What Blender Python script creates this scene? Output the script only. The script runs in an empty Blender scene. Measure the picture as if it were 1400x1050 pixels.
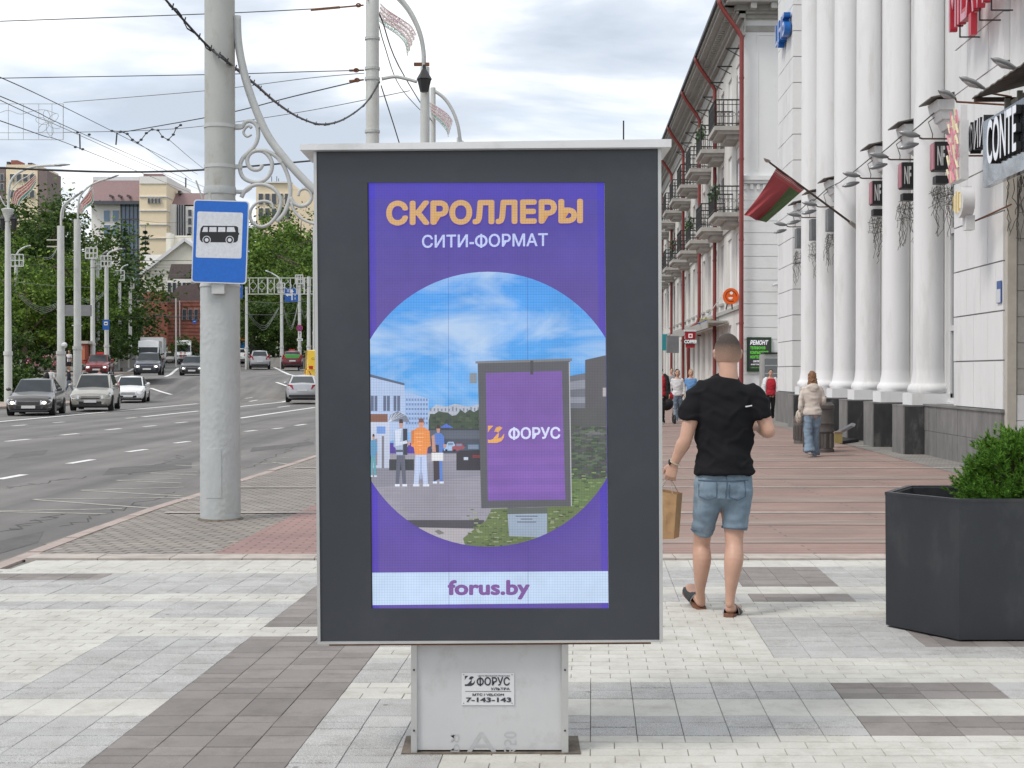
import bpy, bmesh, math, random
from mathutils import Vector, Matrix, noise
R = math.radians
random.seed(7)
sc = bpy.context.scene
# ------------------------------------------------------------------ camera
F = 1900.0; CH = 1.55; PITCH = math.atan(15.0/F)
cam_d = bpy.data.cameras.new('camera'); cam = bpy.data.objects.new('camera', cam_d)
sc.collection.objects.link(cam); sc.camera = cam
cam.location = (0, 0, CH); cam.rotation_euler = (math.pi/2 - PITCH, 0, 0)
cam_d.sensor_width = 36; cam_d.lens = 36*F/1400.0; cam_d.clip_start = .1; cam_d.clip_end = 3000
# ------------------------------------------------------------------ world
SUN_EL, SUN_AZ = R(52), R(-125)      # azimuth from +Y, clockwise; sun stands behind left
w = bpy.data.worlds.new('World'); sc.world = w; w.use_nodes = True
nt = w.node_tree; nt.nodes.clear()
def N(t, **k):
    n = nt.nodes.new(t)
    for a, b in k.items(): setattr(n, a, b)
    return n
sky = N('ShaderNodeTexSky', sky_type='NISHITA'); sky.sun_disc = False
sky.sun_elevation = SUN_EL; sky.sun_rotation = SUN_AZ % (2*math.pi)
b1 = N('ShaderNodeBackground'); b1.inputs[1].default_value = .12
nt.links.new(sky.outputs[0], b1.inputs[0])
tc = N('ShaderNodeTexCoord'); sep = N('ShaderNodeSeparateXYZ'); nt.links.new(tc.outputs['Generated'], sep.inputs[0])
def math_(op, a, b=None, c=None):
    n = N('ShaderNodeMath', operation=op)
    for i, x in enumerate((a, b, c)):
        if x is None: continue
        if isinstance(x, (int, float)): n.inputs[i].default_value = x
        else: nt.links.new(x, n.inputs[i])
    return n.outputs[0]
den = math_('ADD', math_('MAXIMUM', sep.outputs[2], 0.0), .22)
comb = N('ShaderNodeCombineXYZ')
nt.links.new(math_('DIVIDE', sep.outputs[0], den), comb.inputs[0])
nt.links.new(math_('DIVIDE', sep.outputs[1], den), comb.inputs[1])
nt.links.new(math_('MULTIPLY', sep.outputs[2], 5.0), comb.inputs[2])
def noi(scale, det, rough, dist=0, off=(0, 0, 0)):
    mp = N('ShaderNodeMapping'); mp.inputs['Location'].default_value = off
    nt.links.new(comb.outputs[0], mp.inputs[0])
    n = N('ShaderNodeTexNoise'); n.inputs['Scale'].default_value = scale; n.inputs['Detail'].default_value = det
    n.inputs['Roughness'].default_value = rough; n.inputs['Distortion'].default_value = dist
    nt.links.new(mp.outputs[0], n.inputs['Vector']); return n.outputs['Fac']
def ramp(x, pts):
    r = N('ShaderNodeValToRGB'); nt.links.new(x, r.inputs[0]); e = r.color_ramp.elements
    while len(e) < len(pts): e.new(.5)
    for i, (p, c) in enumerate(pts): e[i].position = p; e[i].color = (c[0], c[1], c[2], 1) if isinstance(c, tuple) else (c, c, c, 1)
    return r.outputs[0]
cloud = ramp(noi(1.6, 6, .52, .35, (3.1, 1.7, 0)), [(.35, (.41, .46, .535)), (.44, (.51, .56, .63)), (.495, (.65, .68, .72)), (.565, (.82, .835, .85))])
b2 = N('ShaderNodeBackground'); b2.inputs[1].default_value = 1.0
nt.links.new(cloud, b2.inputs[0])
cover = ramp(noi(1.1, 5, .55, .4, (7.7, 2.2, 4.0)), [(.33, .72), (.46, 1.0)])
mx = N('ShaderNodeMixShader'); out = N('ShaderNodeOutputWorld')
nt.links.new(cover, mx.inputs[0]); nt.links.new(b1.outputs[0], mx.inputs[1]); nt.links.new(b2.outputs[0], mx.inputs[2])
nt.links.new(mx.outputs[0], out.inputs[0])
sd = bpy.data.lights.new('sun', 'SUN'); sun = bpy.data.objects.new('sun', sd); sc.collection.objects.link(sun)
sd.energy = 1.3; sd.angle = R(16); sd.color = (1, .95, .88)
dsun = Vector((math.sin(SUN_AZ)*math.cos(SUN_EL), math.cos(SUN_AZ)*math.cos(SUN_EL), math.sin(SUN_EL)))
sun.rotation_euler = dsun.to_track_quat('Z', 'Y').to_euler()
vs = sc.view_settings; vs.view_transform = 'Standard'; vs.look = 'None'; vs.gamma = 1; vs.use_curve_mapping = False
vs.exposure = 0.63
sc.cycles.max_bounces = 6; sc.cycles.use_denoising = True
# ------------------------------------------------------------------ projection helpers
cp, sp = math.cos(PITCH), math.sin(PITCH)
def ray(px, py):
    a = (px-700)/F; b = (525-py)/F
    return Vector((a, cp+b*sp, -sp+b*cp))
def P(px, py, Y):                         # point of the sight line at distance Y
    d = ray(px, py); t = Y/d.y
    return Vector((d.x*t, Y, CH+d.z*t))
TP = [(-50, 0), (80, 0), (84, .12), (88, .55), (92, 1.15), (96, 1.42), (108, 1.55), (126, 2.0), (158, 2.7), (220, 4.2), (400, 8.0), (900, 20)]
def T(Y):
    for (a, za), (b, zb) in zip(TP, TP[1:]):
        if Y <= b: return za + (zb-za)*max(0, (Y-a))/(b-a)
    return 20
def G(px, py, off=0.0):                   # ground point under a pixel
    d = ray(px, py)
    Y = 3.0
    while Y < 600:
        z = CH + d.z*Y/d.y
        if z <= T(Y)+off: break
        Y += .02 if Y < 40 else .1
    return Vector((d.x*Y/d.y, Y, T(Y)+off))
# ------------------------------------------------------------------ colours and materials
def lin(c): return c/12.92 if c <= .04045 else ((c+.055)/1.055)**2.4
def S(r, g, b): return (lin(r/255), lin(g/255), lin(b/255))
_m = {}
def mat(name, col, rough=.8, metal=0, var=.12, scale=3.0, bump=0.0, bscale=40.0, stain=None, stain_amt=.5, stain_scale=1.2, spec=.5, stretch=(1, 1, 1), trans=0, coord='Object', sss=0, alpha=1):
    if name in _m: return _m[name]
    m = bpy.data.materials.new(name); m.use_nodes = True; t = m.node_tree; nd = t.nodes; L = t.links
    p = nd['Principled BSDF']; p.inputs['Roughness'].default_value = rough; p.inputs['Metallic'].default_value = metal
    p.inputs['Specular IOR Level'].default_value = spec
    if sss: p.inputs['Subsurface Weight'].default_value = sss; p.inputs['Subsurface Radius'].default_value = (.02, .008, .005)
    if trans: p.inputs['Transmission Weight'].default_value = trans
    p.inputs['Alpha'].default_value = alpha
    tcn = nd.new('ShaderNodeTexCoord'); mp = nd.new('ShaderNodeMapping'); mp.inputs['Scale'].default_value = stretch
    L.new(tcn.outputs[coord], mp.inputs[0])
    def nz(s, d=4, r=.6):
        n = nd.new('ShaderNodeTexNoise'); n.inputs['Scale'].default_value = s; n.inputs['Detail'].default_value = d
        n.inputs['Roughness'].default_value = r; L.new(mp.outputs[0], n.inputs['Vector']); return n.outputs['Fac']
    def rmp(x, a, b, ca, cb):
        r = nd.new('ShaderNodeValToRGB'); L.new(x, r.inputs[0]); e = r.color_ramp.elements
        e[0].position = a; e[1].position = b; e[0].color = (*ca, 1); e[1].color = (*cb, 1); return r.outputs[0]
    lo = tuple(c*(1-var) for c in col); hi = tuple(min(1, c*(1+var)) for c in col)
    c = rmp(nz(scale, 8, .65), .3, .7, lo, hi)
    if stain:
        f = rmp(nz(stain_scale, 6, .7), .52, .68, (0, 0, 0), (stain_amt,)*3)
        mxn = nd.new('ShaderNodeMix'); mxn.data_type = 'RGBA'; L.new(f, mxn.inputs[0]); L.new(c, mxn.inputs[6]); mxn.inputs[7].default_value = (*stain, 1)
        c = mxn.outputs[2]
    L.new(c, p.inputs['Base Color'])
    if bump:
        bn = nd.new('ShaderNodeBump'); bn.inputs['Strength'].default_value = bump; bn.inputs['Distance'].default_value = .01
        L.new(nz(bscale, 5), bn.inputs['Height']); L.new(bn.outputs[0], p.inputs['Normal'])
    _m[name] = m; return m
def attr_mat(name, emit=0.0, rough=.5, grid=False):
    if name in _m: return _m[name]
    m = bpy.data.materials.new(name); m.use_nodes = True; nd = m.node_tree.nodes; L = m.node_tree.links
    p = nd['Principled BSDF']; p.inputs['Roughness'].default_value = rough
    a = nd.new('ShaderNodeAttribute'); a.attribute_name = 'col'; c = a.outputs['Color']
    tcn = nd.new('ShaderNodeTexCoord')
    n = nd.new('ShaderNodeTexNoise'); n.inputs['Scale'].default_value = 5 if grid else 30; n.inputs['Detail'].default_value = 6; n.inputs['Roughness'].default_value = .65
    L.new(tcn.outputs['Object'], n.inputs['Vector'])
    r = nd.new('ShaderNodeValToRGB'); L.new(n.outputs['Fac'], r.inputs[0]); e = r.color_ramp.elements
    e[0].position = .3; e[1].position = .7; e[0].color = (.88, .88, .88, 1); e[1].color = (1.1, 1.1, 1.1, 1)
    mm = nd.new('ShaderNodeMix'); mm.data_type = 'RGBA'; mm.blend_type = 'MULTIPLY'; mm.inputs[0].default_value = 1
    L.new(c, mm.inputs[6]); L.new(r.outputs[0], mm.inputs[7]); c = mm.outputs[2]
    if grid:      # the fine raster of the LED modules
        for axis, sc_ in (('X', 92), ('Z', 92)):
            wv = nd.new('ShaderNodeTexWave'); wv.bands_direction = axis; wv.inputs['Scale'].default_value = sc_/ (2*math.pi)*2
            L.new(tcn.outputs['Object'], wv.inputs['Vector'])
            r2 = nd.new('ShaderNodeValToRGB'); L.new(wv.outputs['Fac'], r2.inputs[0]); q = r2.color_ramp.elements
            q[0].position = .0; q[1].position = .35; q[0].color = (.86, .86, .86, 1); q[1].color = (1, 1, 1, 1)
            m3 = nd.new('ShaderNodeMix'); m3.data_type = 'RGBA'; m3.blend_type = 'MULTIPLY'; m3.inputs[0].default_value = 1
            L.new(c, m3.inputs[6]); L.new(r2.outputs[0], m3.inputs[7]); c = m3.outputs[2]
    if emit:
        p.inputs['Base Color'].default_value = (.03, .028, .032, 1)  # faint base colour paints in the haze that reflections would give
        L.new(c, p.inputs['Emission Color']); p.inputs['Emission Strength'].default_value = emit
    else: L.new(c, p.inputs['Base Color'])
    _m[name] = m; return m
# ------------------------------------------------------------------ objects
WL = {}
def link(o): sc.collection.objects.link(o); return o
TS = bpy.data.scenes.new('scratch')      # scratch scene: modifiers and lettering are evaluated there quickly
def evaluated(o):
    TS.collection.objects.link(o)
    with bpy.context.temp_override(scene=TS, view_layer=TS.view_layers[0]):
        dg = bpy.context.evaluated_depsgraph_get(); me = bpy.data.meshes.new_from_object(o.evaluated_get(dg))
    bpy.data.objects.remove(o); return me
def thing(name, label, cat, loc=(0, 0, 0), group=None, rotz=0):
    o = link(bpy.data.objects.new(name, None)); o.location = loc; o.rotation_euler = (0, 0, rotz); o.empty_display_size = .2
    WL[o.name] = Vector(loc); return tag(o, label, cat, group)
def tag(o, label=None, cat=None, group=None, kind=None):
    if label: o['label'] = label
    if cat: o['category'] = cat
    if group: o['group'] = group
    if kind: o['kind'] = kind
    return o
class MB:
    def __init__(s): s.v = []; s.f = []; s.c = []; s.m = []
    def face(s, pts, col=None, mi=0):
        i = len(s.v); s.v += [tuple(p) for p in pts]; s.f.append(tuple(range(i, i+len(pts)))); s.c.append(col); s.m.append(mi)
    def add(s, vs, fs, col=None, mi=0):
        i = len(s.v); s.v += [tuple(p) for p in vs]
        for f in fs: s.f.append(tuple(i+k for k in f)); s.c.append(col); s.m.append(mi)
    BF = [(0, 3, 2, 1), (4, 5, 6, 7), (0, 1, 5, 4), (1, 2, 6, 5), (2, 3, 7, 6), (3, 0, 4, 7)]
    def hexa(s, p, col=None, mi=0): s.add(p, MB.BF, col, mi)
    def box(s, x0, x1, y0, y1, z0, z1, col=None, mi=0):
        s.hexa([(x0, y0, z0), (x1, y0, z0), (x1, y1, z0), (x0, y1, z0), (x0, y0, z1), (x1, y0, z1), (x1, y1, z1), (x0, y1, z1)], col, mi)
    def prism(s, poly, d, col=None, mi=0):       # extrude polygon along vector d
        poly = [Vector(p) for p in poly]; d = Vector(d); n = len(poly)
        s.add(poly + [p+d for p in poly], [tuple(range(n))[::-1], tuple(range(n, 2*n))] + [(i, (i+1) % n, n+(i+1) % n, n+i) for i in range(n)], col, mi)
    def beam(s, p, q, w, h=None, up=(0, 0, 1), col=None, mi=0):
        p = Vector(p); q = Vector(q); h = h or w; t = (q-p).normalized(); up = Vector(up)
        if abs(t.dot(up)) > .98: up = Vector((0, 1, 0))
        a = t.cross(up).normalized()*w/2; b = a.cross(t).normalized()*h/2
        s.hexa([p-a-b, p+a-b, q+a-b, q-a-b, p-a+b, p+a+b, q+a+b, q-a+b], col, mi)
    def tube(s, pts, r, n=8, caps=True, side=(1, 0, 0), flat=1.0, col=None, mi=0):
        pts = [Vector(p) for p in pts]; k = len(pts); rr = r if isinstance(r, (list, tuple)) else [r]*k
        vs = []; ref = None
        for i, p in enumerate(pts):
            t = (pts[min(i+1, k-1)]-pts[max(i-1, 0)]).normalized()
            if ref is None:
                ref = Vector(side)
                if abs(ref.dot(t)) > .95: ref = Vector((0, 1, 0)) if abs(t.y) < .9 else Vector((0, 0, 1))
            a = (ref - t*ref.dot(t)).normalized(); ref = a; b = t.cross(a)
            ra, rb = rr[i] if isinstance(rr[i], (list, tuple)) else (rr[i], rr[i]*flat)
            for j in range(n):
                an = 2*math.pi*j/n; vs.append(p + a*math.cos(an)*ra + b*math.sin(an)*rb)
        fs = [(i*n+j, i*n+(j+1) % n, (i+1)*n+(j+1) % n, (i+1)*n+j) for i in range(k-1) for j in range(n)]
        if caps: fs += [tuple(range(n))[::-1], tuple(range((k-1)*n, k*n))]
        s.add(vs, fs, col, mi)
    def lathe(s, prof, c=(0, 0, 0), n=24, ang0=0, ang1=2*math.pi, col=None, mi=0):
        full = abs(ang1-ang0-2*math.pi) < 1e-6; m_ = n if full else n+1; vs = []
        for r, z in prof:
            for j in range(m_):
                a = ang0+(ang1-ang0)*j/n; vs.append((c[0]+r*math.cos(a), c[1]+r*math.sin(a), c[2]+z))
        fs = [(i*m_+j, i*m_+(j+1) % m_, (i+1)*m_+(j+1) % m_, (i+1)*m_+j) for i in range(len(prof)-1) for j in range(n)]
        if full: fs += [tuple(range(m_))[::-1], tuple(range((len(prof)-1)*m_, len(prof)*m_))]
        s.add(vs, fs, col, mi)
    def ball(s, c, r, n=12, col=None, mi=0):
        rx, ry, rz = r if isinstance(r, (list, tuple)) else (r, r, r); vs = []; k = n//2
        for i in range(k+1):
            th = math.pi*i/k*.98+.01*math.pi
            for j in range(n):
                a = 2*math.pi*j/n; vs.append((c[0]+rx*math.sin(th)*math.cos(a), c[1]+ry*math.sin(th)*math.sin(a), c[2]+rz*math.cos(th)))
        fs = [(i*n+j, (i+1)*n+j, (i+1)*n+(j+1) % n, i*n+(j+1) % n) for i in range(k) for j in range(n)]
        fs += [tuple(range(n)), tuple(range(k*n, k*n+n))[::-1]]
        s.add(vs, fs, col, mi)
    def wall(s, quadfn, u0, u1, z0, z1, holes, d, col=None):
        """rectangle with openings; quadfn(u, z, depth)->point; the openings get reveals of depth d"""
        us = sorted({u0, u1} | {h[0] for h in holes} | {h[1] for h in holes}); zs = sorted({z0, z1} | {h[2] for h in holes} | {h[3] for h in holes})
        for a, b in zip(us, us[1:]):
            for c_, e in zip(zs, zs[1:]):
                mu, mz = (a+b)/2, (c_+e)/2
                if not any(h[0] < mu < h[1] and h[2] < mz < h[3] for h in holes):
                    s.face([quadfn(a, c_, 0), quadfn(b, c_, 0), quadfn(b, e, 0), quadfn(a, e, 0)], col)
        for h in holes:
            q = [(h[0], h[2]), (h[1], h[2]), (h[1], h[3]), (h[0], h[3])]
            for i in range(4):
                a, b = q[i], q[(i+1) % 4]
                s.face([quadfn(*a, 0), quadfn(*b, 0), quadfn(*b, d), quadfn(*a, d)], col)
    def mesh(s, name, off=Vector((0, 0, 0)), smooth=False, mats=()):
        me = bpy.data.meshes.new(name)
        me.from_pydata([(p[0]-off[0], p[1]-off[1], p[2]-off[2]) for p in s.v], [], s.f)
        for m in mats: me.materials.append(m)
        if any(c is not None for c in s.c):
            ca = me.color_attributes.new('col', 'FLOAT_COLOR', 'CORNER'); i = 0; arr = []
            for f, c in zip(s.f, s.c):
                c = c or (1, 1, 1)
                arr += [c[0], c[1], c[2], 1.0]*len(f)
            ca.data.foreach_set('color', arr)
        me.polygons.foreach_set('material_index', s.m)
        if smooth: me.polygons.foreach_set('use_smooth', [True]*len(s.f))
        me.update()
        if smooth == 'auto':
            me.set_sharp_from_angle(angle=R(38))
        return me
    def build(s, name, m, parent=None, smooth=False, local=False):
        mats = m if isinstance(m, (list, tuple)) else [m]
        off = Vector((0, 0, 0)) if (local or parent is None) else WL.get(parent.name, Vector((0, 0, 0)))
        o = link(bpy.data.objects.new(name, s.mesh(name, off, smooth, mats)))
        if parent is not None: o.parent = parent; WL[o.name] = off.copy()
        return o
def solo(mb, name, m, label, cat, group=None, smooth=False, kind=None):
    """a thing that is one mesh: its origin is put at its base centre"""
    xs = [p[0] for p in mb.v]; ys = [p[1] for p in mb.v]; zs = [p[2] for p in mb.v]
    c = Vector(((min(xs)+max(xs))/2, (min(ys)+max(ys))/2, min(zs)))
    o = link(bpy.data.objects.new(name, mb.mesh(name, c, smooth, m if isinstance(m, (list, tuple)) else [m]))); o.location = c
    WL[o.name] = c
    return tag(o, label, cat, group, kind)
def struct(mb, name, m, kind='structure'):
    o = mb.build(name, m); o['kind'] = kind; return o
def inst(name, mesh, loc, parent=None, rotz=0):
    o = link(bpy.data.objects.new(name, mesh)); 
    o.location = Vector(loc) - (WL.get(parent.name, Vector()) if parent else Vector()); o.rotation_euler = (0, 0, rotz)
    if parent: o.parent = parent
    return o
def copy_tree(o, parent=None):
    c = link(o.copy())
    if parent is not None: c.parent = parent
    for ch in list(o.children): copy_tree(ch, c)
    return c
# ------------------------------------------------------------------ text
_tx = {}; FI = '\u0424'
def textgeo(s, bold=0.0, ext=0.0, shear=0.0, space=1.0):
    k = (s, bold, ext, shear, space)
    if k in _tx: return _tx[k]
    s0 = s; s = s.replace(FI, 'O')
    cu = bpy.data.curves.new('lettering', 'FONT'); cu.body = s; cu.offset = bold; cu.extrude = ext; cu.shear = shear; cu.space_character = space; cu.resolution_u = 4
    me = evaluated(bpy.data.objects.new('lettering', cu))
    vs = [v.co.copy() for v in me.vertices]; fs = [tuple(p.vertices) for p in me.polygons]
    bpy.data.curves.remove(cu); bpy.data.meshes.remove(me)
    if FI in s0:      # the ring-and-bar letter is assembled from a round letter and a bar
        for i, ch in enumerate(s0):
            if ch != FI: continue
            xm = textgeo(s, 0, ext, shear, space)[3] if i == len(s)-1 else textgeo(s[:i+1], 0, ext, shear, space)[3]; wO = textgeo('O', 0, ext, shear, space); c_ = xm-(wO[3]-wO[2])/2; h_ = wO[5]; k0 = len(vs)
            for z_ in ((-ext, ext) if ext else (0,)):
                q_ = len(vs); vs += [Vector(p) for p in ((c_-.045, -.05, z_), (c_+.045, -.05, z_), (c_+.045, h_+.05, z_), (c_-.045, h_+.05, z_))]; fs.append((q_, q_+1, q_+2, q_+3))
            if ext: fs += [(k0+j, k0+(j+1) % 4, k0+4+(j+1) % 4, k0+4+j) for j in range(4)]
    xs = [v.x for v in vs]; ys = [v.y for v in vs]
    _tx[k] = (vs, fs, min(xs), max(xs), min(ys), max(ys)); return _tx[k]
def put_text(mb, s, o, ux, uy, bold=.02, depth=0.0, col=None, mi=0, shear=0.0, flatcap=None, space=1.0):
    """fit the lettering into the parallelogram o, o+ux, o+uy (vectors)"""
    vs, fs, x0, x1, y0, y1 = textgeo(s, 0.0, .5 if depth else 0, shear, space)
    o = Vector(o); ux = Vector(ux); uy = Vector(uy); n = ux.cross(uy).normalized()
    r = max(0, bold)*1.0; x0 -= r; x1 += r; y0 -= r; y1 += r
    shifts = [(0, 0)] if r < .004 else [(0, 0)]+[(r*math.cos(k*math.pi/4), r*math.sin(k*math.pi/4)) for k in range(8)]
    for k, (dx, dy) in enumerate(shifts):
        mb.add([o + ux*((v.x+dx-x0)/(x1-x0)) + uy*((v.y+dy-y0)/(y1-y0)) + n*(v.z*depth+k*.00012) for v in vs], fs, col, mi)
# ================================================================== materials in use
M_ASPH = mat('asphalt', (.172, .165, .160), .92, var=.18, scale=.35, bump=.5, bscale=160, stain=(.128, .124, .122), stain_amt=.55, stain_scale=.16)
M_KERB = mat('kerb_stone_m', (.38, .31, .28), .9, var=.2, scale=3, bump=.4, bscale=60)
M_PAINT = mat('road_paint', (.72, .72, .70), .7, var=.2, scale=8)
M_PAINTW = mat('road_paint_worn', (.38, .365, .32), .8, var=.3, scale=10)
M_GROUT = mat('grout', (.20, .195, .185), .95, var=.2, scale=9)
def tile_mat(name, a, b, speck=0.0, rnd=.16, streak=.1):
    m = bpy.data.materials.new(name); m.use_nodes = True; nd = m.node_tree.nodes; L = m.node_tree.links; p = nd['Principled BSDF']
    p.inputs['Roughness'].default_value = .78
    oi = nd.new('ShaderNodeObjectInfo'); ge = nd.new('ShaderNodeNewGeometry'); tcn = nd.new('ShaderNodeTexCoord')
    ad = nd.new('ShaderNodeMath'); ad.operation = 'ADD'; L.new(oi.outputs['Random'], ad.inputs[0]); L.new(ge.outputs['Random Per Island'], ad.inputs[1])
    fr = nd.new('ShaderNodeMath'); fr.operation = 'FRACT'; L.new(ad.outputs[0], fr.inputs[0])
    mxa = nd.new('ShaderNodeMix'); mxa.data_type = 'RGBA'; L.new(fr.outputs[0], mxa.inputs[0]); mxa.inputs[6].default_value = (*a, 1); mxa.inputs[7].default_value = (*b, 1)
    n1 = nd.new('ShaderNodeTexNoise'); n1.inputs['Scale'].default_value = 240 if speck else 90; n1.inputs['Detail'].default_value = 3; L.new(ge.outputs['Position'], n1.inputs['Vector'])
    r = nd.new('ShaderNodeValToRGB'); L.new(n1.outputs['Fac'], r.inputs[0]); e = r.color_ramp.elements
    e[0].position = .36; e[1].position = .64; lo = 1-speck-.04; e[0].color = (lo, lo, lo, 1); hi = 1+speck*.6+.03; e[1].color = (hi, hi, hi, 1)
    m2 = nd.new('ShaderNodeMix'); m2.data_type = 'RGBA'; m2.blend_type = 'MULTIPLY'; m2.inputs[0].default_value = 1; L.new(mxa.outputs[2], m2.inputs[6]); L.new(r.outputs[0], m2.inputs[7])
    n2 = nd.new('ShaderNodeTexNoise'); n2.inputs['Scale'].default_value = 1.1; n2.inputs['Detail'].default_value = 6; n2.inputs['Roughness'].default_value = .7; L.new(ge.outputs['Position'], n2.inputs['Vector'])
    r2 = nd.new('ShaderNodeValToRGB'); L.new(n2.outputs['Fac'], r2.inputs[0]); e = r2.color_ramp.elements
    e[0].position = .3; e[1].position = .6; e[0].color = (.84, .83, .82, 1); e[1].color = (1.03, 1.03, 1.03, 1)
    m3 = nd.new('ShaderNodeMix'); m3.data_type = 'RGBA'; m3.blend_type = 'MULTIPLY'; m3.inputs[0].default_value = 1; L.new(m2.outputs[2], m3.inputs[6]); L.new(r2.outputs[0], m3.inputs[7])
    vo = nd.new('ShaderNodeTexVoronoi'); vo.inputs['Scale'].default_value = 2.3; L.new(ge.outputs['Position'], vo.inputs['Vector'])
    r4 = nd.new('ShaderNodeValToRGB'); L.new(vo.outputs['Distance'], r4.inputs[0]); e = r4.color_ramp.elements; e[0].position = .028; e[1].position = .042; e[0].color = (.5, .49, .48, 1); e[1].color = (1, 1, 1, 1)
    n5 = nd.new('ShaderNodeTexNoise'); n5.inputs['Scale'].default_value = 5; n5.inputs['Detail'].default_value = 8; n5.inputs['Roughness'].default_value = .75; L.new(ge.outputs['Position'], n5.inputs['Vector'])
    r5 = nd.new('ShaderNodeValToRGB'); L.new(n5.outputs['Fac'], r5.inputs[0]); e = r5.color_ramp.elements; e[0].position = .34; e[1].position = .52; e[0].color = (.80, .785, .77, 1); e[1].color = (1, 1, 1, 1)
    for rr_ in (r4, r5):
        m4 = nd.new('ShaderNodeMix'); m4.data_type = 'RGBA'; m4.blend_type = 'MULTIPLY'; m4.inputs[0].default_value = 1; L.new(m3.outputs[2], m4.inputs[6]); L.new(rr_.outputs[0], m4.inputs[7]); m3 = m4
    L.new(m3.outputs[2], p.inputs['Base Color'])
    bn = nd.new('ShaderNodeBump'); bn.inputs['Strength'].default_value = .35; bn.inputs['Distance'].default_value = .003; L.new(n1.outputs['Fac'], bn.inputs['Height']); L.new(bn.outputs[0], p.inputs['Normal'])
    _m[name] = m; return m
TM = {'L': tile_mat('tile_light', (.50, .49, .45), (.54, .53, .49)),
      'G': tile_mat('tile_granite', (.40, .397, .39), (.475, .47, .46), speck=.40),
      'B': tile_mat('tile_brown', (.19, .172, .162), (.265, .24, .228), speck=.1)}
M_PINKT = tile_mat('tile_pinkish', (.30, .235, .21), (.33, .25, .22))
# ================================================================== ground
KX = [(0, -4.05), (13.5, -4.06), (15.75, -4.03), (17.3, -3.95), (20.6, -3.82), (25.4, -3.6)]
def kx(Y):
    if Y >= 25.4: return -3.6 + .0453*(Y-25.4)
    for (a, xa), (b, xb) in zip(KX, KX[1:]):
        if Y <= b: return xa+(xb-xa)*(Y-a)/(b-a)
# far terrain, one sheet to the horizon
mb = MB(); ys = [-60, 0, 60, 80, 84, 88, 92, 96, 108, 126, 158, 220, 400, 900, 2500]
for a, b in zip(ys, ys[1:]):
    mb.face([(-1500, a, T(a)-.3), (1500, a, T(a)-.3), (1500, b, T(b)-.3), (-1500, b, T(b)-.3)])
struct(mb, 'ground', mat('far_ground', (.10, .12, .07), .95, var=.3, scale=.3))
ys = [-6, 0, 4, 8, 11, 13.5, 15.75, 17.3, 20.6, 25.4, 40, 60, 80, 82, 84, 86, 88, 90, 92, 94, 96, 102, 108, 126, 158, 220]
mb = MB()
for a, b in zip(ys, ys[1:]):
    mb.face([(-46, a, T(a)-.12), (kx(a)-.15, a, T(a)-.12), (kx(b)-.15, b, T(b)-.12), (-46, b, T(b)-.12)])
struct(mb, 'road', M_ASPH)
_t = M_ASPH.node_tree; _p = _t.nodes['Principled BSDF']; _s = _p.inputs['Base Color'].links[0].from_socket        # tyre-worn streaks along the lanes
_g = _t.nodes.new('ShaderNodeTexCoord'); _mp = _t.nodes.new('ShaderNodeMapping'); _mp.inputs['Scale'].default_value = (1.1, .03, 1); _mp.inputs['Rotation'].default_value = (0, 0, .045); _n = _t.nodes.new('ShaderNodeTexNoise'); _n.inputs['Scale'].default_value = 1; _n.inputs['Detail'].default_value = 5
_r = _t.nodes.new('ShaderNodeValToRGB'); _r.color_ramp.elements[0].position = .36; _r.color_ramp.elements[1].position = .62; _r.color_ramp.elements[0].color = (.72, .72, .72, 1); _r.color_ramp.elements[1].color = (1.12, 1.11, 1.1, 1)
_m2 = _t.nodes.new('ShaderNodeMix'); _m2.data_type = 'RGBA'; _m2.blend_type = 'MULTIPLY'; _m2.inputs[0].default_value = 1
_t.links.new(_g.outputs['Object'], _mp.inputs[0]); _t.links.new(_mp.outputs[0], _n.inputs['Vector']); _t.links.new(_n.outputs['Fac'], _r.inputs[0]); _t.links.new(_s, _m2.inputs[6]); _t.links.new(_r.outputs[0], _m2.inputs[7]); _t.links.new(_m2.outputs[2], _p.inputs['Base Color'])
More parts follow.
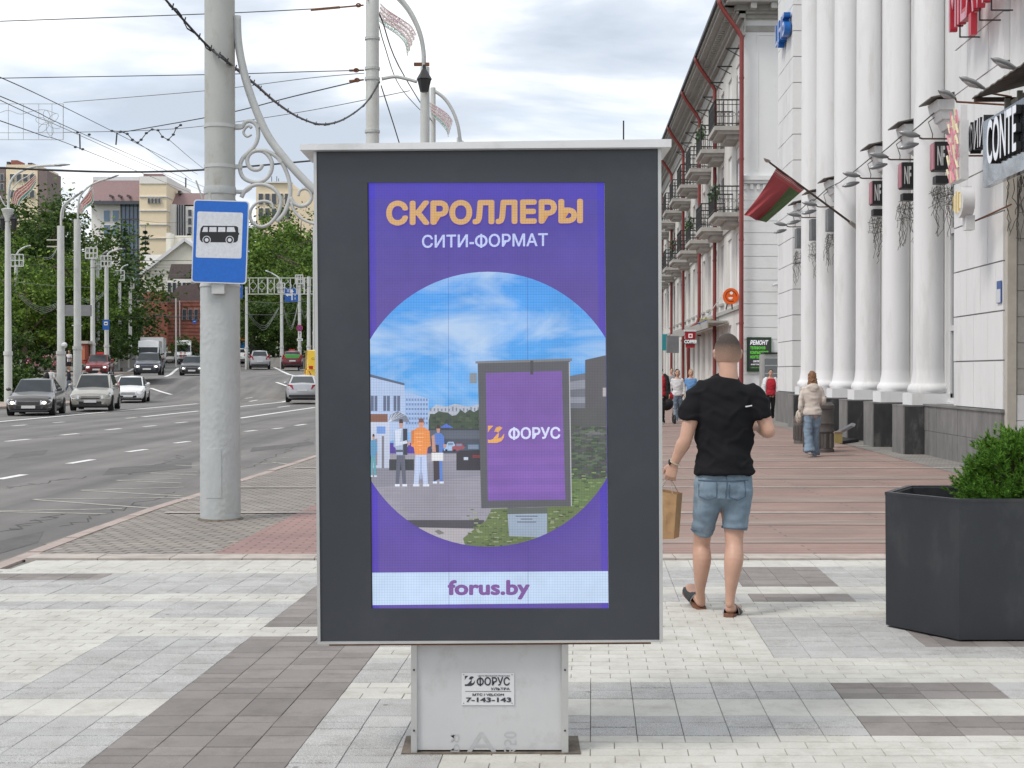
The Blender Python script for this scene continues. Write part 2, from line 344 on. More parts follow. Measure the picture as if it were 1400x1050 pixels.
# sidewalk beyond the plaza: paver material by zones
def paver_mat(name, a, b, sx, sy, mortar, rot=0.0):
    m = bpy.data.materials.new(name); m.use_nodes = True; nd = m.node_tree.nodes; L = m.node_tree.links; p = nd['Principled BSDF']; p.inputs['Roughness'].default_value = .85
    ge = nd.new('ShaderNodeNewGeometry'); mp = nd.new('ShaderNodeMapping'); mp.inputs['Rotation'].default_value = (0, 0, rot); L.new(ge.outputs['Position'], mp.inputs[0])
    bt = nd.new('ShaderNodeTexBrick'); L.new(mp.outputs[0], bt.inputs['Vector']); bt.inputs['Color1'].default_value = (*a, 1); bt.inputs['Color2'].default_value = (*b, 1); bt.inputs['Mortar'].default_value = (*mortar, 1)
    bt.inputs['Scale'].default_value = 1; bt.inputs['Brick Width'].default_value = sx; bt.inputs['Row Height'].default_value = sy; bt.inputs['Mortar Size'].default_value = .012
    n2 = nd.new('ShaderNodeTexNoise'); n2.inputs['Scale'].default_value = .7; n2.inputs['Detail'].default_value = 8; n2.inputs['Roughness'].default_value = .7; L.new(ge.outputs['Position'], n2.inputs['Vector'])
    r2 = nd.new('ShaderNodeValToRGB'); L.new(n2.outputs['Fac'], r2.inputs[0]); e = r2.color_ramp.elements
    e[0].position = .3; e[1].position = .65; e[0].color = (.72, .73, .75, 1); e[1].color = (1.1, 1.08, 1.05, 1)
    m3 = nd.new('ShaderNodeMix'); m3.data_type = 'RGBA'; m3.blend_type = 'MULTIPLY'; m3.inputs[0].default_value = 1; L.new(bt.outputs[0], m3.inputs[6]); L.new(r2.outputs[0], m3.inputs[7])
    L.new(m3.outputs[2], p.inputs['Base Color'])
    bn = nd.new('ShaderNodeBump'); bn.inputs['Strength'].default_value = .6; bn.inputs['Distance'].default_value = .004; L.new(bt.outputs['Fac'], bn.inputs['Height']); bn.invert = True; L.new(bn.outputs[0], p.inputs['Normal'])
    return m
M_COB = paver_mat('paver_greybrown', (.25, .225, .20), (.33, .30, .275), .2, .1, (.10, .09, .08), .3)
M_RED = paver_mat('paver_red', (.30, .19, .175), (.34, .215, .20), .2, .1, (.2, .14, .13))
M_REDR = paver_mat('paver_redgrey', (.30, .19, .165), (.31, .225, .19), 2.6, .13, (.19, .15, .14))
M_GREYP = paver_mat('paver_grey', (.24, .225, .21), (.30, .285, .265), .2, .1, (.16, .15, .14))
M_LINE = mat('light_paving_line', (.40, .355, .32), .85, var=.25, scale=4)
Y0 = 11.52
fx = lambda Y: 6.82 + .0395*Y        # facade line
def redl(Y):                          # left edge of the red carpet
    a = G(275, 766); b = G(432, 690); return a.x + (b.x-a.x)*(Y-a.y)/(b.y-a.y)
mb = MB(); ys2 = [Y0, 13.5, 15.75, 17.3, 20.6, 25.4, 40, 60, 80, 84, 88, 92, 96, 108, 126, 158, 220]
for a, b in zip(ys2, ys2[1:]):
    mb.face([(kx(a), a, T(a)), (12.5 if a < 96 else 20, a, T(a)), (12.5 if a < 96 else 20, b, T(b)), (kx(b), b, T(b))])
pv = struct(mb, 'pavement', M_COB)
# red field and light lines (thin sheets, 4 mm steps)
mb = MB()
mb.face([(redl(Y0), Y0, .004), (6.35, Y0, .004), (7.7, 40, .004), (9.0, 78, .004), (redl(25), 78, .004), (redl(25), 25, .004)])
o = mb.build('red_paving', M_REDR, pv)
mb = MB()
mb.face([(redl(Y0), Y0, .006), (.0, Y0, .006), (.0, 25, .006), (redl(25), 25, .006)])
mb.build('red_paving', M_RED, pv)
mb = MB()
mb.face([(6.36, Y0, .004), (9.5, Y0, .004), (12, 45, .004), (7.9, 45, .004), (7.72, 40, .004)])
mb.build('grey_paving', M_GREYP, pv)
rl = random.Random(3)
for k, Y in enumerate([15.3, 18.7, 22.5, 26.2, 29.3, 33.2, 37, 41, 45, 50, 56, 62, 70]):
    mb = MB(); x1 = 6.3+(Y-Y0)*.045
    xs = [kx(Y)+.2, redl(min(Y, 25)), 0, 2, 4, x1+(.0 if k % 2 else 1.0)]
    for a, b in zip(xs, xs[1:]):
        mb.face([(a, Y, .010), (b, Y, .010), (b, Y+.13, .010), (a, Y+.13, .010)])
    mb.build('light_paving_line', M_LINE, pv)
for k, (Y, h_) in enumerate([(12.6, .45), (14.1, .6), (16.6, .8), (20.2, .9), (24.3, 1.0)]):      # greyer courses across the red field
    mb = MB(); mb.face([(.2, Y, .0075), (6.3+(Y-Y0)*.045, Y, .0075), (6.3+(Y+h_-Y0)*.045, Y+h_, .0075), (.2, Y+h_*.8, .0075)])
    mb.build('grey_course', mat('course_grey', (.265, .205, .178), .88, var=.35, scale=.9, stretch=(1, 8, 1)), pv)
# kerb stones along the road
kb = thing('kerb', 'low pinkish concrete kerb running along the edge of the wide road', 'kerb', (-4.05, 12, 0))
y = -4.0; i = 0
while y < 150:
    l = 1.0 if y < 60 else 4.0; a, b = y+.008, y+l-.008; ch = .015
    mk = MB(); x0a, x0b = kx(max(a, 0)), kx(max(b, 0)); w_ = .15
    zt = .006 + rl.uniform(-.006, .006)
    for s_ in (0,):
        mk.hexa([(x0a-w_, a, T(a)-.16), (x0a, a, T(a)-.16), (x0b, b, T(b)-.16), (x0b-w_, b, T(b)-.16), (x0a-w_+.02, a, T(a)+zt), (x0a, a, T(a)+zt), (x0b, b, T(b)+zt), (x0b-w_+.02, b, T(b)+zt)])
    mk.build('kerb_stone', M_KERB, kb); y += l
# gutter grime strip
mb = MB()
for a, b in zip(ys2, ys2[1:8]):
    mb.face([(kx(a)-.5, a, -.115), (kx(a)-.16, a, -.115), (kx(b)-.16, b, -.115), (kx(b)-.45, b, -.115)])
mb.build('gutter', mat('gutter_grime', (.20, .185, .16), .95, var=.3, scale=2.5), bpy.data.objects['road'])
# ------------------------------------------------------------------ plaza tiles
UD = 110/1900.0
def uX(u, Y): return u + UD*Y
rnd = random.Random(11)
def zone(u, Y):
    """L light, G granite grey, B brown — the pattern laid in the plaza"""
    if u < -1.19:
        if Y > 11.25: return 'L'
        if Y > 10.9: return 'L'
        if Y > 10.35:
            return 'B' if u < -3.7 and Y < 10.75 else 'G'
        if u >= -1.98: return 'B' if not (8.32 < Y < 8.64) else 'L'
        if Y > 9.85: return 'G' if u > -4.4 else 'G'
        if Y > 9.4: return 'L'
        if Y > 9.1: return 'G'
        if Y > 8.64: return 'G' if u > -2.78 else 'L'
        if Y > 8.32: return 'L'
        if Y > 7.7: return 'G' if u > -2.78 else 'L'
        if Y > 7.4: return 'L'
        if Y > 6.46: return 'G' if u > -2.78 or Y < 6.78 else 'L'
        if Y > 6.14: return 'L'
        return 'G'
    if Y > 11.1: return 'L'
    if u < .55:
        r = [(11.1, 10.1, 'G'), (10.1, 9.75, 'L'), (9.75, 9.4, 'G'), (9.4, 8.8, 'L'), (8.8, 7.6, 'L'), (7.6, 6.95, 'L'), (6.95, 6.6, 'G'), (6.6, 6.27, 'L'), (6.27, 5.93, 'G')]
        if u < -.6: r = [(11.1, 8.6, 'G'), (8.6, 7.9, 'G'), (7.9, 7.5, 'L'), (7.5, 6.9, 'G'), (6.9, 6.5, 'L'), (6.5, 5.3, 'G')]
        for a, b, k in r:
            if b < Y <= a: return k
        return 'L'
    if Y > 10.08: return 'B' if 1.05 < u < 1.83 else 'G'
    if Y > 9.75: return 'L'
    if Y > 9.42: return 'B' if 1.05 < u < 1.83 else 'G'
    if Y > 8.8: return 'L'
    if Y > 7.55: return ('B' if (1.85 < u and Y > 7.85) else 'G') if u > 1.02 else 'L'
    if Y > 6.95: return 'L'
    if Y > 6.6: return 'B' if 1.19 < u < 1.99 else 'G'
    if Y > 6.27: return 'L'
    if Y > 5.93: return 'B' if u > 1.19 else 'G'
    return 'L'
bounds = [5.0, 5.31, 5.62, 5.93, 6.27, 6.6, 6.95, 7.25, 7.55, 7.86, 8.17, 8.48, 8.8, 9.11, 9.42, 9.75, 10.08, 10.4, 10.74, 11.1, 11.5]
tiles = []
gap = .0009
for r in range(-16, len(bounds)-1):
    if r < 0: ya, yb = 5.0+.31*r, 5.0+.31*(r+1)
    else: ya, yb = bounds[r], bounds[r+1]
    band = yb-ya; plates = (6.27 <= ya < 6.5) or (9.75 <= ya < 9.9) or 11.0 < ya
    # light fields: three staggered rows a band; grey and brown fields: columns with their own cross joints
    for q_ in range(1 if plates else 3):
        p0, p1 = (ya, yb) if plates else (ya+band*q_/3, ya+band*(q_+1)/3); ph = 0 if plates else (q_+r) % 2; hb = -68+ph
        while hb < 84:
            u0 = .002-.01+hb*.1; z0_ = zone(u0+.05, (ya+yb)/2); z1_ = zone(u0+.15, (ya+yb)/2); hb += 1
            if z0_ != 'L' and not plates: continue
            n_h = 2 if z0_ == z1_ and (hb-1-ph) % 2 == 0 else 1; hb += n_h-1; u1 = u0+.1*n_h; Xm = uX((u0+u1)/2, (ya+yb)/2)
            if Xm < -4.02 or Xm > 9.0 or (r < 0 and abs(Xm) > 5): continue
            tiles.append((u0, u1, p0, p1, z0_))
    if plates: continue
    for c in range(-34, 42):
        for h2 in ((0, 2),) if zone(.042+c*.2, (ya+yb)/2) == zone(.142+c*.2, (ya+yb)/2) else ((0, 1), (1, 2)):
            u0 = -.008+c*.2+.1*h2[0]; u1 = -.008+c*.2+.1*h2[1]; zk = zone((u0+u1)/2, (ya+yb)/2); Xm = uX((u0+u1)/2, (ya+yb)/2)
            if zk == 'L' or Xm < -4.02 or Xm > 9.0 or (r < 0 and abs(Xm) > 5): continue
            fr_ = [[.5], [.33], [.66], [.33, .66], [.42]][(c*7+r*3+(c*c) % 5) % 5]; e_ = [0]+fr_+[1]
            for a_, b_ in zip(e_, e_[1:]): tiles.append((u0, u1, ya+band*a_, ya+band*b_, zk))
def tile_geo(mb, t, dz=0.0):
    u0, u1, p, q, zk = t; g = gap; b = .002; lo = -.03
    h_ = .0032; P4 = [(uX(u0, p)+g, p+h_), (uX(u1, p)-g, p+h_), (uX(u1, q)-g, q-h_), (uX(u0, q)+g, q-h_)]
    cx = sum(a[0] for a in P4)/4; cy = sum(a[1] for a in P4)/4
    top = [(x+(b if x < cx else -b), y_+(b if y_ < cy else -b), dz) for x, y_ in P4]
    mb.add([(x, y_, lo) for x, y_ in P4]+[(x, y_, dz-.004) for x, y_ in P4]+top,
           [(0, 1, 5, 4), (1, 2, 6, 5), (2, 3, 7, 6), (3, 0, 4, 7), (4, 5, 9, 8), (5, 6, 10, 9), (6, 7, 11, 10), (7, 4, 8, 11), (8, 9, 10, 11)])
mb = MB(); mb.face([(-4.05, -6, -.02), (9.5, -6, -.02), (9.5, Y0, -.02), (-4.05, Y0, -.02)])
plaza = struct(mb, 'plaza_paving', M_GROUT)
vis = []
for t in tiles:
    cy = (t[2]+t[3])/2; cx = uX((t[0]+t[1])/2, cy); px = 700+F*cx/cy
    v = 5.35 < cy and -20 < px < 1420 and not (575 < px < 765 and cy > 5.7) and not (1225 < px and cy > 8.05)
    vis.append((v, cy, t))
vis.sort(key=lambda a: (not a[0], a[1]))
rest = {'L': MB(), 'G': MB(), 'B': MB(), 'P': MB()}
for i, (v, cy, t) in enumerate(vis):
    dz = rnd.uniform(-.0016, .0016); key = t[4]
    if key == 'B' and rnd.random() < .012: key = 'P'
    if v and i < 300:
        m1 = MB(); tile_geo(m1, t, dz)
        cx = uX((t[0]+t[1])/2, cy)
        o = link(bpy.data.objects.new('tile', m1.mesh('tile', Vector((cx, cy, 0)), False, [TM.get(key, M_PINKT)]))); o.location = (cx, cy, 0); o.parent = plaza
    else: tile_geo(rest[key], t, dz)
allr = MB(); mi = 0
for k in 'LGBP':
    allr.add(rest[k].v, rest[k].f, None, mi); mi += 1
o = allr.build('paving_tiles', [TM['L'], TM['G'], TM['B'], M_PINKT], plaza); o['kind'] = 'stuff'
# ground dirt where the advertising stand is set in
# light border band between plaza and street paving
mb = MB()
x = -4.04
bt = thing('border_band', 'pale concrete border strip between the light plaza tiles and the street paving', 'border', (0, Y0, 0))
while x < 9.4:
    m1 = MB(); dd = .05*(x+4)/4*0; m1.box(x+.004, x+.596, Y0-.005, Y0+.28, -.1, .014+rnd.uniform(-.002, .002)); m1.build('border_stone', M_LINE, bt); x += .6
# ------------------------------------------------------------------ road markings
def seg(mb, x0, y0, x1, y1, w_, off=-.116):
    a = G(x0, y0, -.12); b = G(x1, y1, -.12); d = (b-a); d.z = 0; d.normalize(); n = Vector((-d.y, d.x, 0))*w_/2
    k = max(1, int((b-a).length/1.5)); pts = [a.lerp(b, i/k) for i in range(k+1)]
    for p, q in zip(pts, pts[1:]):
        zp, zq = T(p.y)+off, T(q.y)+off
        mb.face([(p.x-n.x, p.y-n.y, zp), (p.x+n.x, p.y+n.y, zp), (q.x+n.x, q.y+n.y, zq), (q.x-n.x, q.y-n.y, zq)][::-1])
road = bpy.data.objects['road']
for s_ in [(-2, 655.5, 33, 649), (8, 603.6, 40, 600.5), (94, 634, 127, 628.5), (174, 618, 200, 614.5), (239, 606, 259, 603.5), (84, 595, 107, 592.8), (145, 588, 165, 586), (196, 583.5, 213, 582), (240, 578.5, 256, 577), (17, 582.5, 36, 581), (73, 578, 88, 577), (172, 572, 186, 571), (335, 590, 350, 588.5), (373, 586.5, 387, 585), (404, 582, 418, 580), (341, 549, 352, 547), (380, 557, 396, 555), (335, 545, 345, 543.5)]:
    m1 = MB(); seg(m1, *s_, .16); m1.build('lane_dash', M_PAINT, road)
for s_ in [(-60, 582, 270, 552), (195, 570, 272, 562), (327, 572, 431, 557), (327, 556, 393, 548)]:
    m1 = MB(); seg(m1, *s_, .22); m1.build('lane_line', M_PAINT, road)
for s_ in [(41, 683, 270, 680.6), (41, 683, 217, 696), (-30, 699.5, 167, 696), (-30, 699.5, 145, 703), (107, 670.6, 248, 678.4), (107, 670.6, 165, 668.5), (163, 669, 252, 666.5), (154, 657, 248, 655), (155, 657, 248, 661), (201, 647, 270, 645.4), (201, 647, 270, 650), (240, 636, 270, 637.5), (372, 632, 398, 635.5), (345, 635, 380, 633), (386, 626, 418, 625)]:
    m1 = MB(); seg(m1, *s_, .07); m1.build('bus_stop_marking', M_PAINTW, road)
for s_ in [(156, 515.5, 184, 503.5), (226, 515, 244, 503), (206, 531, 234, 539.5), (372, 501, 386, 508), (386, 508, 412, 518), (378, 523, 398, 530)]:
    m1 = MB(); seg(m1, *s_, .25, -.112); m1.build('lane_line', M_PAINT, road)
M_PATCH = mat('asphalt_patch_m', (.115, .112, .11), .95, var=.2, scale=2.5, bump=.5, bscale=120)
for q in ([(150, 640), (262, 632), (262, 640), (140, 650)], [(345, 612), (428, 604), (430, 608), (342, 618)], [(20, 620), (66, 615), (60, 622), (8, 627)], [(-10, 742), (60, 726), (52, 742), (-10, 760)]):
    m1 = MB(); m1.face([Vector((p.x, p.y, -.1175)) for p in [G(x, y, -.12) for x, y in q]][::-1]); m1.build('asphalt_patch', M_PATCH, road)
rc_ = random.Random(17)
for (x0, y0, x1, y1) in [(0, 668, 120, 652), (90, 720, 240, 672), (340, 640, 425, 600), (30, 600, 200, 590), (0, 730, 90, 700), (180, 650, 250, 622)]:
    a, b = G(x0, y0, -.12), G(x1, y1, -.12); n = 26; pts = []
    for i in range(n+1): p = a.lerp(b, i/n); pts.append(Vector((p.x+rc_.uniform(-.12, .12), p.y+rc_.uniform(-.18, .18), -.1185)))
    m1 = MB(); m1.tube(pts, (lambda: [(.010, .0012)]*(n+1))(), 6, side=(1, 0, 0)); m1.build('asphalt_crack', mat('crack_tar', (.06, .058, .056), .9), road)
# left-hand pavement across the road
mb = MB()
pts = [(-24.5, 60.5), (-22.3, 68), (-23.4, 75), (-25, 78), (-46, 78), (-46, 60.5)]
mb.prism([(x, y_, -.12) for x, y_ in pts], (0, 0, .13))
ring_ = [(-33, 96), (-29.6, 101), (-30.2, 112)]
for (xa_, ya_), (xb_, yb_) in zip(ring_, ring_[1:]): mb.hexa([(-60, ya_, T(ya_)-.3), (xa_, ya_, T(ya_)-.3), (xb_, yb_, T(yb_)-.3), (-60, yb_, T(yb_)-.3), (-60, ya_, T(ya_)+.02), (xa_, ya_, T(ya_)+.02), (xb_, yb_, T(yb_)+.02), (-60, yb_, T(yb_)+.02)])
struct(mb, 'far_pavement', mat('far_pavement_m', (.33, .27, .23), .9, var=.15, scale=1.5))
# ================================================================== advertising stand
M_FRAME = mat('anthracite_panel', (.033, .037, .047), .34, var=.10, scale=2, bump=.06, bscale=3, stain=(.055, .058, .066), stain_amt=.45, stain_scale=2.2)
M_ALU = mat('aluminium', (.50, .50, .49), .38, metal=.55, var=.08, scale=6)
M_WHITEP = mat('white_painted_sheet', (.66, .66, .67), .45, var=.05, scale=3, stain=(.35, .33, .30), stain_amt=.3, stain_scale=5)
M_PED = mat('pedestal_sheet', (.50, .50, .505), .5, var=.05, scale=4, stain=(.30, .29, .27), stain_amt=.45, stain_scale=4.5)
M_SCREEN = attr_mat('led_print', emit=.68, rough=.28, grid=True)
M_PRINT = attr_mat('flat_print', rough=.5)
M_DIRT = mat('bare_earth', (.15, .125, .10), .98, var=.4, scale=14, bump=.8, bscale=60)
M_RUST = mat('rust', (.16, .065, .03), .9, var=.4, scale=20)
M_DARK = mat('dark_gap', (.02, .02, .02), .9)
Yf = 5.60; Yp = 5.66
def B(px, py, mm=0.0): return P(px, py, Yf - mm*.001)
bp = P(668, 1033, Yp); bp.z = 0
bd = thing('advertising_stand', 'tall dark grey advertising stand with a purple glowing screen on a pale pedestal', 'billboard', bp)
D = Vector((0, .24, 0))
mb = MB(); mb.prism([B(428.5, 204), B(903, 200), B(906, 878), B(434, 881)][::-1], D); mb.build('housing', M_ALU, bd)
def strip(a, b, c, d, back=0, front=6):
    q = [B(*a, front), B(*b, front), B(*c, front), B(*d, front)]; m1.prism(q[::-1], (0, .001*(front-back), 0))
m1 = MB(); strip((433, 205), (899, 201.5), (901, 249.5), (433.5, 250), 0.2, 7)
strip((434, 832), (901, 832), (901, 874.5), (438.5, 877), 0.2, 7); strip((433.5, 250), (502, 250), (507.5, 832), (437.5, 832), .2, 7)
strip((826.5, 249.5), (901, 249.5), (901, 832), (832.5, 832), .2, 7); m1.build('face_frame', M_FRAME, bd)
m1 = MB()
for a, b, c, d in [((428.5, 204), (432.5, 204), (438, 881), (434, 881)), ((899.5, 200.5), (904, 200), (906.5, 878), (901.8, 878)), ((438, 877.3), (901.8, 875), (901.8, 878), (438, 881))]:
    strip(a, b, c, d, .3, 14)
m1.build('edge_trim', M_ALU, bd)
m1 = MB(); m1.prism([P(410, 197, Yf-.05), P(918, 190, Yf-.05), P(918, 201, Yf-.05), P(410, 205, Yf-.05)][::-1], (0, .34, 0)); m1.build('roof_cap', M_WHITEP, bd)
m1 = MB(); m1.prism([P(450, 881, Yf+.02), P(890, 878.5, Yf+.02), P(890, 880.5, Yf+.02), P(450, 883, Yf+.02)][::-1], (0, .18, 0)); m1.build('bottom_rail', M_RUST, bd)
# pedestal
zt = P(668, 879, Yp).z
xa, xb = P(569.5, 950, Yp).x, P(768.5, 950, Yp).x
m1 = MB(); m1.box(xa, xb, Yp, Yp+.20, .012, zt); ped = m1.build('pedestal', M_PED, bd)
for (l, r) in ((562, 570), (768, 777)):
    m1 = MB(); x0, x1 = P(l, 1000, Yp-.01).x, P(r, 1000, Yp-.01).x; m1.box(x0, x1, Yp-.014, Yp+.214, 0, zt); s_ = m1.build('corner_profile', M_ALU, bd)
    for py in (916, 999):
        m2 = MB(); c = P((l+r)/2, py, Yp-.016); m2.ball(c, .0045, 8); m2.build('bolt', mat('dark_steel', (.05, .05, .05), .4, metal=.7), s_)
m1 = MB(); m1.box(P(549, 1033, Yp).x, P(794, 1033, Yp).x, Yp-.022, Yp+.25, -.02, .0045); tag(m1.build('base_earth', M_DIRT, bd), 'bare brown earth around the foot')
m1 = MB()
for s_, a, b, c, d in [('650', (689, 1030), (689, 1000), (706, 1030), None), ('A', (637, 1030), (680, 1030), (637, 1001), None), ('РЯ', (616, 1028), (616, 1004), (628, 1028), None)]:
    o_ = P(*a, Yp-.0012); put_text(m1, s_, o_, P(*b, Yp-.0012)-o_, P(*c, Yp-.0012)-o_, bold=0, col=(.42, .42, .425))
m1.build('faded_lettering', M_PRINT, ped)
# plate on the pedestal
def PL(px, py, mm=0): return P(px, py, Yp-.004-mm*.001)
m1 = MB(); m1.prism([PL(631, 920), PL(703, 920), PL(703, 964), PL(631, 964)][::-1], (0, .003, 0)); plate = m1.build('sign_plate', mat('plate_white', (.62, .62, .63), .4, var=.03), ped)
INK = (.035, .033, .05)
def T2(mb, fn, s_, x0, y0, x1, y1, col, bold=.02, mm=1, dy=0.0, **k):
    o_ = fn(x0, y1, mm); put_text(mb, s_, o_, fn(x1, y1+dy, mm)-o_, fn(x0, y0, mm)-o_, bold=bold, col=col, **k)
m1 = MB()
T2(m1, PL, 'ФОРУС', 651.5, 925.5, 697, 938, INK, .025); T2(m1, PL, 'УЛЬТРА', 671, 940, 697, 943.5, INK, .03)
T2(m1, PL, 'ЦЕНТР РЕКЛАМНОЙ ПРОДУКЦИИ', 653.5, 923, 697, 925, INK, .01); T2(m1, PL, 'МТС / VELCOM', 646, 948, 689, 951.5, INK, .03); T2(m1, PL, '7-143-143', 637, 953.5, 699, 960, INK, .035)
m1.face([PL(636, 945, 1), PL(699, 945, 1), PL(699, 945.6, 1), PL(636, 945.6, 1)], INK)
def logo(mb, fn, x0, y0, x1, y1, col, mm=1):
    def q(u, v): return fn(x0+(x1-x0)*u, y0+(y1-y0)*v, mm)
    mb.face([q(0, 0), q(.34, 0), q(.14, .2), q(0, .4)], col)
    mb.face([q(.38, .35), q(.5, .1), q(.72, .04), q(.9, .12), q(.62, .4), q(.5, .34)], col)
    mb.face([q(0, .8), q(.12, .84), q(.3, .78), q(.55, .5), q(.68, .38), q(.66, .62), q(.6, .72), q(.8, .7), q(1, .45), q(.97, .7), q(.82, .9), q(.55, 1), q(0, 1)], col)
logo(m1, PL, 635.5, 924, 649.5, 938, INK)
m1.build('plate_print', M_PRINT, plate)
for x in (634, 700):
    for y in (922.5, 961.5):
        m2 = MB(); m2.ball(PL(x, y, 1), .002, 6); m2.build('screw', mat('dark_steel', (.05,)*3), plate)
# ------------------------------------------------------------------ the LED screen (flat print that glows)
def c8(r, g, b): return S(r, g, b)
def clip(poly, cl):
    def area(p): return sum(p[i][0]*p[(i+1) % len(p)][1]-p[(i+1) % len(p)][0]*p[i][1] for i in range(len(p)))
    if area(cl) < 0: cl = cl[::-1]
    out_ = list(poly)
    for i in range(len(cl)):
        a, b = cl[i], cl[(i+1) % len(cl)]; src = out_; out_ = []
        if not src: break
        f = lambda p: (b[0]-a[0])*(p[1]-a[1])-(b[1]-a[1])*(p[0]-a[0])
        for j in range(len(src)):
            p, q = src[j-1], src[j]; fp, fq = f(p), f(q)
            if fp >= 0: 
                if fq >= 0: out_.append(q)
                else: out_.append((p[0]+(q[0]-p[0])*fp/(fp-fq), p[1]+(q[1]-p[1])*fp/(fp-fq)))
            elif fq >= 0:
                out_.append((p[0]+(q[0]-p[0])*fp/(fp-fq), p[1]+(q[1]-p[1])*fp/(fp-fq))); out_.append(q)
    return out_
def SX(u, y): # screen corners are slightly turned: u 0..1 between the left and right edge at height y
    l = 503+(y-250)/582*5.5; r = 826+(y-250)/582*6; return l+(r-l)*u
ms = MB()
rows = 26
for i in range(rows):
    y0 = 250+582*i/rows; y1 = 250+582*(i+1)/rows; v = (i+.5)/rows
    c = [(0, (60, 42, 176)), (.06, (66, 52, 158)), (.3, (84, 64, 152)), (.5, (84, 62, 155)), (.75, (86, 66, 163)), (.93, (92, 70, 156)), (1, (84, 64, 158))]
    for (a, ca), (b, cb) in zip(c, c[1:]):
        if v <= b:
            k = (v-a)/(b-a); cc = tuple(ca[j]+(cb[j]-ca[j])*k for j in range(3)); break
    for u0, u1, d in [(0, .03, 12), (.03, .97, 0), (.97, 1, 12)]:
        ms.face([B(SX(u0, y0), y0, .5), B(SX(u1, y0), y0, .5), B(SX(u1, y1), y1, .5), B(SX(u0, y1), y1, .5)], c8(cc[0]-d, cc[1]-d, cc[2]+d*1.3))
scr = ms.build('screen', M_SCREEN, bd)
circ = [(667.5+187.5*math.cos(2*math.pi*i/96), 559.5+188*math.sin(2*math.pi*i/96)) for i in range(96)]
rect = [(SX(0.001, 371), 371), (SX(.999, 371), 371), (SX(.999, 748), 748), (SX(0.001, 748), 748)]
circ = clip(circ, rect)
lay = [0]
def sp_(mb, poly, col):
    lay[0] += 1; q = clip(poly, circ)
    if len(q) > 2: mb.face([B(x, y, .7+.035*lay[0]) for x, y in q], c8(*col))
def rc(mb, x0, y0, x1, y1, col): sp_(mb, [(x0, y0), (x1, y0), (x1, y1), (x0, y1)], col)
ms = MB(); n = 22
for i in range(n):       # picture sky (its own material adds clouds)
    y0 = 370+235*i/n; y1 = 370+235*(i+1)/n; k = (i+.5)/n
    q = clip([(500, y0), (835, y0), (835, y1+.5), (500, y1+.5)], circ)
    if len(q) > 2: ms.face([B(x, y, .7) for x, y in q], c8(62+30*k, 150+18*k, 232-2*k))
m = attr_mat('led_sky', emit=.68, rough=.28, grid=True).copy(); m.name = 'led_sky_clouds'
nd = m.node_tree.nodes; L = m.node_tree.links; pb = nd['Principled BSDF']; src = pb.inputs['Emission Color'].links[0].from_socket
tcn = nd.new('ShaderNodeTexCoord'); mp = nd.new('ShaderNodeMapping'); mp.inputs['Scale'].default_value = (1, 1, 2.6); mp.inputs['Location'].default_value = (.6, 0, .35); L.new(tcn.outputs['Object'], mp.inputs[0])
nz = nd.new('ShaderNodeTexNoise'); nz.inputs['Scale'].default_value = 2.6; nz.inputs['Detail'].default_value = 7; nz.inputs['Roughness'].default_value = .55; nz.inputs['Distortion'].default_value = .5; L.new(mp.outputs[0], nz.inputs['Vector'])
rr_ = nd.new('ShaderNodeValToRGB'); L.new(nz.outputs['Fac'], rr_.inputs[0]); e = rr_.color_ramp.elements; e[0].position = .42; e[1].position = .68; e[0].color = (0, 0, 0, 1); e[1].color = (.8, .8, .8, 1)
mm = nd.new('ShaderNodeMix'); mm.data_type = 'RGBA'; L.new(rr_.outputs[0], mm.inputs[0]); L.new(src, mm.inputs[6]); mm.inputs[7].default_value = (*S(185, 205, 228), 1); L.new(mm.outputs[2], pb.inputs['Emission Color'])
ms.build('screen_sky', m, scr)
ms = MB(); rs = random.Random(5)
# distant town and trees
sp_(ms, [(586, 562), (596, 553), (610, 556), (622, 552), (640, 556), (660, 552), (660, 590), (586, 590)], (178, 185, 200))
for i in range(14): x = 588+i*5; rc(ms, x, 556+rs.random()*3, x+2, 562, (120, 130, 150))
pts = [(586, 575)]+[(588+i*6, 562+rs.random()*7-(3 if i > 6 else 0)) for i in range(13)]+[(662, 552), (662, 612), (586, 612)]
sp_(ms, pts, (62, 78, 62))
for i in range(40): x = 588+rs.random()*70; y = 566+rs.random()*22; rc(ms, x, y, x+5, y+3, rs.choice([(48, 62, 52), (78, 92, 70), (58, 70, 58)]))
rc(ms, 586, 588, 662, 600, (90, 98, 112)); rc(ms, 586, 600, 662, 622, (70, 76, 90))
# square
rc(ms, 500, 620, 836, 760, (150, 148, 160))
sp_(ms, [(500, 640), (662, 626), (662, 650), (500, 668)], (138, 138, 152))
for i in range(26):
    y = 636+i*3.4; x = 508+rs.random()*60; rc(ms, x, y, x+60+rs.random()*60, y+.7, (136, 134, 146))
# buildings left
sp_(ms, [(500, 512), (553, 526), (553, 598), (500, 612)], (172, 192, 226))
sp_(ms, [(500, 510), (553, 524), (553, 527), (500, 514)], (84, 96, 120))
for x in (507, 524, 538):
    rc(ms, x, 541, x+9, 562, (92, 104, 132)); rc(ms, x+4, 541, x+5, 562, (170, 190, 222))
sp_(ms, [(553, 535), (586, 545), (586, 586), (553, 592)], (160, 186, 226))
for r_ in range(6):
    for c_ in range(8): rc(ms, 555+c_*3.9, 545+r_*6.4, 557.4+c_*3.9, 548+r_*6.4, (110, 134, 178))
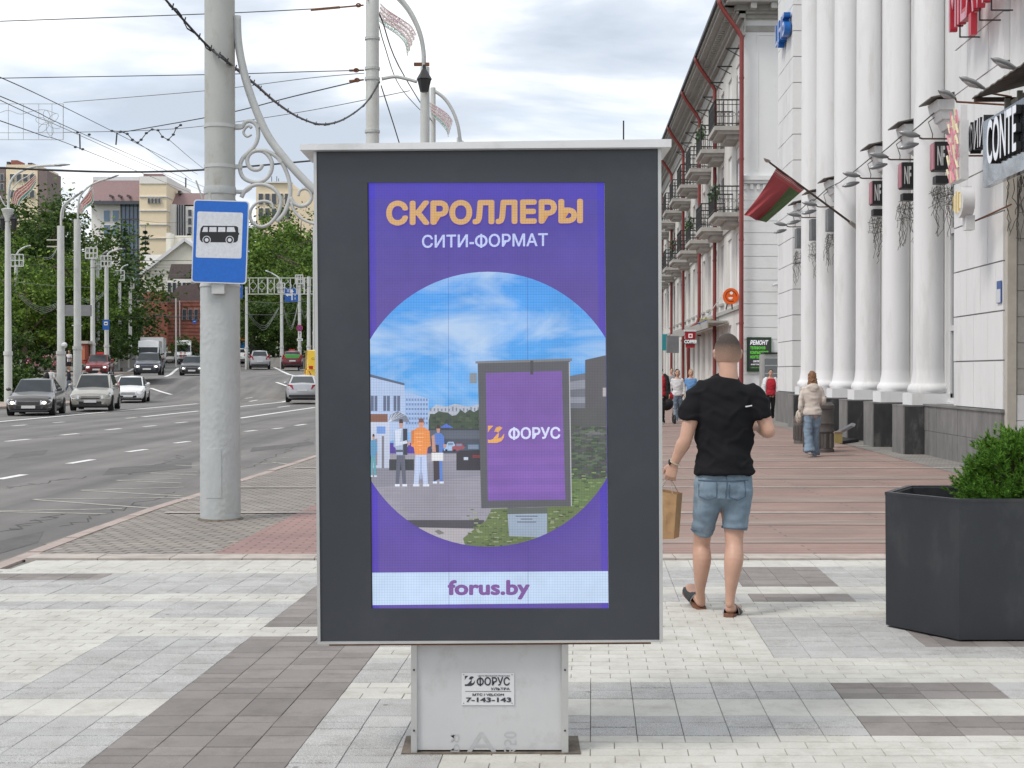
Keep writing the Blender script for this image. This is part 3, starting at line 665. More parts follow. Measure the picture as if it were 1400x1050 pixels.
# canopy and kiosk
sp_(ms, [(531, 576), (534, 567), (544, 562), (556, 569), (560, 577)], (120, 128, 146))
for i in range(5): sp_(ms, [(531, 577), (532, 577), (537+i*5, 564+abs(i-2)), (536+i*5, 564+abs(i-2))], (205, 212, 228))
rc(ms, 505, 566, 530, 577, (128, 88, 72)); rc(ms, 505, 577, 533, 640, (190, 200, 222)); rc(ms, 515, 583, 527, 593, (110, 150, 215))
rc(ms, 512, 600, 516, 636, (150, 140, 150)); rc(ms, 522, 596, 525, 640, (120, 118, 130)); rc(ms, 532, 628, 566, 643, (58, 62, 66))
# umbrella and cars
sp_(ms, [(601, 585), (610, 579), (620, 585)], (80, 110, 200)); rc(ms, 586, 586, 662, 588, (55, 60, 72))
def car2(x, y, w_, h, col):
    sp_(ms, [(x, y+h), (x, y+h*.45), (x+w_*.18, y+h*.4), (x+w_*.32, y), (x+w_*.75, y), (x+w_*.9, y+h*.4), (x+w_, y+h*.5), (x+w_, y+h)], col); rc(ms, x+w_*.33, y+h*.1, x+w_*.73, y+h*.4, (120, 135, 160)); rc(ms, x+w_*.1, y+h*.85, x+w_*.28, y+h*1.1, (30, 30, 34)); rc(ms, x+w_*.7, y+h*.85, x+w_*.88, y+h*1.1, (30, 30, 34))
car2(607, 604, 17, 12, (160, 190, 225)); car2(618, 606, 18, 10, (150, 80, 92)); car2(590, 604, 16, 9, (90, 100, 120)); car2(628, 606, 36, 20, (64, 86, 106))
sp_(ms, [(624, 620), (628, 616), (662, 615), (662, 643), (624, 643)], (48, 48, 56)); rc(ms, 634, 625, 640, 629, (190, 200, 220)); rc(ms, 646, 622, 656, 626, (120, 50, 56))
# dark building and greens on the right
sp_(ms, [(779, 514), (800, 510), (800, 560), (779, 560)], (108, 112, 124)); sp_(ms, [(779, 522), (800, 519), (800, 531), (779, 533)], (140, 145, 158)); rc(ms, 779, 543, 801, 551, (140, 145, 158))
sp_(ms, [(800, 492), (836, 484), (836, 660), (800, 660)], (84, 84, 88)); rc(ms, 779, 558, 836, 660, (80, 82, 82)); rc(ms, 824, 530, 830, 542, (170, 165, 165))
rc(ms, 800, 588, 830, 594, (112, 112, 116))
for i in range(240):
    x = 779+rs.random()*52; y = 582+rs.random()*80; rc(ms, x, y, x+5+rs.random()*4, y+2.5, rs.choice([(60, 76, 62), (74, 92, 70), (92, 100, 90), (66, 66, 66), (84, 104, 76)]))
rc(ms, 779, 655, 836, 760, (96, 118, 72))
for i in range(120):
    x = 775+rs.random()*56; y = 640+rs.random()*95; rc(ms, x, y, x+6, y+1.6, rs.choice([(110, 138, 78), (84, 104, 64), (128, 150, 96), (70, 88, 58)]))
# kerb shadow, slabs, grass
sp_(ms, [(556, 711), (662, 711), (662, 723), (570, 721)], (74, 72, 80)); sp_(ms, [(570, 721), (662, 723), (662, 750), (590, 750)], (172, 168, 174)); sp_(ms, [(594, 726), (600, 724), (608, 729), (600, 731)], (120, 118, 116))
sp_(ms, [(633, 736), (650, 722), (664, 712), (672, 696), (780, 692), (836, 700), (836, 760), (640, 760)], (100, 116, 72))
for i in range(220):
    x = 636+rs.random()*150; y = 696+rs.random()*52; rc(ms, x, y, x+3+rs.random()*4, y+1.5, rs.choice([(122, 144, 84), (74, 92, 56), (92, 112, 66), (62, 76, 50), (150, 156, 128)]))
# inner stand
rc(ms, 694, 694, 748, 704, (88, 96, 92)); sp_(ms, [(694, 703), (748, 702), (748, 735), (696, 733)], (150, 166, 186))
for i, w_ in enumerate((30, 16, 26)): rc(ms, 720-w_/2, 705+i*4, 720+w_/2, 706.4+i*4, (92, 100, 118))
sp_(ms, [(653, 496), (779, 493), (782, 692), (658, 695)], (84, 86, 92)); sp_(ms, [(650, 494), (782, 490), (782, 493.5), (650, 497)], (120, 122, 126)); sp_(ms, [(777.5, 495), (779, 495), (782, 692), (780.5, 692)], (170, 172, 176))
sp_(ms, [(664, 510), (768, 507), (773, 683), (667, 684.5)], (118, 84, 166))
for i in range(9): sp_(ms, [(664.2+i*.3, 512+i*19), (768.4+i*.5, 510+i*19), (768.6+i*.5, 520+i*19), (664.5+i*.3, 522+i*19)], (118+i, 84+i//2, 164+i))
rc(ms, 642, 510, 652, 524, (130, 140, 150)); rc(ms, 725, 493, 729, 512, (66, 68, 74))
# people in the picture
def man2(x, y, w_, h, shirt, legs, hair, skin, arm=None):
    sp_(ms, [(x+w_*.40, y), (x+w_*.62, y), (x+w_*.66, y+h*.06), (x+w_*.6, y+h*.13), (x+w_*.42, y+h*.13), (x+w_*.37, y+h*.06)], skin); sp_(ms, [(x+w_*.38, y+h*.05), (x+w_*.4, y-h*.01), (x+w_*.62, y-h*.01), (x+w_*.66, y+h*.05)], hair)
    sp_(ms, [(x+w_*.22, y+h*.5), (x+w_*.78, y+h*.5), (x+w_*.85, y+h*.97), (x+w_*.62, y+h*.97), (x+w_*.5, y+h*.62), (x+w_*.38, y+h*.97), (x+w_*.14, y+h*.97)], legs)
    sp_(ms, [(x+w_*.32, y+h*.125), (x+w_*.7, y+h*.125), (x+w_*.94, y+h*.18), (x+w_, y+h*.4), (x+w_*.84, y+h*.42), (x+w_*.8, y+h*.53), (x+w_*.2, y+h*.53), (x+w_*.14, y+h*.42), (x, y+h*.4), (x+w_*.06, y+h*.18)], shirt)
    rc(ms, x+w_*.1, y+h*.965, x+w_*.42, y+h, (215, 222, 236)); rc(ms, x+w_*.6, y+h*.965, x+w_*.92, y+h, (215, 222, 236))
    if arm: rc(ms, x+w_*.9, y+h*.32, x+w_*1.12, y+h*.38, skin)
man2(538, 574, 20, 91, (165, 180, 205), (92, 96, 112), (60, 50, 50), (190, 150, 140), 1)
rc(ms, 551, 586, 557, 622, (52, 56, 70)); sp_(ms, [(540, 588), (549, 586), (547, 604), (556, 602), (557, 606), (541, 610)], (205, 215, 235)); rc(ms, 540, 615, 552, 618, (80, 88, 110))
man2(562, 573, 27, 92, (226, 142, 74), (186, 200, 232), (120, 84, 78), (206, 150, 128))
for i in range(5): rc(ms, 567+i*1.5, 592+i*5.5, 580-i, 593+i*5.5, (240, 176, 120))
sp_(ms, [(562, 589), (566, 588), (566, 606), (562, 608)], (206, 122, 60)); sp_(ms, [(574, 625), (577, 625), (576.5, 655), (574.5, 655)], (160, 176, 212))
man2(590, 582, 18, 79, (84, 124, 200), (84, 124, 200), (60, 44, 44), (190, 146, 132), 1)
sp_(ms, [(592, 608), (600, 608), (601, 655), (593, 658)], (62, 52, 58)); rc(ms, 590, 619, 606, 630, (222, 224, 226)); sp_(ms, [(590, 596), (594, 594), (596, 618), (591, 618)], (190, 146, 132))
man2(505, 594, 11, 58, (92, 150, 190), (96, 160, 175), (60, 44, 44), (190, 146, 132))
ms.build('screen_picture', M_SCREEN, scr)
# lettering on the screen
ms = MB(); lay[0] += 1; kk = .7+.035*lay[0]+.6
BL = lambda x, y, mm: B(x, y, mm)
T2(ms, BL, 'СКРОЛЛЕРЫ', 528, 274.5, 797, 308.5, c8(206, 161, 102), .05, kk, dy=-3.0, space=1.02)
T2(ms, BL, 'СИТИ-ФОРМАТ', 577, 321, 749, 340, c8(188, 200, 242), .018, kk, dy=-2.5)
T2(ms, BL, 'ФОРУС', 695, 584, 766, 601.5, c8(214, 220, 250), .028, kk, dy=-.6)
logo(ms, BL, 667, 582, 689.5, 605.5, c8(228, 168, 88), kk)
ms.face([B(509, 783, 1), B(831.3, 780.8, 1), B(831.8, 824.2, 1), B(509.5, 827.3, 1)], c8(190, 212, 240))
T2(ms, BL, 'forus.by', 612, 793, 724.5, 820, c8(120, 78, 150), .04, kk, dy=-.5)
for x in (612.5, 720.5): ms.face([B(x, 252, 2.2), B(x+.35, 252, 2.2), B(x+1.7, 830, 2.2), B(x+1.3, 830, 2.2)], c8(70, 60, 130))
ms.build('screen_lettering', M_SCREEN, scr)
# faint hints of what stands behind the viewer: only the real gloss of the screen gives them
m1 = MB()
for (xa_, ya_, yb_) in [(501.6, 250, 832), (830.5, 640, 832)]:
    m1.prism([B(xa_+(ya_-250)*.0095, ya_, 6.8), B(xa_+2.2+(ya_-250)*.0095, ya_, 6.8), B(xa_+2.2+(yb_-250)*.0095, yb_, 6.8), B(xa_+(yb_-250)*.0095, yb_, 6.8)][::-1], (0, .002, 0))
m1.build('screen_edge', M_DARK, bd)

# ================================================================== big lamp pole with the bus stop sign
M_POLE = mat('pole_grey_paint', (.42, .44, .44), .55, var=.07, scale=5, bump=.9, bscale=9, stain=(.36, .33, .27), stain_amt=.35, stain_scale=3, stretch=(1, 1, .5))
M_POLEU = mat('pole_upper_paint', (.40, .405, .385), .5, var=.06, scale=6, stain=(.22, .17, .12), stain_amt=.5, stain_scale=4, stretch=(1, 1, .45), bump=.2, bscale=30)
M_GREYM = mat('grey_metal_paint', (.46, .47, .46), .5, var=.08, scale=6)
pc = Vector((-3.09, 14.72, 0))
pole = thing('lamp_pole', 'thick grey painted pole with peeling paint on the pavement behind the bus stop sign', 'pole', pc)
zc = P(300, 392, 14.7).z
n_ = 40; mb = MB(); prof = []
for i in range(151):
    z = zc*i/150; prof.append((.211-.006*i/150, z))
mb.lathe(prof, pc, 110)
mb.v = [tuple(Vector(v)+ (Vector(v)-Vector((pc.x, pc.y, v[2]))).normalized()*(.0013*noise.noise(Vector(v)*5)+.003*max(0, 1-5*abs(noise.noise(Vector((v[0]*13, v[1]*13, v[2]*11+3)))))*max(0, min(1, .6+1.4*noise.noise(Vector(v)*3)))+.0022*max(0, 1-6*abs(noise.noise(Vector((v[0]*24+5, v[1]*24, v[2]*20))))))) if .01 < v[2] < zc-.01 else v for v in mb.v]
mb.build('lower_tube', M_POLE, pole, smooth='auto')
mb = MB(); mb.lathe([(.205, zc-.02), (.214, zc+.0), (.20, zc+.05), (.17, zc+.1), (.163, zc+.16)], pc, 32); mb.build('collar', M_POLE, pole, smooth='auto')
mb = MB(); mb.lathe([(.163, zc+.1), (.160, 3.55), (.157, 6.5), (.15, 11)], pc, 36); up_ = mb.build('upper_tube', M_POLEU, pole, smooth='auto')
mb = MB(); zs = P(300, 262, 14.7).z; mb.lathe([(.168, zs-.03), (.172, zs), (.166, zs+.05)], pc, 32); mb.build('weld_ring', M_POLE, pole, smooth='auto')
for z in (P(300, 173, 14.7).z, P(300, 228, 14.7).z):
    mb = MB(); mb.lathe([(.162, z-.018), (.166, z-.018), (.166, z+.018), (.162, z+.018)], pc, 32); mb.build('clamp_band', M_GREYM, pole, smooth='auto')
mb = MB()
for i in range(8):
    pass
a0, a1 = R(-90-30), R(-90+14)
zb, ztp = P(290, 681, 14.5).z, P(290, 614, 14.5).z
N_ = 10; vin = []; 
for i in range(N_):
    b0 = a0+(a1-a0)*i/N_; b1_ = a0+(a1-a0)*(i+1)/N_
    for (ra, rb) in ((.2165, .2165),):
        mb.hexa([(pc.x+math.cos(b0)*.206, pc.y+math.sin(b0)*.206, zb), (pc.x+math.cos(b1_)*.206, pc.y+math.sin(b1_)*.206, zb), (pc.x+math.cos(b1_)*ra, pc.y+math.sin(b1_)*ra, zb), (pc.x+math.cos(b0)*ra, pc.y+math.sin(b0)*ra, zb),
                 (pc.x+math.cos(b0)*.206, pc.y+math.sin(b0)*.206, ztp), (pc.x+math.cos(b1_)*.206, pc.y+math.sin(b1_)*.206, ztp), (pc.x+math.cos(b1_)*ra, pc.y+math.sin(b1_)*ra, ztp), (pc.x+math.cos(b0)*ra, pc.y+math.sin(b0)*ra, ztp)])
mb.build('access_panel', M_POLE, pole)
mb = MB(); mb.lathe([(.24, 0.0), (.235, .012), (.21, .02)], pc, 30)
mb.v = [(v[0]+.012*noise.noise(Vector(v)*20), v[1]+.012*noise.noise(Vector(v)*23), v[2]) for v in mb.v]; mb.build('root_earth', M_DIRT, pole)
# scroll bracket
Yb = 14.72
def spiral(pts, r, n=6, sub=6):
    pts = [P(x, y, Yb) for x, y in pts]; return cat(pts, sub)
def cat(p, sub=5):
    out_ = []; n = len(p)
    for i in range(n-1):
        p0, p1, p2, p3 = p[max(i-1, 0)], p[i], p[i+1], p[min(i+2, n-1)]
        for j in range(sub):
            t = j/sub
            out_.append(.5*((2*p1)+(p2-p0)*t+(2*p0-5*p1+4*p2-p3)*t*t+(3*p1-p0-3*p2+p3)*t**3))
    out_.append(p[-1]); return out_
br = thing('scroll_bracket', 'ornate white-grey scrollwork bracket curling from the upper right side of the thick pole', 'bracket', P(330, 260, Yb))
mb = MB(); mb.tube(cat([P(x, y, Yb) for x, y in [(324, 22), (326, 60), (335, 105), (348, 145), (366, 185), (388, 215), (408, 238), (430, 260), (455, 280), (480, 292)]], 5), .042, 10); mb.build('main_arc', M_GREYM, br, smooth=True)
scrolls = [
 [(322, 175), (330, 174), (336, 167), (344, 166), (351, 172), (353, 185), (349, 198), (340, 208), (331, 218), (328, 230), (332, 242), (342, 248), (353, 249), (363, 245), (370, 236), (372, 224), (368, 214), (360, 207), (350, 206), (342, 210), (338, 218), (340, 227), (347, 232), (355, 231), (359, 225)],
 [(344, 175), (340, 172), (335, 176), (333, 182), (338, 187), (344, 184)],
 [(330, 270), (335, 261), (345, 254), (357, 252), (369, 255), (378, 262), (384, 273), (382, 287), (376, 298), (367, 307), (356, 310), (346, 305), (342, 296), (344, 285), (352, 277), (362, 275), (371, 278), (374, 286)],
 [(350, 206), (362, 206), (375, 212), (385, 222), (392, 236), (396, 250), (397, 264), (394, 278), (388, 292), (378, 303)],
 [(397, 270), (402, 278), (412, 282), (421, 279), (426, 271), (424, 262), (417, 258), (410, 261), (408, 268)],
 [(398, 276), (402, 288), (410, 297), (420, 303), (434, 307), (450, 308)],
 [(322, 262), (334, 262), (343, 256)]]
for i, sc_ in enumerate(scrolls):
    mb = MB(); pts = cat([P(x, y, Yb) for x, y in sc_], 4); k = len(pts)
    rr = [((.020 if i not in (1, 5) else .014)*(1-.45*j/k)+.003, .022) for j in range(k)]
    mb.tube(pts, rr, 8, side=(1, 0, 0)); mb.build('scroll', M_GREYM, br, smooth=True)
for (a, b) in [((352, 173), (356, 170)), ((381, 222), (389, 214)), ((322, 228), (331, 228)), ((322, 173), (332, 173))]:
    mb = MB(); mb.beam(P(*a, Yb), P(*b, Yb), .045); mb.build('clip', M_GREYM, br)
# bus stop sign
sg = thing('bus_stop_sign', 'blue bus stop sign with a black bus emblem fixed to the thick grey pole', 'sign', P(300, 386, 14.42))
Ys = 14.42
def Q(px, py, mm=0): return P(px, py, Ys-mm*.001+ (px-300)*.0006)
def rr_poly(c, rad, n=5):
    out_ = []; k = len(c)
    for i in range(k):
        a, b, d = Vector(c[i-1]), Vector(c[i]), Vector(c[(i+1) % k]); u = (a-b).normalized(); v = (d-b).normalized()
        p0, p1 = b+u*rad, b+v*rad
        for j in range(n+1):
            t = j/n; out_.append(((1-t)**2*p0+2*t*(1-t)*b+t*t*p1))
    return out_
def sgp(c, rad, mm): return [Q(p.x, p.y, mm) for p in rr_poly(c, rad)]
SC_ = [(265, 272.5), (340.5, 275), (336.5, 388.5), (261.5, 386)]
mb = MB(); mb.prism(sgp(SC_, 5, 0)[::-1], (0, .028, 0)); mb.build('backing', mat('sign_white', (.62, .64, .66), .4, var=.04), sg)
mb = MB(); mb.face(sgp([(266.3, 274), (339.2, 276.3), (335.3, 387), (262.8, 384.7)], 4.5, 1)[::-1], S(18, 98, 190)); mb.build('blue_face', attr_mat('sign_print', rough=.35), sg)
mb = MB(); mb.face(sgp([(270, 289), (332.2, 290.8), (330, 353.5), (267.5, 352)], 2.5, 2)[::-1], S(205, 208, 214)); mb.build('white_panel', attr_mat('sign_print'), sg)
mb = MB(); K = (.01, .01, .012); Wt = S(208, 210, 216)
mb.face([Q(*p, 3) for p in [(273, 320), (274.5, 312), (277.5, 308.5), (323, 309), (325.5, 311), (326, 322), (325, 329), (322, 331.5), (276, 331), (273.5, 328)]], K)
for x0, x1 in [(277, 284), (286.5, 296), (298.5, 308), (310.5, 321)]:
    s_ = 1.5 if x0 < 280 else 0; s2 = -1 if x0 > 309 else 0
    mb.face([Q(x0-.6, 317, 3.6), Q(x0+s_, 310.5, 3.6), Q(x1-(1 if x0 > 309 else 0), 310.5, 3.6), Q(x1+(1 if x0 > 309 else 0), 317, 3.6)], Wt)
def ring(cx, cy, r, mm, col):
    mb.face([Q(cx+r*math.cos(2*math.pi*j/24), cy+r*math.sin(2*math.pi*j/24), mm) for j in range(24)], col)
for cx in (282.5, 314):
    ring(cx, 328, 5.6, 4.0, Wt); ring(cx, 328, 4.6, 4.4, K); ring(cx, 328, 2.6, 4.8, Wt)
mb.face([Q(325, 318, 3), Q(327, 318, 3), Q(327, 321, 3), Q(325, 321, 3)], K)
mb.build('bus_symbol', attr_mat('sign_print'), sg)
for y in (284, 372):
    mb = MB(); z = P(300, y, 14.4).z; mb.lathe([(.172 if y < 300 else .176, z-.02), (.178, z-.02), (.178, z+.02), (.172, z+.02)], pc, 24); mb.build('fixing_band', M_GREYM, sg, smooth='auto')
mb = MB(); mb.beam(P(268, 247, 14.45), P(277, 272, 14.45), .03, .012); mb.beam(P(286, 262, 14.46), P(287, 276, 14.46), .03); mb.build('old_bracket', M_POLEU, sg)
mb = MB(); mb.box(pc.x-.03, pc.x+.10, 14.44, 14.56, P(300, 388, 14.4).z-.1, P(300, 388, 14.4).z+.3); mb.build('stand_off', M_GREYM, sg)
# ================================================================== hexagonal planter with a dwarf pine
M_PLANT = mat('planter_dark', (.020, .023, .029), .42, var=.25, scale=3, stain=(.050, .050, .048), stain_amt=.6, stain_scale=3.2, stretch=(1, 1, .5))
pA, pB = G(1311, 878), G(1216, 858); L_ = .565
c0 = Vector((pA.x, pA.y)); d1 = (Vector((pB.x, pB.y))-c0).normalized(); 
hx = []
ang = math.atan2(d1.y, d1.x)
# corner order: left corner, front-left corner, then round the hexagon
p = c0 + d1*L_; pts = [p, c0]; a = ang + math.pi
for i in range(4):
    a += R(60); pts.append(pts[-1] + Vector((math.cos(a), math.sin(a)))*L_)
cen = sum(pts, Vector((0, 0)))/6
pl = thing('planter', 'large dark grey hexagonal planter standing on the plaza tiles at the right edge', 'planter', (cen.x, cen.y, 0))
def hexr(s_, z): return [(cen.x+(q.x-cen.x)*s_, cen.y+(q.y-cen.y)*s_, z) for q in pts]
H_ = .82
for i in range(6):
    a, b = hexr(1, .012)[i], hexr(1, .012)[(i+1) % 6]; at, bt_ = hexr(1.01, H_)[i], hexr(1.01, H_)[(i+1) % 6]; ai, bi = hexr(.93, H_)[i], hexr(.93, H_)[(i+1) % 6]; al, bl = hexr(.93, .3)[i], hexr(.93, .3)[(i+1) % 6]
    mb = MB(); mb.add([a, b, bt_, at, bi, ai, bl, al], [(0, 1, 2, 3), (3, 2, 4, 5), (5, 4, 6, 7)])
    o = mb.build('side_panel', M_PLANT, pl)
    bv = o.modifiers.new('bevel', 'BEVEL'); bv.width = .008; bv.segments = 2; bv.limit_method = 'ANGLE'
mb = MB(); 
for i in range(6):
    a, b = hexr(1.016, H_-.014)[i], hexr(1.016, H_-.014)[(i+1) % 6]; at, bt_ = hexr(1.016, H_+.004)[i], hexr(1.016, H_+.004)[(i+1) % 6]; ai, bi = hexr(.94, H_+.004)[i], hexr(.94, H_+.004)[(i+1) % 6]
    mb.add([a, b, bt_, at, ai, bi], [(0, 1, 2, 3), (3, 2, 5, 4)])
mb.build('rim', M_PLANT, pl)
mb = MB(); mb.face(hexr(.94, H_-.14)); mb.build('soil', M_DIRT, pl)
mb = MB(); mb.face(hexr(.99, .0125)[::-1]); mb.build('bottom', M_PLANT, pl)
def leaf_mat(name, cols, rough=.6, trans=.25):
    m = bpy.data.materials.new(name); m.use_nodes = True; nd = m.node_tree.nodes; L = m.node_tree.links; p = nd['Principled BSDF']; p.inputs['Roughness'].default_value = rough; p.inputs['Specular IOR Level'].default_value = .25
    ge = nd.new('ShaderNodeNewGeometry'); r = nd.new('ShaderNodeValToRGB'); L.new(ge.outputs['Random Per Island'], r.inputs[0]); e = r.color_ramp.elements
    while len(e) < len(cols): e.new(.5)
    for i, c in enumerate(cols): e[i].position = i/(len(cols)-1); e[i].color = (*c, 1)
    oi = nd.new('ShaderNodeObjectInfo'); n = nd.new('ShaderNodeTexNoise'); n.inputs['Scale'].default_value = .35; n.inputs['Detail'].default_value = 3; L.new(ge.outputs['Position'], n.inputs['Vector'])
    r2 = nd.new('ShaderNodeValToRGB'); L.new(n.outputs['Fac'], r2.inputs[0]); e = r2.color_ramp.elements; e[0].position = .35; e[1].position = .65; e[0].color = (.7, .78, .75, 1); e[1].color = (1.2, 1.12, .95, 1)
    mm = nd.new('ShaderNodeMix'); mm.data_type = 'RGBA'; mm.blend_type = 'MULTIPLY'; mm.inputs[0].default_value = 1; L.new(r.outputs[0], mm.inputs[6]); L.new(r2.outputs[0], mm.inputs[7]); L.new(mm.outputs[2], p.inputs['Base Color'])
    if trans:
        tr = nd.new('ShaderNodeBsdfTranslucent'); L.new(mm.outputs[2], tr.inputs[0]); ms_ = nd.new('ShaderNodeMixShader'); ms_.inputs[0].default_value = trans
        L.new(p.outputs[0], ms_.inputs[1]); L.new(tr.outputs[0], ms_.inputs[2]); L.new(ms_.outputs[0], nd['Material Output'].inputs[0])
    _m[name] = m; return m
M_PINE = leaf_mat('pine_needles', [(.025, .07, .012), (.06, .15, .02), (.11, .25, .03), (.17, .34, .05)], .5, .15)
M_BARK = mat('bark', (.10, .075, .055), .95, var=.3, scale=12, bump=.8, bscale=30)
pt = thing('dwarf_pine', 'round bright green dwarf pine bush growing in the dark planter', 'bush', (cen.x, cen.y, H_-.14))
rp = random.Random(21); mb = MB(); nb = MB()
cc = Vector((cen.x+.32, cen.y-.02, H_-.03)); rad = Vector((.40, .38, .385))
for i in range(240):
    th = rp.uniform(0, 2*math.pi); ph = math.acos(rp.uniform(-.15, 1)); d = Vector((math.sin(ph)*math.cos(th), math.sin(ph)*math.sin(th), math.cos(ph)))
    rr = rp.uniform(.74, 1.0)*(1+.22*noise.noise(d*3.4)); tip = cc + Vector((d.x*rad.x, d.y*rad.y, d.z*rad.z))*rr
    nb.tube([cc+Vector((0, 0, -.1)), cc.lerp(tip, .6), tip], [.009, .005, .002], 4)
    for j in range(12):
        ax = (d+Vector((rp.gauss(0, .6), rp.gauss(0, .6), rp.gauss(0, .45)+.3))).normalized(); st_ = tip+Vector((rp.gauss(0, .035), rp.gauss(0, .035), rp.gauss(0, .028))); ln = rp.uniform(.03, .07)
        for k in range(34):
            t = rp.random(); o_ = st_ + ax*ln*t; a = rp.uniform(0, 2*math.pi)
            s1 = ax.orthogonal().normalized(); s2 = ax.cross(s1); out_ = s1*math.cos(a)+s2*math.sin(a)
            nd_ = (out_*(.9-.5*t)+ax*(.6+.5*t)).normalized(); nl = rp.uniform(.018, .034); wv = nd_.cross(Vector((rp.uniform(-1, 1), rp.uniform(-1, 1), rp.uniform(-1, 1)))).normalized()*.0026
            mb.face([o_-wv, o_+wv, o_+nd_*nl])
mb.build('needles', M_PINE, pt); nb.build('branches', M_BARK, pt)
# ================================================================== colonnaded white building on the right
M_WHITEW = mat('white_facade', (.70, .70, .70), .8, var=.04, scale=1.2, stain=(.47, .47, .46), stain_amt=.5, stain_scale=.8, bump=.15, bscale=25, stretch=(1, 1, .35))
M_COL = mat('white_column', (.73, .73, .735), .75, var=.04, scale=2.0, stain=(.52, .515, .50), stain_amt=.5, stain_scale=2.2, stretch=(1, 1, .16), bump=.12, bscale=20)
M_BLK = mat('dark_plinth_granite', (.05, .05, .052), .35, var=.25, scale=6, stain=(.16, .155, .15), stain_amt=.6, stain_scale=3, stretch=(1, 1, .4))
M_BLKL = mat('worn_plinth_stone', (.17, .165, .16), .7, var=.22, scale=4, stain=(.28, .27, .26), stain_amt=.5, stain_scale=2.5, stretch=(1, 1, .4))
M_GLASS = mat('window_glass_grey', (.17, .19, .20), .08, var=.15, scale=.8, spec=.8)
M_PVC = mat('white_window_frame', (.60, .60, .60), .4, var=.04)
M_STONEG = mat('grey_portal_stone', (.33, .32, .30), .85, var=.15, scale=3, bump=.3, bscale=30, stain=(.22, .21, .20), stain_amt=.5, stain_scale=2)
M_BEIGE = mat('beige_strip', (.46, .43, .38), .8, var=.12, scale=3)
M_SHEET = mat('weathered_roof_sheet', (.12, .11, .10), .7, metal=.2, var=.3, scale=4, stain=(.14, .07, .04), stain_amt=.7, stain_scale=3)
M_IRON = mat('black_iron', (.025, .025, .027), .5, metal=.3, var=.2)
M_ARM = mat('brown_arm', (.09, .06, .05), .7, var=.3, scale=10)
def F1(t, d, z): return Vector((fx(t)-d, t, z))
def fbox(mb, t0, t1, d0, d1, z0, z1, col=None, mi=0, fn=F1):
    mb.hexa([fn(t0, d0, z0), fn(t0, d1, z0), fn(t1, d1, z0), fn(t1, d0, z0), fn(t0, d0, z1), fn(t0, d1, z1), fn(t1, d1, z1), fn(t1, d0, z1)], col, mi)
b1_ = thing('colonnade_building', 'white building with tall columns on black pedestals along the right of the sidewalk', 'building', F1(33, 0, 0))
# masonry core, recessed
mb = MB(); fbox(mb, 24.5, 42.04, -.62, -4, 0, 15.5); fbox(mb, 42.08, 44.97, -.32, -4, 0, 15.5); fbox(mb, 21.79, 24.47, -.32, -4, 0, 15.5)
mb.build('wall', M_WHITEW, b1_)
wins = [(25.1, 26.4), (27.3, 29.0), (30.0, 31.7), (32.7, 34.4), (35.3, 36.9), (37.9, 39.4), (40.3, 41.7)]
mb = MB()
mb.wall(lambda t, z, dd: F1(t, -.42-dd, z), 24.5, 42.05, 0.9, 15.5, [(a-.15, b+.15, 1.0, 5.75) for a, b in wins], .14); mb.build('niche_wall', M_WHITEW, b1_)
for a, b in wins:
    mb = MB(); a -= .15; b += .15; d0, d1 = -.485, -.54
    for (t0, t1, z0, z1) in [(a, a+.08, 1, 5.75), (b-.08, b, 1, 5.75), ((a+b)/2-.04, (a+b)/2+.04, 1.08, 5.67), (a+.08, b-.08, 1, 1.08), (a+.08, b-.08, 5.67, 5.75)]: fbox(mb, t0, t1, d0, d1, z0, z1)
    for z in (2.35, 4.2): fbox(mb, a+.08, (a+b)/2-.04, d0, d1, z, z+.1); fbox(mb, (a+b)/2+.04, b-.08, d0, d1, z, z+.1)
    wf = mb.build('window', M_PVC, b1_)
    mb = MB(); mb.face([F1(a+.03, -.52, 1.03), F1(b-.03, -.52, 1.03), F1(b-.03, -.52, 5.72), F1(a+.03, -.52, 5.72)]); mb.build('pane', M_GLASS, wf)
for (a, b, nm) in [(21.75, 24.5, 0), (42.05, 45.0, 1)]:
    z = .97; k = 0
    while z < 15.2:
        mb = MB(); g = .012; nseg = 7
        # shallow vertical boards run through every course
        for j in range(nseg):
            t0 = a+(b-a)*j/nseg; t1 = a+(b-a)*(j+1)/nseg; dz = rnd.uniform(-.004, .004)
            fbox(mb, t0+(.002 if j else 0), t1-(.002 if j < nseg-1 else 0), -.3 if nm == 0 else -.62, dz, z+g, z+.78-g)
        mb.build('stone_course', M_WHITEW, b1_); z += .78; k += 1
for a, b in ((21.79, 24.47), (42.09, 44.95)): mb = MB(); fbox(mb, a, b, -.28, -.03, 0.9, 15.5); mb.build('joint_backing', mat('joint_shadow_grey', (.30, .30, .30), .9), b1_)
# plinth slabs
t = 21.72; j = 0
while t < 26.3:
    l = rnd.uniform(.55, .75); t1 = min(t+l, 26.38)
    for (z0, z1) in ((0, .46), (.466, .93)):
        if rnd.random() < .5: 
            tm = (t+t1)/2; parts_ = [(t, tm), (tm, t1)]
        else: parts_ = [(t, t1)]
        for p_, q_ in parts_:
            mb = MB(); fbox(mb, p_+.003, q_-.003, -.2, .03+rnd.uniform(-.004, .004), z0, z1); mb.build('plinth_slab', M_BLKL, b1_)
    t = t1+.001
    if t1 >= 26.37: break
mb = MB(); fbox(mb, 21.70, 26.4, -.4, .055, .93, .965); mb.build('plinth_ledge', M_BLKL, b1_)
mb = MB(); fbox(mb, 42.0, 45.05, -.4, .06, 0, .94); mb.build('plinth_slab', M_BLKL, b1_)
mb = MB(); fbox(mb, 26.5, 41.98, -.38, -.58, 0, .94); mb.build('niche_plinth', M_BLK, b1_)
cols = [26.85, 29.5, 32.2, 34.85, 37.35, 39.75]
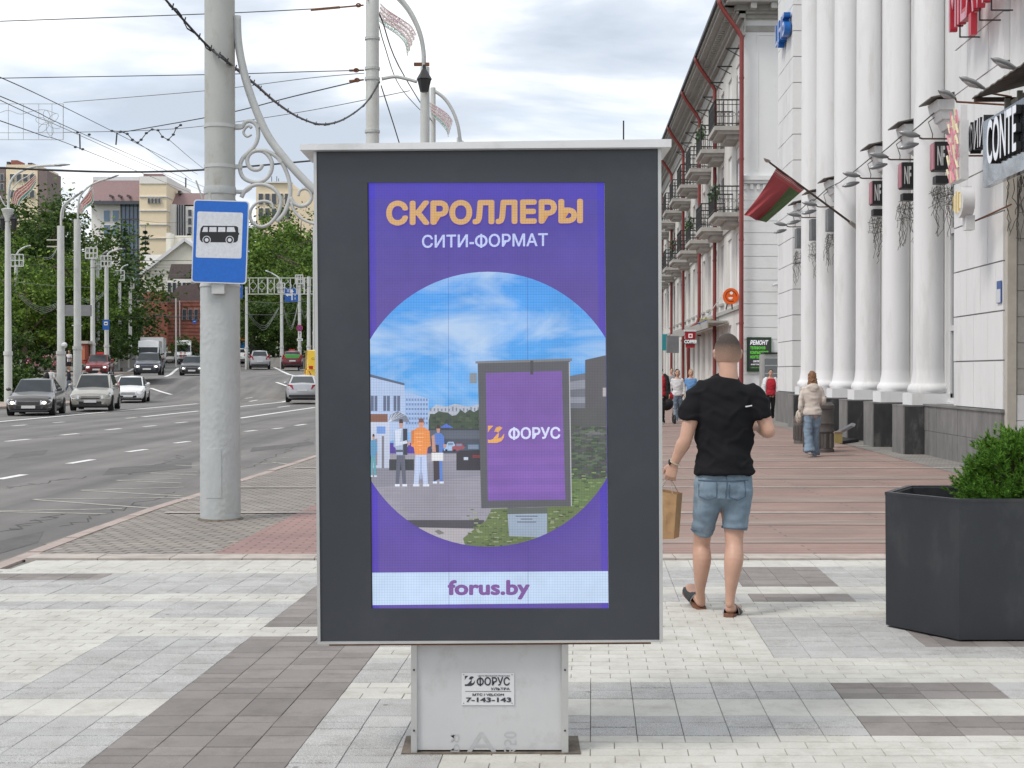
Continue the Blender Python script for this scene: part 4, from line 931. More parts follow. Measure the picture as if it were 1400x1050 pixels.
for i, yc in enumerate(cols):
    c = F1(yc, -.17, 0)
    mb = MB(); fbox(mb, yc-.45, yc+.45, -.65, .40, 0, .91); pe = mb.build('pedestal', M_BLK, b1_)
    mb = MB(); fbox(mb, yc-.45, yc+.45, .401, .425, 0, .911); fbox(mb, yc-.455, yc+.455, -.65, .43, .912, .94); mb.build('stone_facing', M_BLKL, pe)
    mb = MB(); fbox(mb, yc-.38, yc+.38, -.64, .24, .94, 1.16); prof = [(.36, 1.161), (.395, 1.20), (.40, 1.25), (.375, 1.31), (.35, 1.33), (.335, 1.36), (.325, 1.42), (.308, 1.50), (.298, 1.62), (.293, 2.2), (.29, 6), (.285, 15)]
    cb_ = [p for p in prof[:9]]; mb.lathe(cb_, c, 40); base = mb.build('column_base', M_COL, b1_, smooth='auto')
    mb = MB(); mb.lathe(prof[8:], c, 40); mb.build('column', M_COL, b1_, smooth='auto')
mb = MB(); fbox(mb, 21.5, 45.3, -4, .5, 15.5, 16.4); fbox(mb, 21.3, 45.5, -4, .8, 16.4, 16.7); mb.build('entablature', M_WHITEW, b1_)
# portal reveal on the near side
mb = MB(); fbox(mb, 21.58, 21.72, -.02, -.16, .0, 4.6); mb.build('portal_frame', M_BEIGE, b1_)
z = 0.0
for k in range(12):
    mb = MB(); fbox(mb, 21.60, 21.74, -.17, -.62, z+.004, z+.4); fbox(mb, 21.60, 21.74, -.628, -1.5, z+.004, z+.4); mb.build('portal_stone', M_WHITEP if z < .9 else M_STONEG, b1_); z += .404
mb = MB(); fbox(mb, 14, 21.74, -1.5, -1.8, 0, 5.2); mb.build('portal_back', M_STONEG, b1_)
mb = MB(); fbox(mb, 12, 21.74, -.1, -4, 5.2, 15.5); mb.build('upper_wall', M_WHITEW, b1_)
# window-head consoles
cons = [25.6, 28.1, 30.8, 36.1, 38.55, 41.0]
where = ['nearest the portal', 'over the second gap', 'over the third gap', 'just behind the flag pole', 'beside the flag cloth', 'at the far pilaster']
for i, yc in enumerate(cons):
    mb = MB(); st = [(5.90, .16, -.30, ), (6.0, .20, -.16), (6.02, .24, -.12), (6.16, .25, -.06), (6.18, .28, -.02), (6.32, .29, .03), (6.34, .33, .06), (6.52, .34, .10)]
    vs = []; 
    for (z, hw, d) in st: vs += [F1(yc-hw, -.6, z), F1(yc-hw, d, z), F1(yc+hw, d, z), F1(yc+hw, -.6, z)]
    n = len(st); mb.add(vs, [(4*k+j, 4*k+(j+1) % 4, 4*k+4+(j+1) % 4, 4*k+4+j) for k in range(n-1) for j in range(4)]+[(0, 1, 2, 3), tuple(range(4*n-4, 4*n))])
    cn = mb.build('window_console', M_WHITEW, b1_)
    mb = MB(); mb.prism([F1(yc-.44, -.6, 6.70), F1(yc-.44, .24, 6.52), F1(yc-.44, .24, 6.545), F1(yc-.44, -.6, 6.725)], F1(yc+.44, 0, 0)-F1(yc-.44, 0, 0)); mb.build('sheet_roof', M_SHEET, cn)
# floodlights
def lamp_head(mb, base, d, ln=.42, w_=.085):
    d = Vector(d).normalized(); b = Vector(base)
    mb.tube([b, b+d*ln*.25, b+d*ln*.5, b+d*ln*.8, b+d*ln], [(.03, .02), (w_*.8, .05), (w_, .06), (w_*.8, .045), (.02, .012)], 10, side=d.cross(Vector((0, 0, 1))).normalized())
M_LAMP = mat('lamp_grey', (.30, .31, .32), .35, metal=.4, var=.1)
M_DIFF = mat('lamp_glass', (.46, .46, .47), .25, var=.05)
for i, yc in enumerate(cons):
    z = 5.86; o_ = F1(yc, -.1, z)
    fl = thing('facade_floodlight', 'pair of grey lamp heads on an arm under the console %s' % where[i], 'lamp', o_, 'double lamps along the colonnade')
    mb = MB(); mb.tube([F1(yc, -.6, z), F1(yc, .28, z+.0), F1(yc, .34, z+.02)], .017, 6); mb.build('arm', M_ARM, fl)
    for k, dz in enumerate((.09, -.16)):
        mb = MB(); lamp_head(mb, F1(yc-.02+.1*k, .34, z+dz*.5), (-(.95), -.25, dz*1.5)); h = mb.build('lamp_head', M_LAMP, fl, smooth=True)
    mb = MB(); mb.tube([F1(yc+.1, -.2, 6.45), F1(yc+.2, .12, 6.2), F1(yc+.05, .08, 5.95), F1(yc, .1, z)], .009, 5); mb.build('cable', M_IRON, fl)
    # hanging light boxes
    if i < 3:
        lb = thing('hanging_light_box', 'slim black light box with a pink side hanging under the %s console' % ('nearest', 'second', 'third')[i], 'sign', F1(yc, -.05, 4.85), 'light boxes in the colonnade')
        mb = MB(); fbox(mb, yc-.05, yc+.25, -.22, .06, 5.28, 5.80); mb.build('case', M_IRON, lb)
        mb = MB(); fbox(mb, yc-.03, yc+.23, .062, .085, 5.30, 5.78); mb.build('pink_face', mat('pink_face', (.42, .16, .2), .4), lb)
        mb = MB(); o1 = F1(yc-.056, .02, 5.36); put_text(mb, 'NF', o1, F1(yc-.056, -.12, 5.36)-o1, Vector((0, 0, .36)), bold=.03, col=S(190, 190, 190)); mb.build('letters', M_PRINT, lb)
        mb = MB(); fbox(mb, yc-.03, yc+.2, -.2, .04, 5.04, 5.18); mb.build('transformer', M_IRON, lb)
    else:
        lb = thing('grey_wall_box', 'grey metal box under the console %s' % where[i], 'box', F1(yc, -.05, 4.8), 'grey boxes in the colonnade')
        mb = MB(); fbox(mb, yc-.05, yc+.35, -.30, .05, 5.25, 5.82); mb.build('case', mat('box_grey', (.16, .17, .18), .5, var=.15), lb)
        mb = MB(); 
        for k in range(4): fbox(mb, yc-.058, yc-.05, -.27+.08*k, -.23+.08*k, 5.3, 5.78)
        mb.build('louvre', mat('box_grey', (.1,)*3), lb)
    # icicle light net
    if i in (0, 1, 2, 3, 4, 5):
        rn = random.Random(40+i); mb = MB(); top = 5.0 if i < 3 else 5.15
        for k in range(26):
            x = rn.uniform(-.38, .1); y = rn.uniform(-.2, .3); z = top; pts = [F1(yc+y, x, z)]
            ln = rn.uniform(.25, 1.0)
            while z > top-ln: z -= rn.uniform(.05, .11); x += rn.uniform(-.05, .05); y += rn.uniform(-.05, .05); pts.append(F1(yc+y, x, z))
            mb.tube(pts, .0055, 3, caps=False)
        for k in range(10):
            z = top-rn.uniform(0, .4); pts = [F1(yc+rn.uniform(-.2, .3), -.38+.12*j, z+rn.uniform(-.06, .06)) for j in range(5)]; mb.tube(pts, .0055, 3, caps=False)
        solo(mb, 'light_net', mat('net_wire', (.11, .10, .085), .8, var=.3), 'tangled unlit string-light net hanging under the console %s' % where[i], 'light net', 'string-light nets on the colonnade')
mb = MB(); pts = []
for i in range(len(cons)-1):
    a, b = F1(cons[i], .05, 6.35), F1(cons[i+1], .05, 6.35)
    pts += [a, a.lerp(b, .3)+Vector((-.1, 0, -.12)), a.lerp(b, .6)+Vector((-.1, 0, -.14))]
pts.append(F1(cons[-1], .05, 6.35))
solo(MB() if False else (mb.tube(pts, .012, 5) or mb), 'facade_cable', M_IRON, 'black cable strung between the sheet-roofed consoles of the colonnade', 'cable')
# letters high on the near section: red
ml = thing('red_letter_sign', 'large red and pink letters high on the white wall at the top right', 'sign', F1(22.5, .3, 7.25))
t0, t1, zb, zt_ = 23.45, 20.3, 7.27, 8.2
mb = MB(); o_ = F1(t0, .33, zb); put_text(mb, 'MILAVITSA', o_, F1(t1, .33, zb)-o_, Vector((0, 0, zt_-zb)), bold=.03, depth=.12); mb.build('letters', mat('sign_red', (.45, .03, .05), .4, var=.1), ml)
mb = MB(); o_ = F1(t0, .395, zb); put_text(mb, 'MILAVITSA', o_, F1(t1, .395, zb)-o_, Vector((0, 0, zt_-zb)), bold=-.01, col=S(205, 150, 165)); mb.build('letter_faces', M_PRINT, ml)
mb = MB(); fbox(mb, 22.2, 22.34, .28, .38, 6.95, 7.3); mb.build('letter_tail', mat('sign_red', (1,1,1)), ml)
mb = MB(); 
for t in (23.0, 21.9, 21.3): mb.beam(F1(t, .0, 7.1), F1(t, .33, 7.1), .02); mb.beam(F1(t, .33, 7.09), F1(t, .33, 7.4), .02)
mb.build('bracket', M_IRON, ml)
# blue letters on the far pilaster
bs = thing('blue_letter_sign', 'blue raised letters high on the far white pilaster', 'sign', F1(43.5, .1, 10.7))
mb = MB(); o_ = F1(44.0, .14, 11.7); put_text(mb, 'ЦНБ', o_, F1(42.15, .14, 11.7)-o_, Vector((0, 0, .8)), bold=.05, depth=.2); mb.build('letters', mat('sign_blue', (.01, .12, .42), .35), bs)
mb = MB(); o_ = F1(44.0, .245, 11.7); put_text(mb, 'ЦНБ', o_, F1(42.15, .245, 11.7)-o_, Vector((0, 0, .8)), bold=.0, col=S(170, 180, 215)); mb.build('letter_faces', M_PRINT, bs)
# canopy and shop sign over the portal
cy = thing('portal_canopy', 'rusty sheet-metal canopy over the shop portal at the right edge', 'canopy', F1(18.5, .3, 5.4))
mb = MB(); n = 34
for k in range(n):
    a = 15.5+4.5*k/n; b = 15.5+4.5*(k+1)/n; h0, h1 = (.012 if k % 2 else 0), (.012 if (k+1) % 2 else 0)
    mb.add([F1(a, 1.0, 5.50+h0), F1(b, 1.0, 5.50+h1), F1(b, -.1, 5.78+h1), F1(a, -.1, 5.78+h0), F1(a, 1.0, 5.48+h0), F1(b, 1.0, 5.48+h1), F1(b, -.1, 5.76+h1), F1(a, -.1, 5.76+h0)], MB.BF)
mb.build('roof_sheet', M_SHEET, cy)
mb = MB(); fbox(mb, 15.5, 19.85, -.1, .52, 5.0, 5.42); mb.build('soffit_box', M_BEIGE, cy)
for k in range(8):
    mb = MB(); t = 15.9+k*.55; fbox(mb, t, t+.05, .53, .60, 4.95, 5.45); mb.build('batten', M_STONEG, cy)
mb = MB(); mb.beam(F1(19.95, .98, 5.47), F1(19.95, -.1, 5.47), .06); mb.build('end_beam', M_ARM, cy)
sn = thing('shop_sign', 'mirror-like shop sign with big white CONTE letters over the portal', 'sign', F1(18.5, .8, 4.2))
mb = MB(); fbox(mb, 16.2, 20.07, .72, .82, 4.22, 5.17); mb.build('panel', mat('mirror_panel', (.27, .29, .31), .12, metal=.95, var=.5, scale=1.6, bump=.9, bscale=1.5), sn)
mb = MB(); o_ = F1(19.63, .86, 4.48); e_ = F1(18.35, .86, 4.48); put_text(mb, 'CONTE', o_, e_-o_, Vector((0, 0, .62)), bold=.03, depth=.07); mb.build('letters', M_IRON, sn)
mb = MB(); o_ = F1(19.63, .899, 4.48); e_ = F1(18.35, .899, 4.48); put_text(mb, 'CONTE', o_, e_-o_, Vector((0, 0, .62)), bold=.018, col=S(225, 228, 235)); mb.build('letter_faces', attr_mat('lit_print', emit=.6), sn)
s2 = thing('small_letter_sign', 'black letters with white faces on the wall just behind the mirror-like shop sign', 'sign', F1(21.9, .3, 5.0))
mb = MB(); o_ = F1(22.35, .30, 5.05); put_text(mb, 'ФИИ', o_, F1(21.5, .30, 5.05)-o_, Vector((0, 0, .5)), bold=.03, depth=.16); mb.build('letters', M_IRON, s2)
mb = MB(); o_ = F1(22.35, .385, 5.05); put_text(mb, 'ФИИ', o_, F1(21.5, .385, 5.05)-o_, Vector((0, 0, .5)), bold=.0, col=S(215, 215, 220)); mb.build('letter_faces', M_PRINT, s2)
rn = random.Random(77); mb = MB()
for k in range(60):
    t = rn.uniform(17.3, 19.9); d = rn.uniform(.1, .7); z = 4.3; pts = [F1(t, d, z)]; ln = rn.uniform(.3, .95)
    while z > 4.3-ln: z -= rn.uniform(.05, .1); t += rn.uniform(-.06, .06); d += rn.uniform(-.04, .04); pts.append(F1(t, d, z))
    mb.tube(pts, .006, 3, caps=False)
solo(mb, 'light_net', mat('net_wire', (1,1,1)), 'brown tangled string-light net hanging below the mirror-like shop sign', 'light net', 'string-light nets on the colonnade')
for i, (bx, ex, Y, w_) in enumerate([((1306, 134), (1283, 123), 20.6, 'leftmost'), ((1346, 121), (1312, 105), 20.0, 'middle'), ((1391, 95), (1355, 79), 19.2, 'rightmost')]):
    fl = thing('canopy_lamp', 'grey cobra-head lamp above the rusty canopy, %s of the three' % w_, 'lamp', P(*bx, Y), 'lamps above the canopy')
    b, e = P(*bx, Y), P(*ex, Y-.15); mb = MB(); d = e-b; L_ = d.length
    mb.tube([b, b+d*.2, b+d*.5, b+d*.8, e], [(.02, .02), (.05, .035), (.085, .05), (.065, .04), (.015, .012)], 12, side=(0, 1, 0)); mb.build('lamp_head', M_LAMP, fl, smooth=True)
    mb = MB(); mb.tube([b+d*.25+Vector((0, 0, -.03)), b+d*.5+Vector((0, 0, -.045)), b+d*.85+Vector((0, 0, -.03))], [(.03, .012), (.07, .018), (.03, .012)], 10, side=(0, 1, 0)); mb.build('diffuser', M_DIFF, fl, smooth=True)
    mb = MB(); mb.tube([b, b+Vector((.03, .03, -.05)), F1(Y+.1, 0 if i == 0 else .4, b.z-.10)], .016, 6); mb.build('arm', M_RUST, fl)
# vertical neon sign and key-shaped sign
vsn = thing('vertical_neon_sign', 'upright white sign with pink and cream neon strokes on the near white wall', 'sign', F1(22.2, .5, 4.6))
mb = MB(); fbox(mb, 22.0, 22.6, .47, .60, 4.62, 5.55); fbox(mb, 22.15, 22.5, .45, .55, 5.55, 5.82); mb.build('case', M_WHITEP, vsn)
mb = MB()
for k in range(9):
    t = 22.05+k*.062; z = 4.6+rn.uniform(0, .12)
    while z < 5.6:
        l = rn.uniform(.1, .22); mb.beam(F1(t, .625, z), F1(t+rn.uniform(-.05, .05), .65, z+l), .02, .03, col=S(*(rn.choice([(225, 150, 165), (225, 150, 165), (235, 225, 190)])))); z += l+.03
mb.build('neon_strokes', M_PRINT, vsn)
mb = MB(); mb.beam(F1(22.1, .5, 5.0), F1(22.1, .0, 5.0), .025); mb.build('arm', M_RUST, vsn)
ks = thing('cup_shaped_sign', 'white and yellow rounded sign with a narrow foot below the upright neon sign', 'sign', F1(22.1, .5, 3.85))
mb = MB(); c = F1(22.15, .5, 4.27); 
def disc_t(mb, c, r, th, n=24, zs=1.0, col=None):
    q = [Vector((c.x, c.y+math.cos(2*math.pi*k/n)*r, c.z+math.sin(2*math.pi*k/n)*r*zs)) for k in range(n)]; mb.prism(q, (-th, 0, 0), col)
disc_t(mb, c+Vector((.1, 0, 0)), .25, .19, 24, 1.0); mb.build('head', M_WHITEP, ks, smooth='auto')
mb = MB(); fbox(mb, 22.02, 22.22, .36, .5, 3.82, 4.05); mb.build('foot', M_WHITEP, ks)
mb = MB()
for k in range(6): mb.beam(F1(21.98+k*.07, .605, 4.08+abs(k-2.5)*.03), F1(21.98+k*.07, .605, 4.46-abs(k-2.5)*.03), .03, .012, col=S(*((215, 185, 110) if k % 2 else (238, 232, 205))))
mb.build('yellow_face', M_PRINT, ks)
mb = MB(); mb.tube([F1(22.2, .3, 3.98), F1(21.2, .05, 4.12)], .014, 5); mb.build('stay', M_RUST, ks)
mb = MB(); fbox(mb, 21.78, 22.0, .008, .022, 2.65, 3.0); pq = solo(mb, 'address_plate', mat('plate_blue', (.05, .10, .30), .4), 'small blue and white address plate on the near corner of the white wall', 'sign')
mb = MB(); fbox(mb, 21.8, 21.98, .023, .026, 2.66, 2.87, col=S(200, 204, 210)); mb.build('white_field', M_PRINT, pq)
mb = MB(); o_ = F1(24.42, -.655, 2.0)
# flag
fg = thing('flag', 'red and green national flag on an angled brown pole fixed to a white column', 'flag', P(1172, 311, 34.4))
A_, Z_ = P(1172, 311, 34.4), P(1052, 222, 31.6)
mb = MB(); mb.tube([A_.lerp(Z_, .06), Z_], [.028, .022], 8); mb.build('flag_pole', M_ARM, fg)
mb = MB(); mb.tube([A_, A_.lerp(Z_, .10)], [.06, .045], 8); mb.build('socket', M_BEIGE, fg)
mb = MB(); d = (Z_-A_).normalized(); mb.tube([Z_, Z_+d*.05, Z_+d*.13, Z_+d*.24], [.02, .06, .05, .005], 6, flat=.3); mb.build('finial', M_ALU, fg)
def onpole(px): return A_.lerp(Z_, (1172-px)/(1172-1052.0))
h0, h1 = onpole(1061), onpole(1098)
f0, f1 = P(1017, 294, 31.2), P(1048, 305, 32.0)
mb = MB(); NU, NV = 30, 22
def flg(u, v, o_=0):
    a = h0.lerp(h1, v); b = f0.lerp(f1, v); p = a.lerp(b, u)
    wv = .09*math.sin(v*9+u*3)*(.25+u)+.05*math.sin(v*17+u*6)*u
    p += Vector((.3*wv, wv*1.3, -.10*math.sin(u*math.pi)*(1-v)*.4)) ; p += Vector((0, o_, 0)); return p
for i in range(NU):
    for j in range(NV):
        u0, u1, v0, v1 = i/NU, (i+1)/NU, j/NV, (j+1)/NV
        # ornament runs along the hoist; the red field lies towards the pole tip
        if u0 < .11: c = S(172, 82, 84)
        else: c = S(160, 66, 70) if (v0+v1)/2 < .64 else S(84, 104, 66)
        mb.face([flg(u0, v0), flg(u1, v0), flg(u1, v1), flg(u0, v1)], c)
mb.build('cloth', attr_mat('flag_cloth', rough=.85), fg, smooth=True)
mb = MB(); 
for k in range(26):
    v = (k+.5)/26
    for s_ in (-1, 1):
        for (du, dv, su, sv) in [(.03, 0, .012, .013), (.055, .012*s_, .01, .01), (.08, 0, .012, .008)]:
            u = du; vv = min(.98, max(.02, v+dv))
            p = [flg(u-su, vv, -.006*1), flg(u, vv-sv, -.006), flg(u+su, vv, -.006), flg(u, vv+sv, -.006)]; mb.face(p, S(232, 205, 198))
mb.build('ornament', attr_mat('flag_cloth', rough=.85), fg)
# litter bins, folding board, CCTV
for i, (x, Yb_, lab) in enumerate([(1119, 27.3, 'large brown-grey ribbed round litter bin behind the walking woman in a cream hoodie'), (1094, 30.5, 'small brown-grey litter bin just left of the woman in a cream hoodie')]):
    c = P(x, 600, Yb_); c.z = 0; r = .30 if i == 0 else .14; H2 = .98 if i == 0 else .6
    bn = thing('litter_bin', lab, 'bin', c); M_BIN = mat('bin_brown', (.10, .09, .085), .6, var=.2, scale=6)
    mb = MB(); mb.lathe([(r, .0), (r, .06), (r*.93, .08), (r*.93, .38), (r*1.0, .4), (r*1.0, .43), (r*.96, .45), (r*.96, .55), (r, .57), (r*.95, .6), (r*.95, H2-.14), (r*1.02, H2-.12), (r*1.02, H2-.06), (r*.8, H2)], c, 28); mb.build('body', M_BIN, bn, smooth='auto')
    for k in range(14):
        a = 2*math.pi*k/14; mb = MB(); mb.beam((c.x+math.cos(a)*r*.95, c.y+math.sin(a)*r*.95, .09), (c.x+math.cos(a)*r*.95, c.y+math.sin(a)*r*.95, .37), .04); mb.build('rib', M_BIN, bn)
    mb = MB(); mb.lathe([(r*.7, H2-.005), (r*.72, H2+.01)], c, 24); mb.build('opening', M_DARK, bn)
c = G(1152, 606); fbd = thing('folding_board', 'black fallen folding board leaning low beside the black pedestals', 'board', c)
q = [G(1135, 604), G(1152, 607.5), G(1174, 604.5), G(1160, 601)]
mb = MB(); mb.prism([Vector((p.x, p.y, .012)) for p in q], (0, 0, .06)); mb.build('base', M_IRON, fbd)
a, b = G(1137, 604)+Vector((0, .1, .09)), P(1166, 583, 27.3); mb = MB(); mb.prism([a+Vector((0, -.15, 0)), a+Vector((.05, .35, 0)), b+Vector((.05, .35, 0)), b+Vector((0, -.15, 0))], (0.02, 0, .06)); mb.build('flap', mat('flap_black', (.045, .05, .06), .35, var=.2), fbd)
c = P(1145, 600, 28.8); mb = MB(); mb.box(c.x-.08, c.x+.08, 28.7, 28.9, .10, .30, col=S(150, 135, 85)); mb.box(c.x-.081, c.x+.081, 28.695, 28.905, .301, .34, col=S(130, 110, 100)); solo(mb, 'small_carton', M_PRINT, 'small yellowish carton standing behind the black folding board', 'box')

# ================================================================== second building: white with red drainpipes
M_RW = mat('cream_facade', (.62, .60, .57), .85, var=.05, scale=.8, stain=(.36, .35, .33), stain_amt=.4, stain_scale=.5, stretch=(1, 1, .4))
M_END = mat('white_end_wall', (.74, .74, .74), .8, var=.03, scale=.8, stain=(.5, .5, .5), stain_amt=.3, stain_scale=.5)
M_PIPE = mat('red_drainpipe', (.20, .035, .03), .4, var=.15, scale=3)
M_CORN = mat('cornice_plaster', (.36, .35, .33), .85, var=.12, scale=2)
M_RAIL = mat('railing_black', (.03, .03, .03), .6)
M_BALC = mat('balcony_slab_m', (.40, .385, .36), .85, var=.12, scale=2, stain=(.22, .2, .19), stain_amt=.5, stain_scale=1.5)
f2 = lambda Y: 6.5+.0421*Y
def F2(t, d, z): return Vector((f2(t)-d, t, z))
EY = 52.0; EE = 106.0
b2b = thing('drainpipe_building', 'long white building with dark red drainpipes and rows of balconies beyond the colonnade', 'building', F2(EY, 0, 0))
holes = []; wl = []
k = 0; t = 53.4
while t < EE-2:
    for (z0, z1, kd) in [(4.5, 7.0, 2), (8.0, 10.35, 0), (11.25, 13.5, 0)]: holes.append((t, t+1.25, z0, z1)); wl.append((t, t+1.25, z0, z1, kd))
    holes.append((t, t+1.25, .9, 3.5)); wl.append((t, t+1.25, .9, 3.5, 2)); t += 2.75
mb = MB(); mb.wall(lambda t, z, dd: F2(t, -dd, z), EY, EE, 0, 15.2, holes, .22); mb.build('wall', M_RW, b2b)
fr_mesh = {}; pn_mesh = {}
for (a, b, z0, z1, kd) in wl:
    kk_ = (round(b-a, 2), round(z1-z0, 2), kd)
    o0 = F2(a, -.16, z0)
    if kk_ not in fr_mesh:
        mb = MB(); w_ = b-a; h = z1-z0
        def lb_(t0, t1, y0, y1): mb.hexa([(-0.0+.0421*t0, t0, y0), (.05+.0421*t0, t0, y0), (.05+.0421*t1, t1, y0), (.0421*t1, t1, y0), (.0421*t0, t0, y1), (.05+.0421*t0, t0, y1), (.05+.0421*t1, t1, y1), (.0421*t1, t1, y1)])
        lb_(0, .07, 0, h); lb_(w_-.07, w_, 0, h); lb_(.07, w_-.07, 0, .07); lb_(.07, w_-.07, h-.07, h); lb_(w_/2-.03, w_/2+.03, .07, h-.07)
        for q_ in ((.33, .66) if kd else (.68,)): lb_(.07, w_/2-.03, h*q_, h*q_+.05); lb_(w_/2+.03, w_-.07, h*q_, h*q_+.05)
        fr_mesh[kk_] = mb.mesh('window', mats=[M_PVC])
        mb = MB(); mb.face([(.03, .02, .02), (.03+.0421*w_, w_-.02, .02), (.03+.0421*w_, w_-.02, h-.02), (.03, .02, h-.02)]); pn_mesh[kk_] = mb.mesh('pane', mats=[M_GLASS])
    wf = inst('window', fr_mesh[kk_], o0, b2b); WL[wf.name] = o0; inst('pane', pn_mesh[kk_], o0, wf)
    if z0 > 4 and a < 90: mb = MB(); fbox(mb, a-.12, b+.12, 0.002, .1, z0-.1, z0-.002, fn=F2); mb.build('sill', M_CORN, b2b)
mb = MB(); mb.prism([F2(EY, -.01, 0)+Vector((0.02, .02, 0)), F2(EE, -.5, 0), Vector((22, EE, 0)), Vector((22, EY+.02, 0))], (0, 0, 15.2))
mb.build('core', M_END, b2b)
# storey bands and cornice profile, swept along the street and round the corner
def sweep(mb, prof, t0, t1, fn=F2):
    for (d0, z0, d1, z1) in prof: fbox(mb, t0, t1, d0, d1, z0, z1, fn=fn)
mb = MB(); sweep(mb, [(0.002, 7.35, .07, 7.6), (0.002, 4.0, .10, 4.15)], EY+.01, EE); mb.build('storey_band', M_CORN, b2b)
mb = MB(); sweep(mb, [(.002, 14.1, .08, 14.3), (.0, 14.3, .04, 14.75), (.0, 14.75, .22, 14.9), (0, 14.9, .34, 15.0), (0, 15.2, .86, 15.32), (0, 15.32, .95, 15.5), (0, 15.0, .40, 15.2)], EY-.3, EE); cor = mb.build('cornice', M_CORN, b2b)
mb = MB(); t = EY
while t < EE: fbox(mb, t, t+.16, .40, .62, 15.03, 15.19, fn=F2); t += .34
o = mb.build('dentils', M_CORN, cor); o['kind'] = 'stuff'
mb = MB(); fbox(mb, EY-.35, EE, .95, 1.06, 15.42, 15.56, fn=F2); mb.build('gutter', M_IRON, b2b)
mb = MB(); mb.prism([F2(EY-.35, .98, 15.56), Vector((15.4, EY-.35, 18.2)), Vector((22, EY-.35, 15.56))], F2(EE, 0, 0)-F2(EY-.35, 0, 0)); mb.build('roof', mat('roof_brown', (.12, .07, .06), .7), b2b)
# end wall facing the viewer
z = .6; 
while z < 8.35:
    mb = MB(); x0 = f2(EY)-.05; mb.box(x0+rnd.uniform(0, .003), 14, EY-.06, EY+.01, z+.012, z+.43); mb.build('stone_course', M_END, b2b); z += .442
mb = MB(); mb.box(f2(EY)-.12, 14, EY-.12, EY+.0, 0, .59); mb.build('stone_course', M_STONEG, b2b)
mb = MB(); mb.box(f2(EY)-.02, 14, EY-.02, EY+.01, .6, 15.0); mb.build('end_face', mat('white_end_wall', (1,1,1)), b2b)
mb = MB(); mb.box(f2(EY)-.16, 14, EY-.16, EY-.021, 8.62, 8.74); mb.box(f2(EY)-.22, 14, EY-.22, EY-.021, 8.74, 8.9); mb.box(f2(EY)-.06, 14, EY-.07, EY-.021, 8.0, 8.12)
x = f2(EY)-.05
while x < 12: mb.box(x, x+.12, EY-.12, EY-.02, 8.4, 8.6); x += .24
mb.build('sill_band', M_END, b2b)
mb = MB(); mb.box(f2(EY)+.45, f2(EY)+.5, EY-.045, EY-.021, 9.1, 14.2); mb.box(f2(EY)+.5, 14, EY-.045, EY-.021, 14.15, 14.2); mb.build('raised_panel', M_END, b2b)
mb = MB()
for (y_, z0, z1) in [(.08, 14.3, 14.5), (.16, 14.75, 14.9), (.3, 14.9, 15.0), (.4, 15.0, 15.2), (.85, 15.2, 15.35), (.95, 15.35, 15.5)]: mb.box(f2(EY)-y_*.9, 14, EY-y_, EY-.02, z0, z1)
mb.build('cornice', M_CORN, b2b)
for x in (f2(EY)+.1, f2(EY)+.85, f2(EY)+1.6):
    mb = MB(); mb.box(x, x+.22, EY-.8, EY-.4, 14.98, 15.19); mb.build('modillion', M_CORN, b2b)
# drainpipes
for Yd in (51.75, 61.2, 68.5, 78.3, 87.4, 97):
    r = .085; d = .16; mb = MB(); pts = [F2(Yd, 1.0, 15.5), F2(Yd, .98, 15.25), F2(Yd, .8, 14.95), F2(Yd, .3, 14.25), F2(Yd, d, 14.0), F2(Yd, d, 13.8), F2(Yd, d, .4), F2(Yd, d+.12, .15)]
    if Yd < 52: 
        pts = [p + Vector((0, -.1, 0)) for p in pts]
    if Yd == 68.5: pts = pts[:6]+[F2(Yd, d, 4.3), F2(Yd, d+.1, 4.0), F2(Yd, d+.5, 3.7), F2(Yd, d+.55, 3.3), F2(Yd, d+.5, .3)]
    mb.tube(pts, r, 10); dp = mb.build('drainpipe', M_PIPE, b2b, smooth=True)
    for z in (12.5, 9.5, 6.5, 3.4): mb = MB(); p0 = F2(Yd, d, z)+(Vector((0, -.1, 0)) if Yd < 52 else Vector()); mb.lathe([(r+.012, -.04), (r+.012, .04)], p0, 10); mb.build('pipe_collar', M_PIPE, dp)
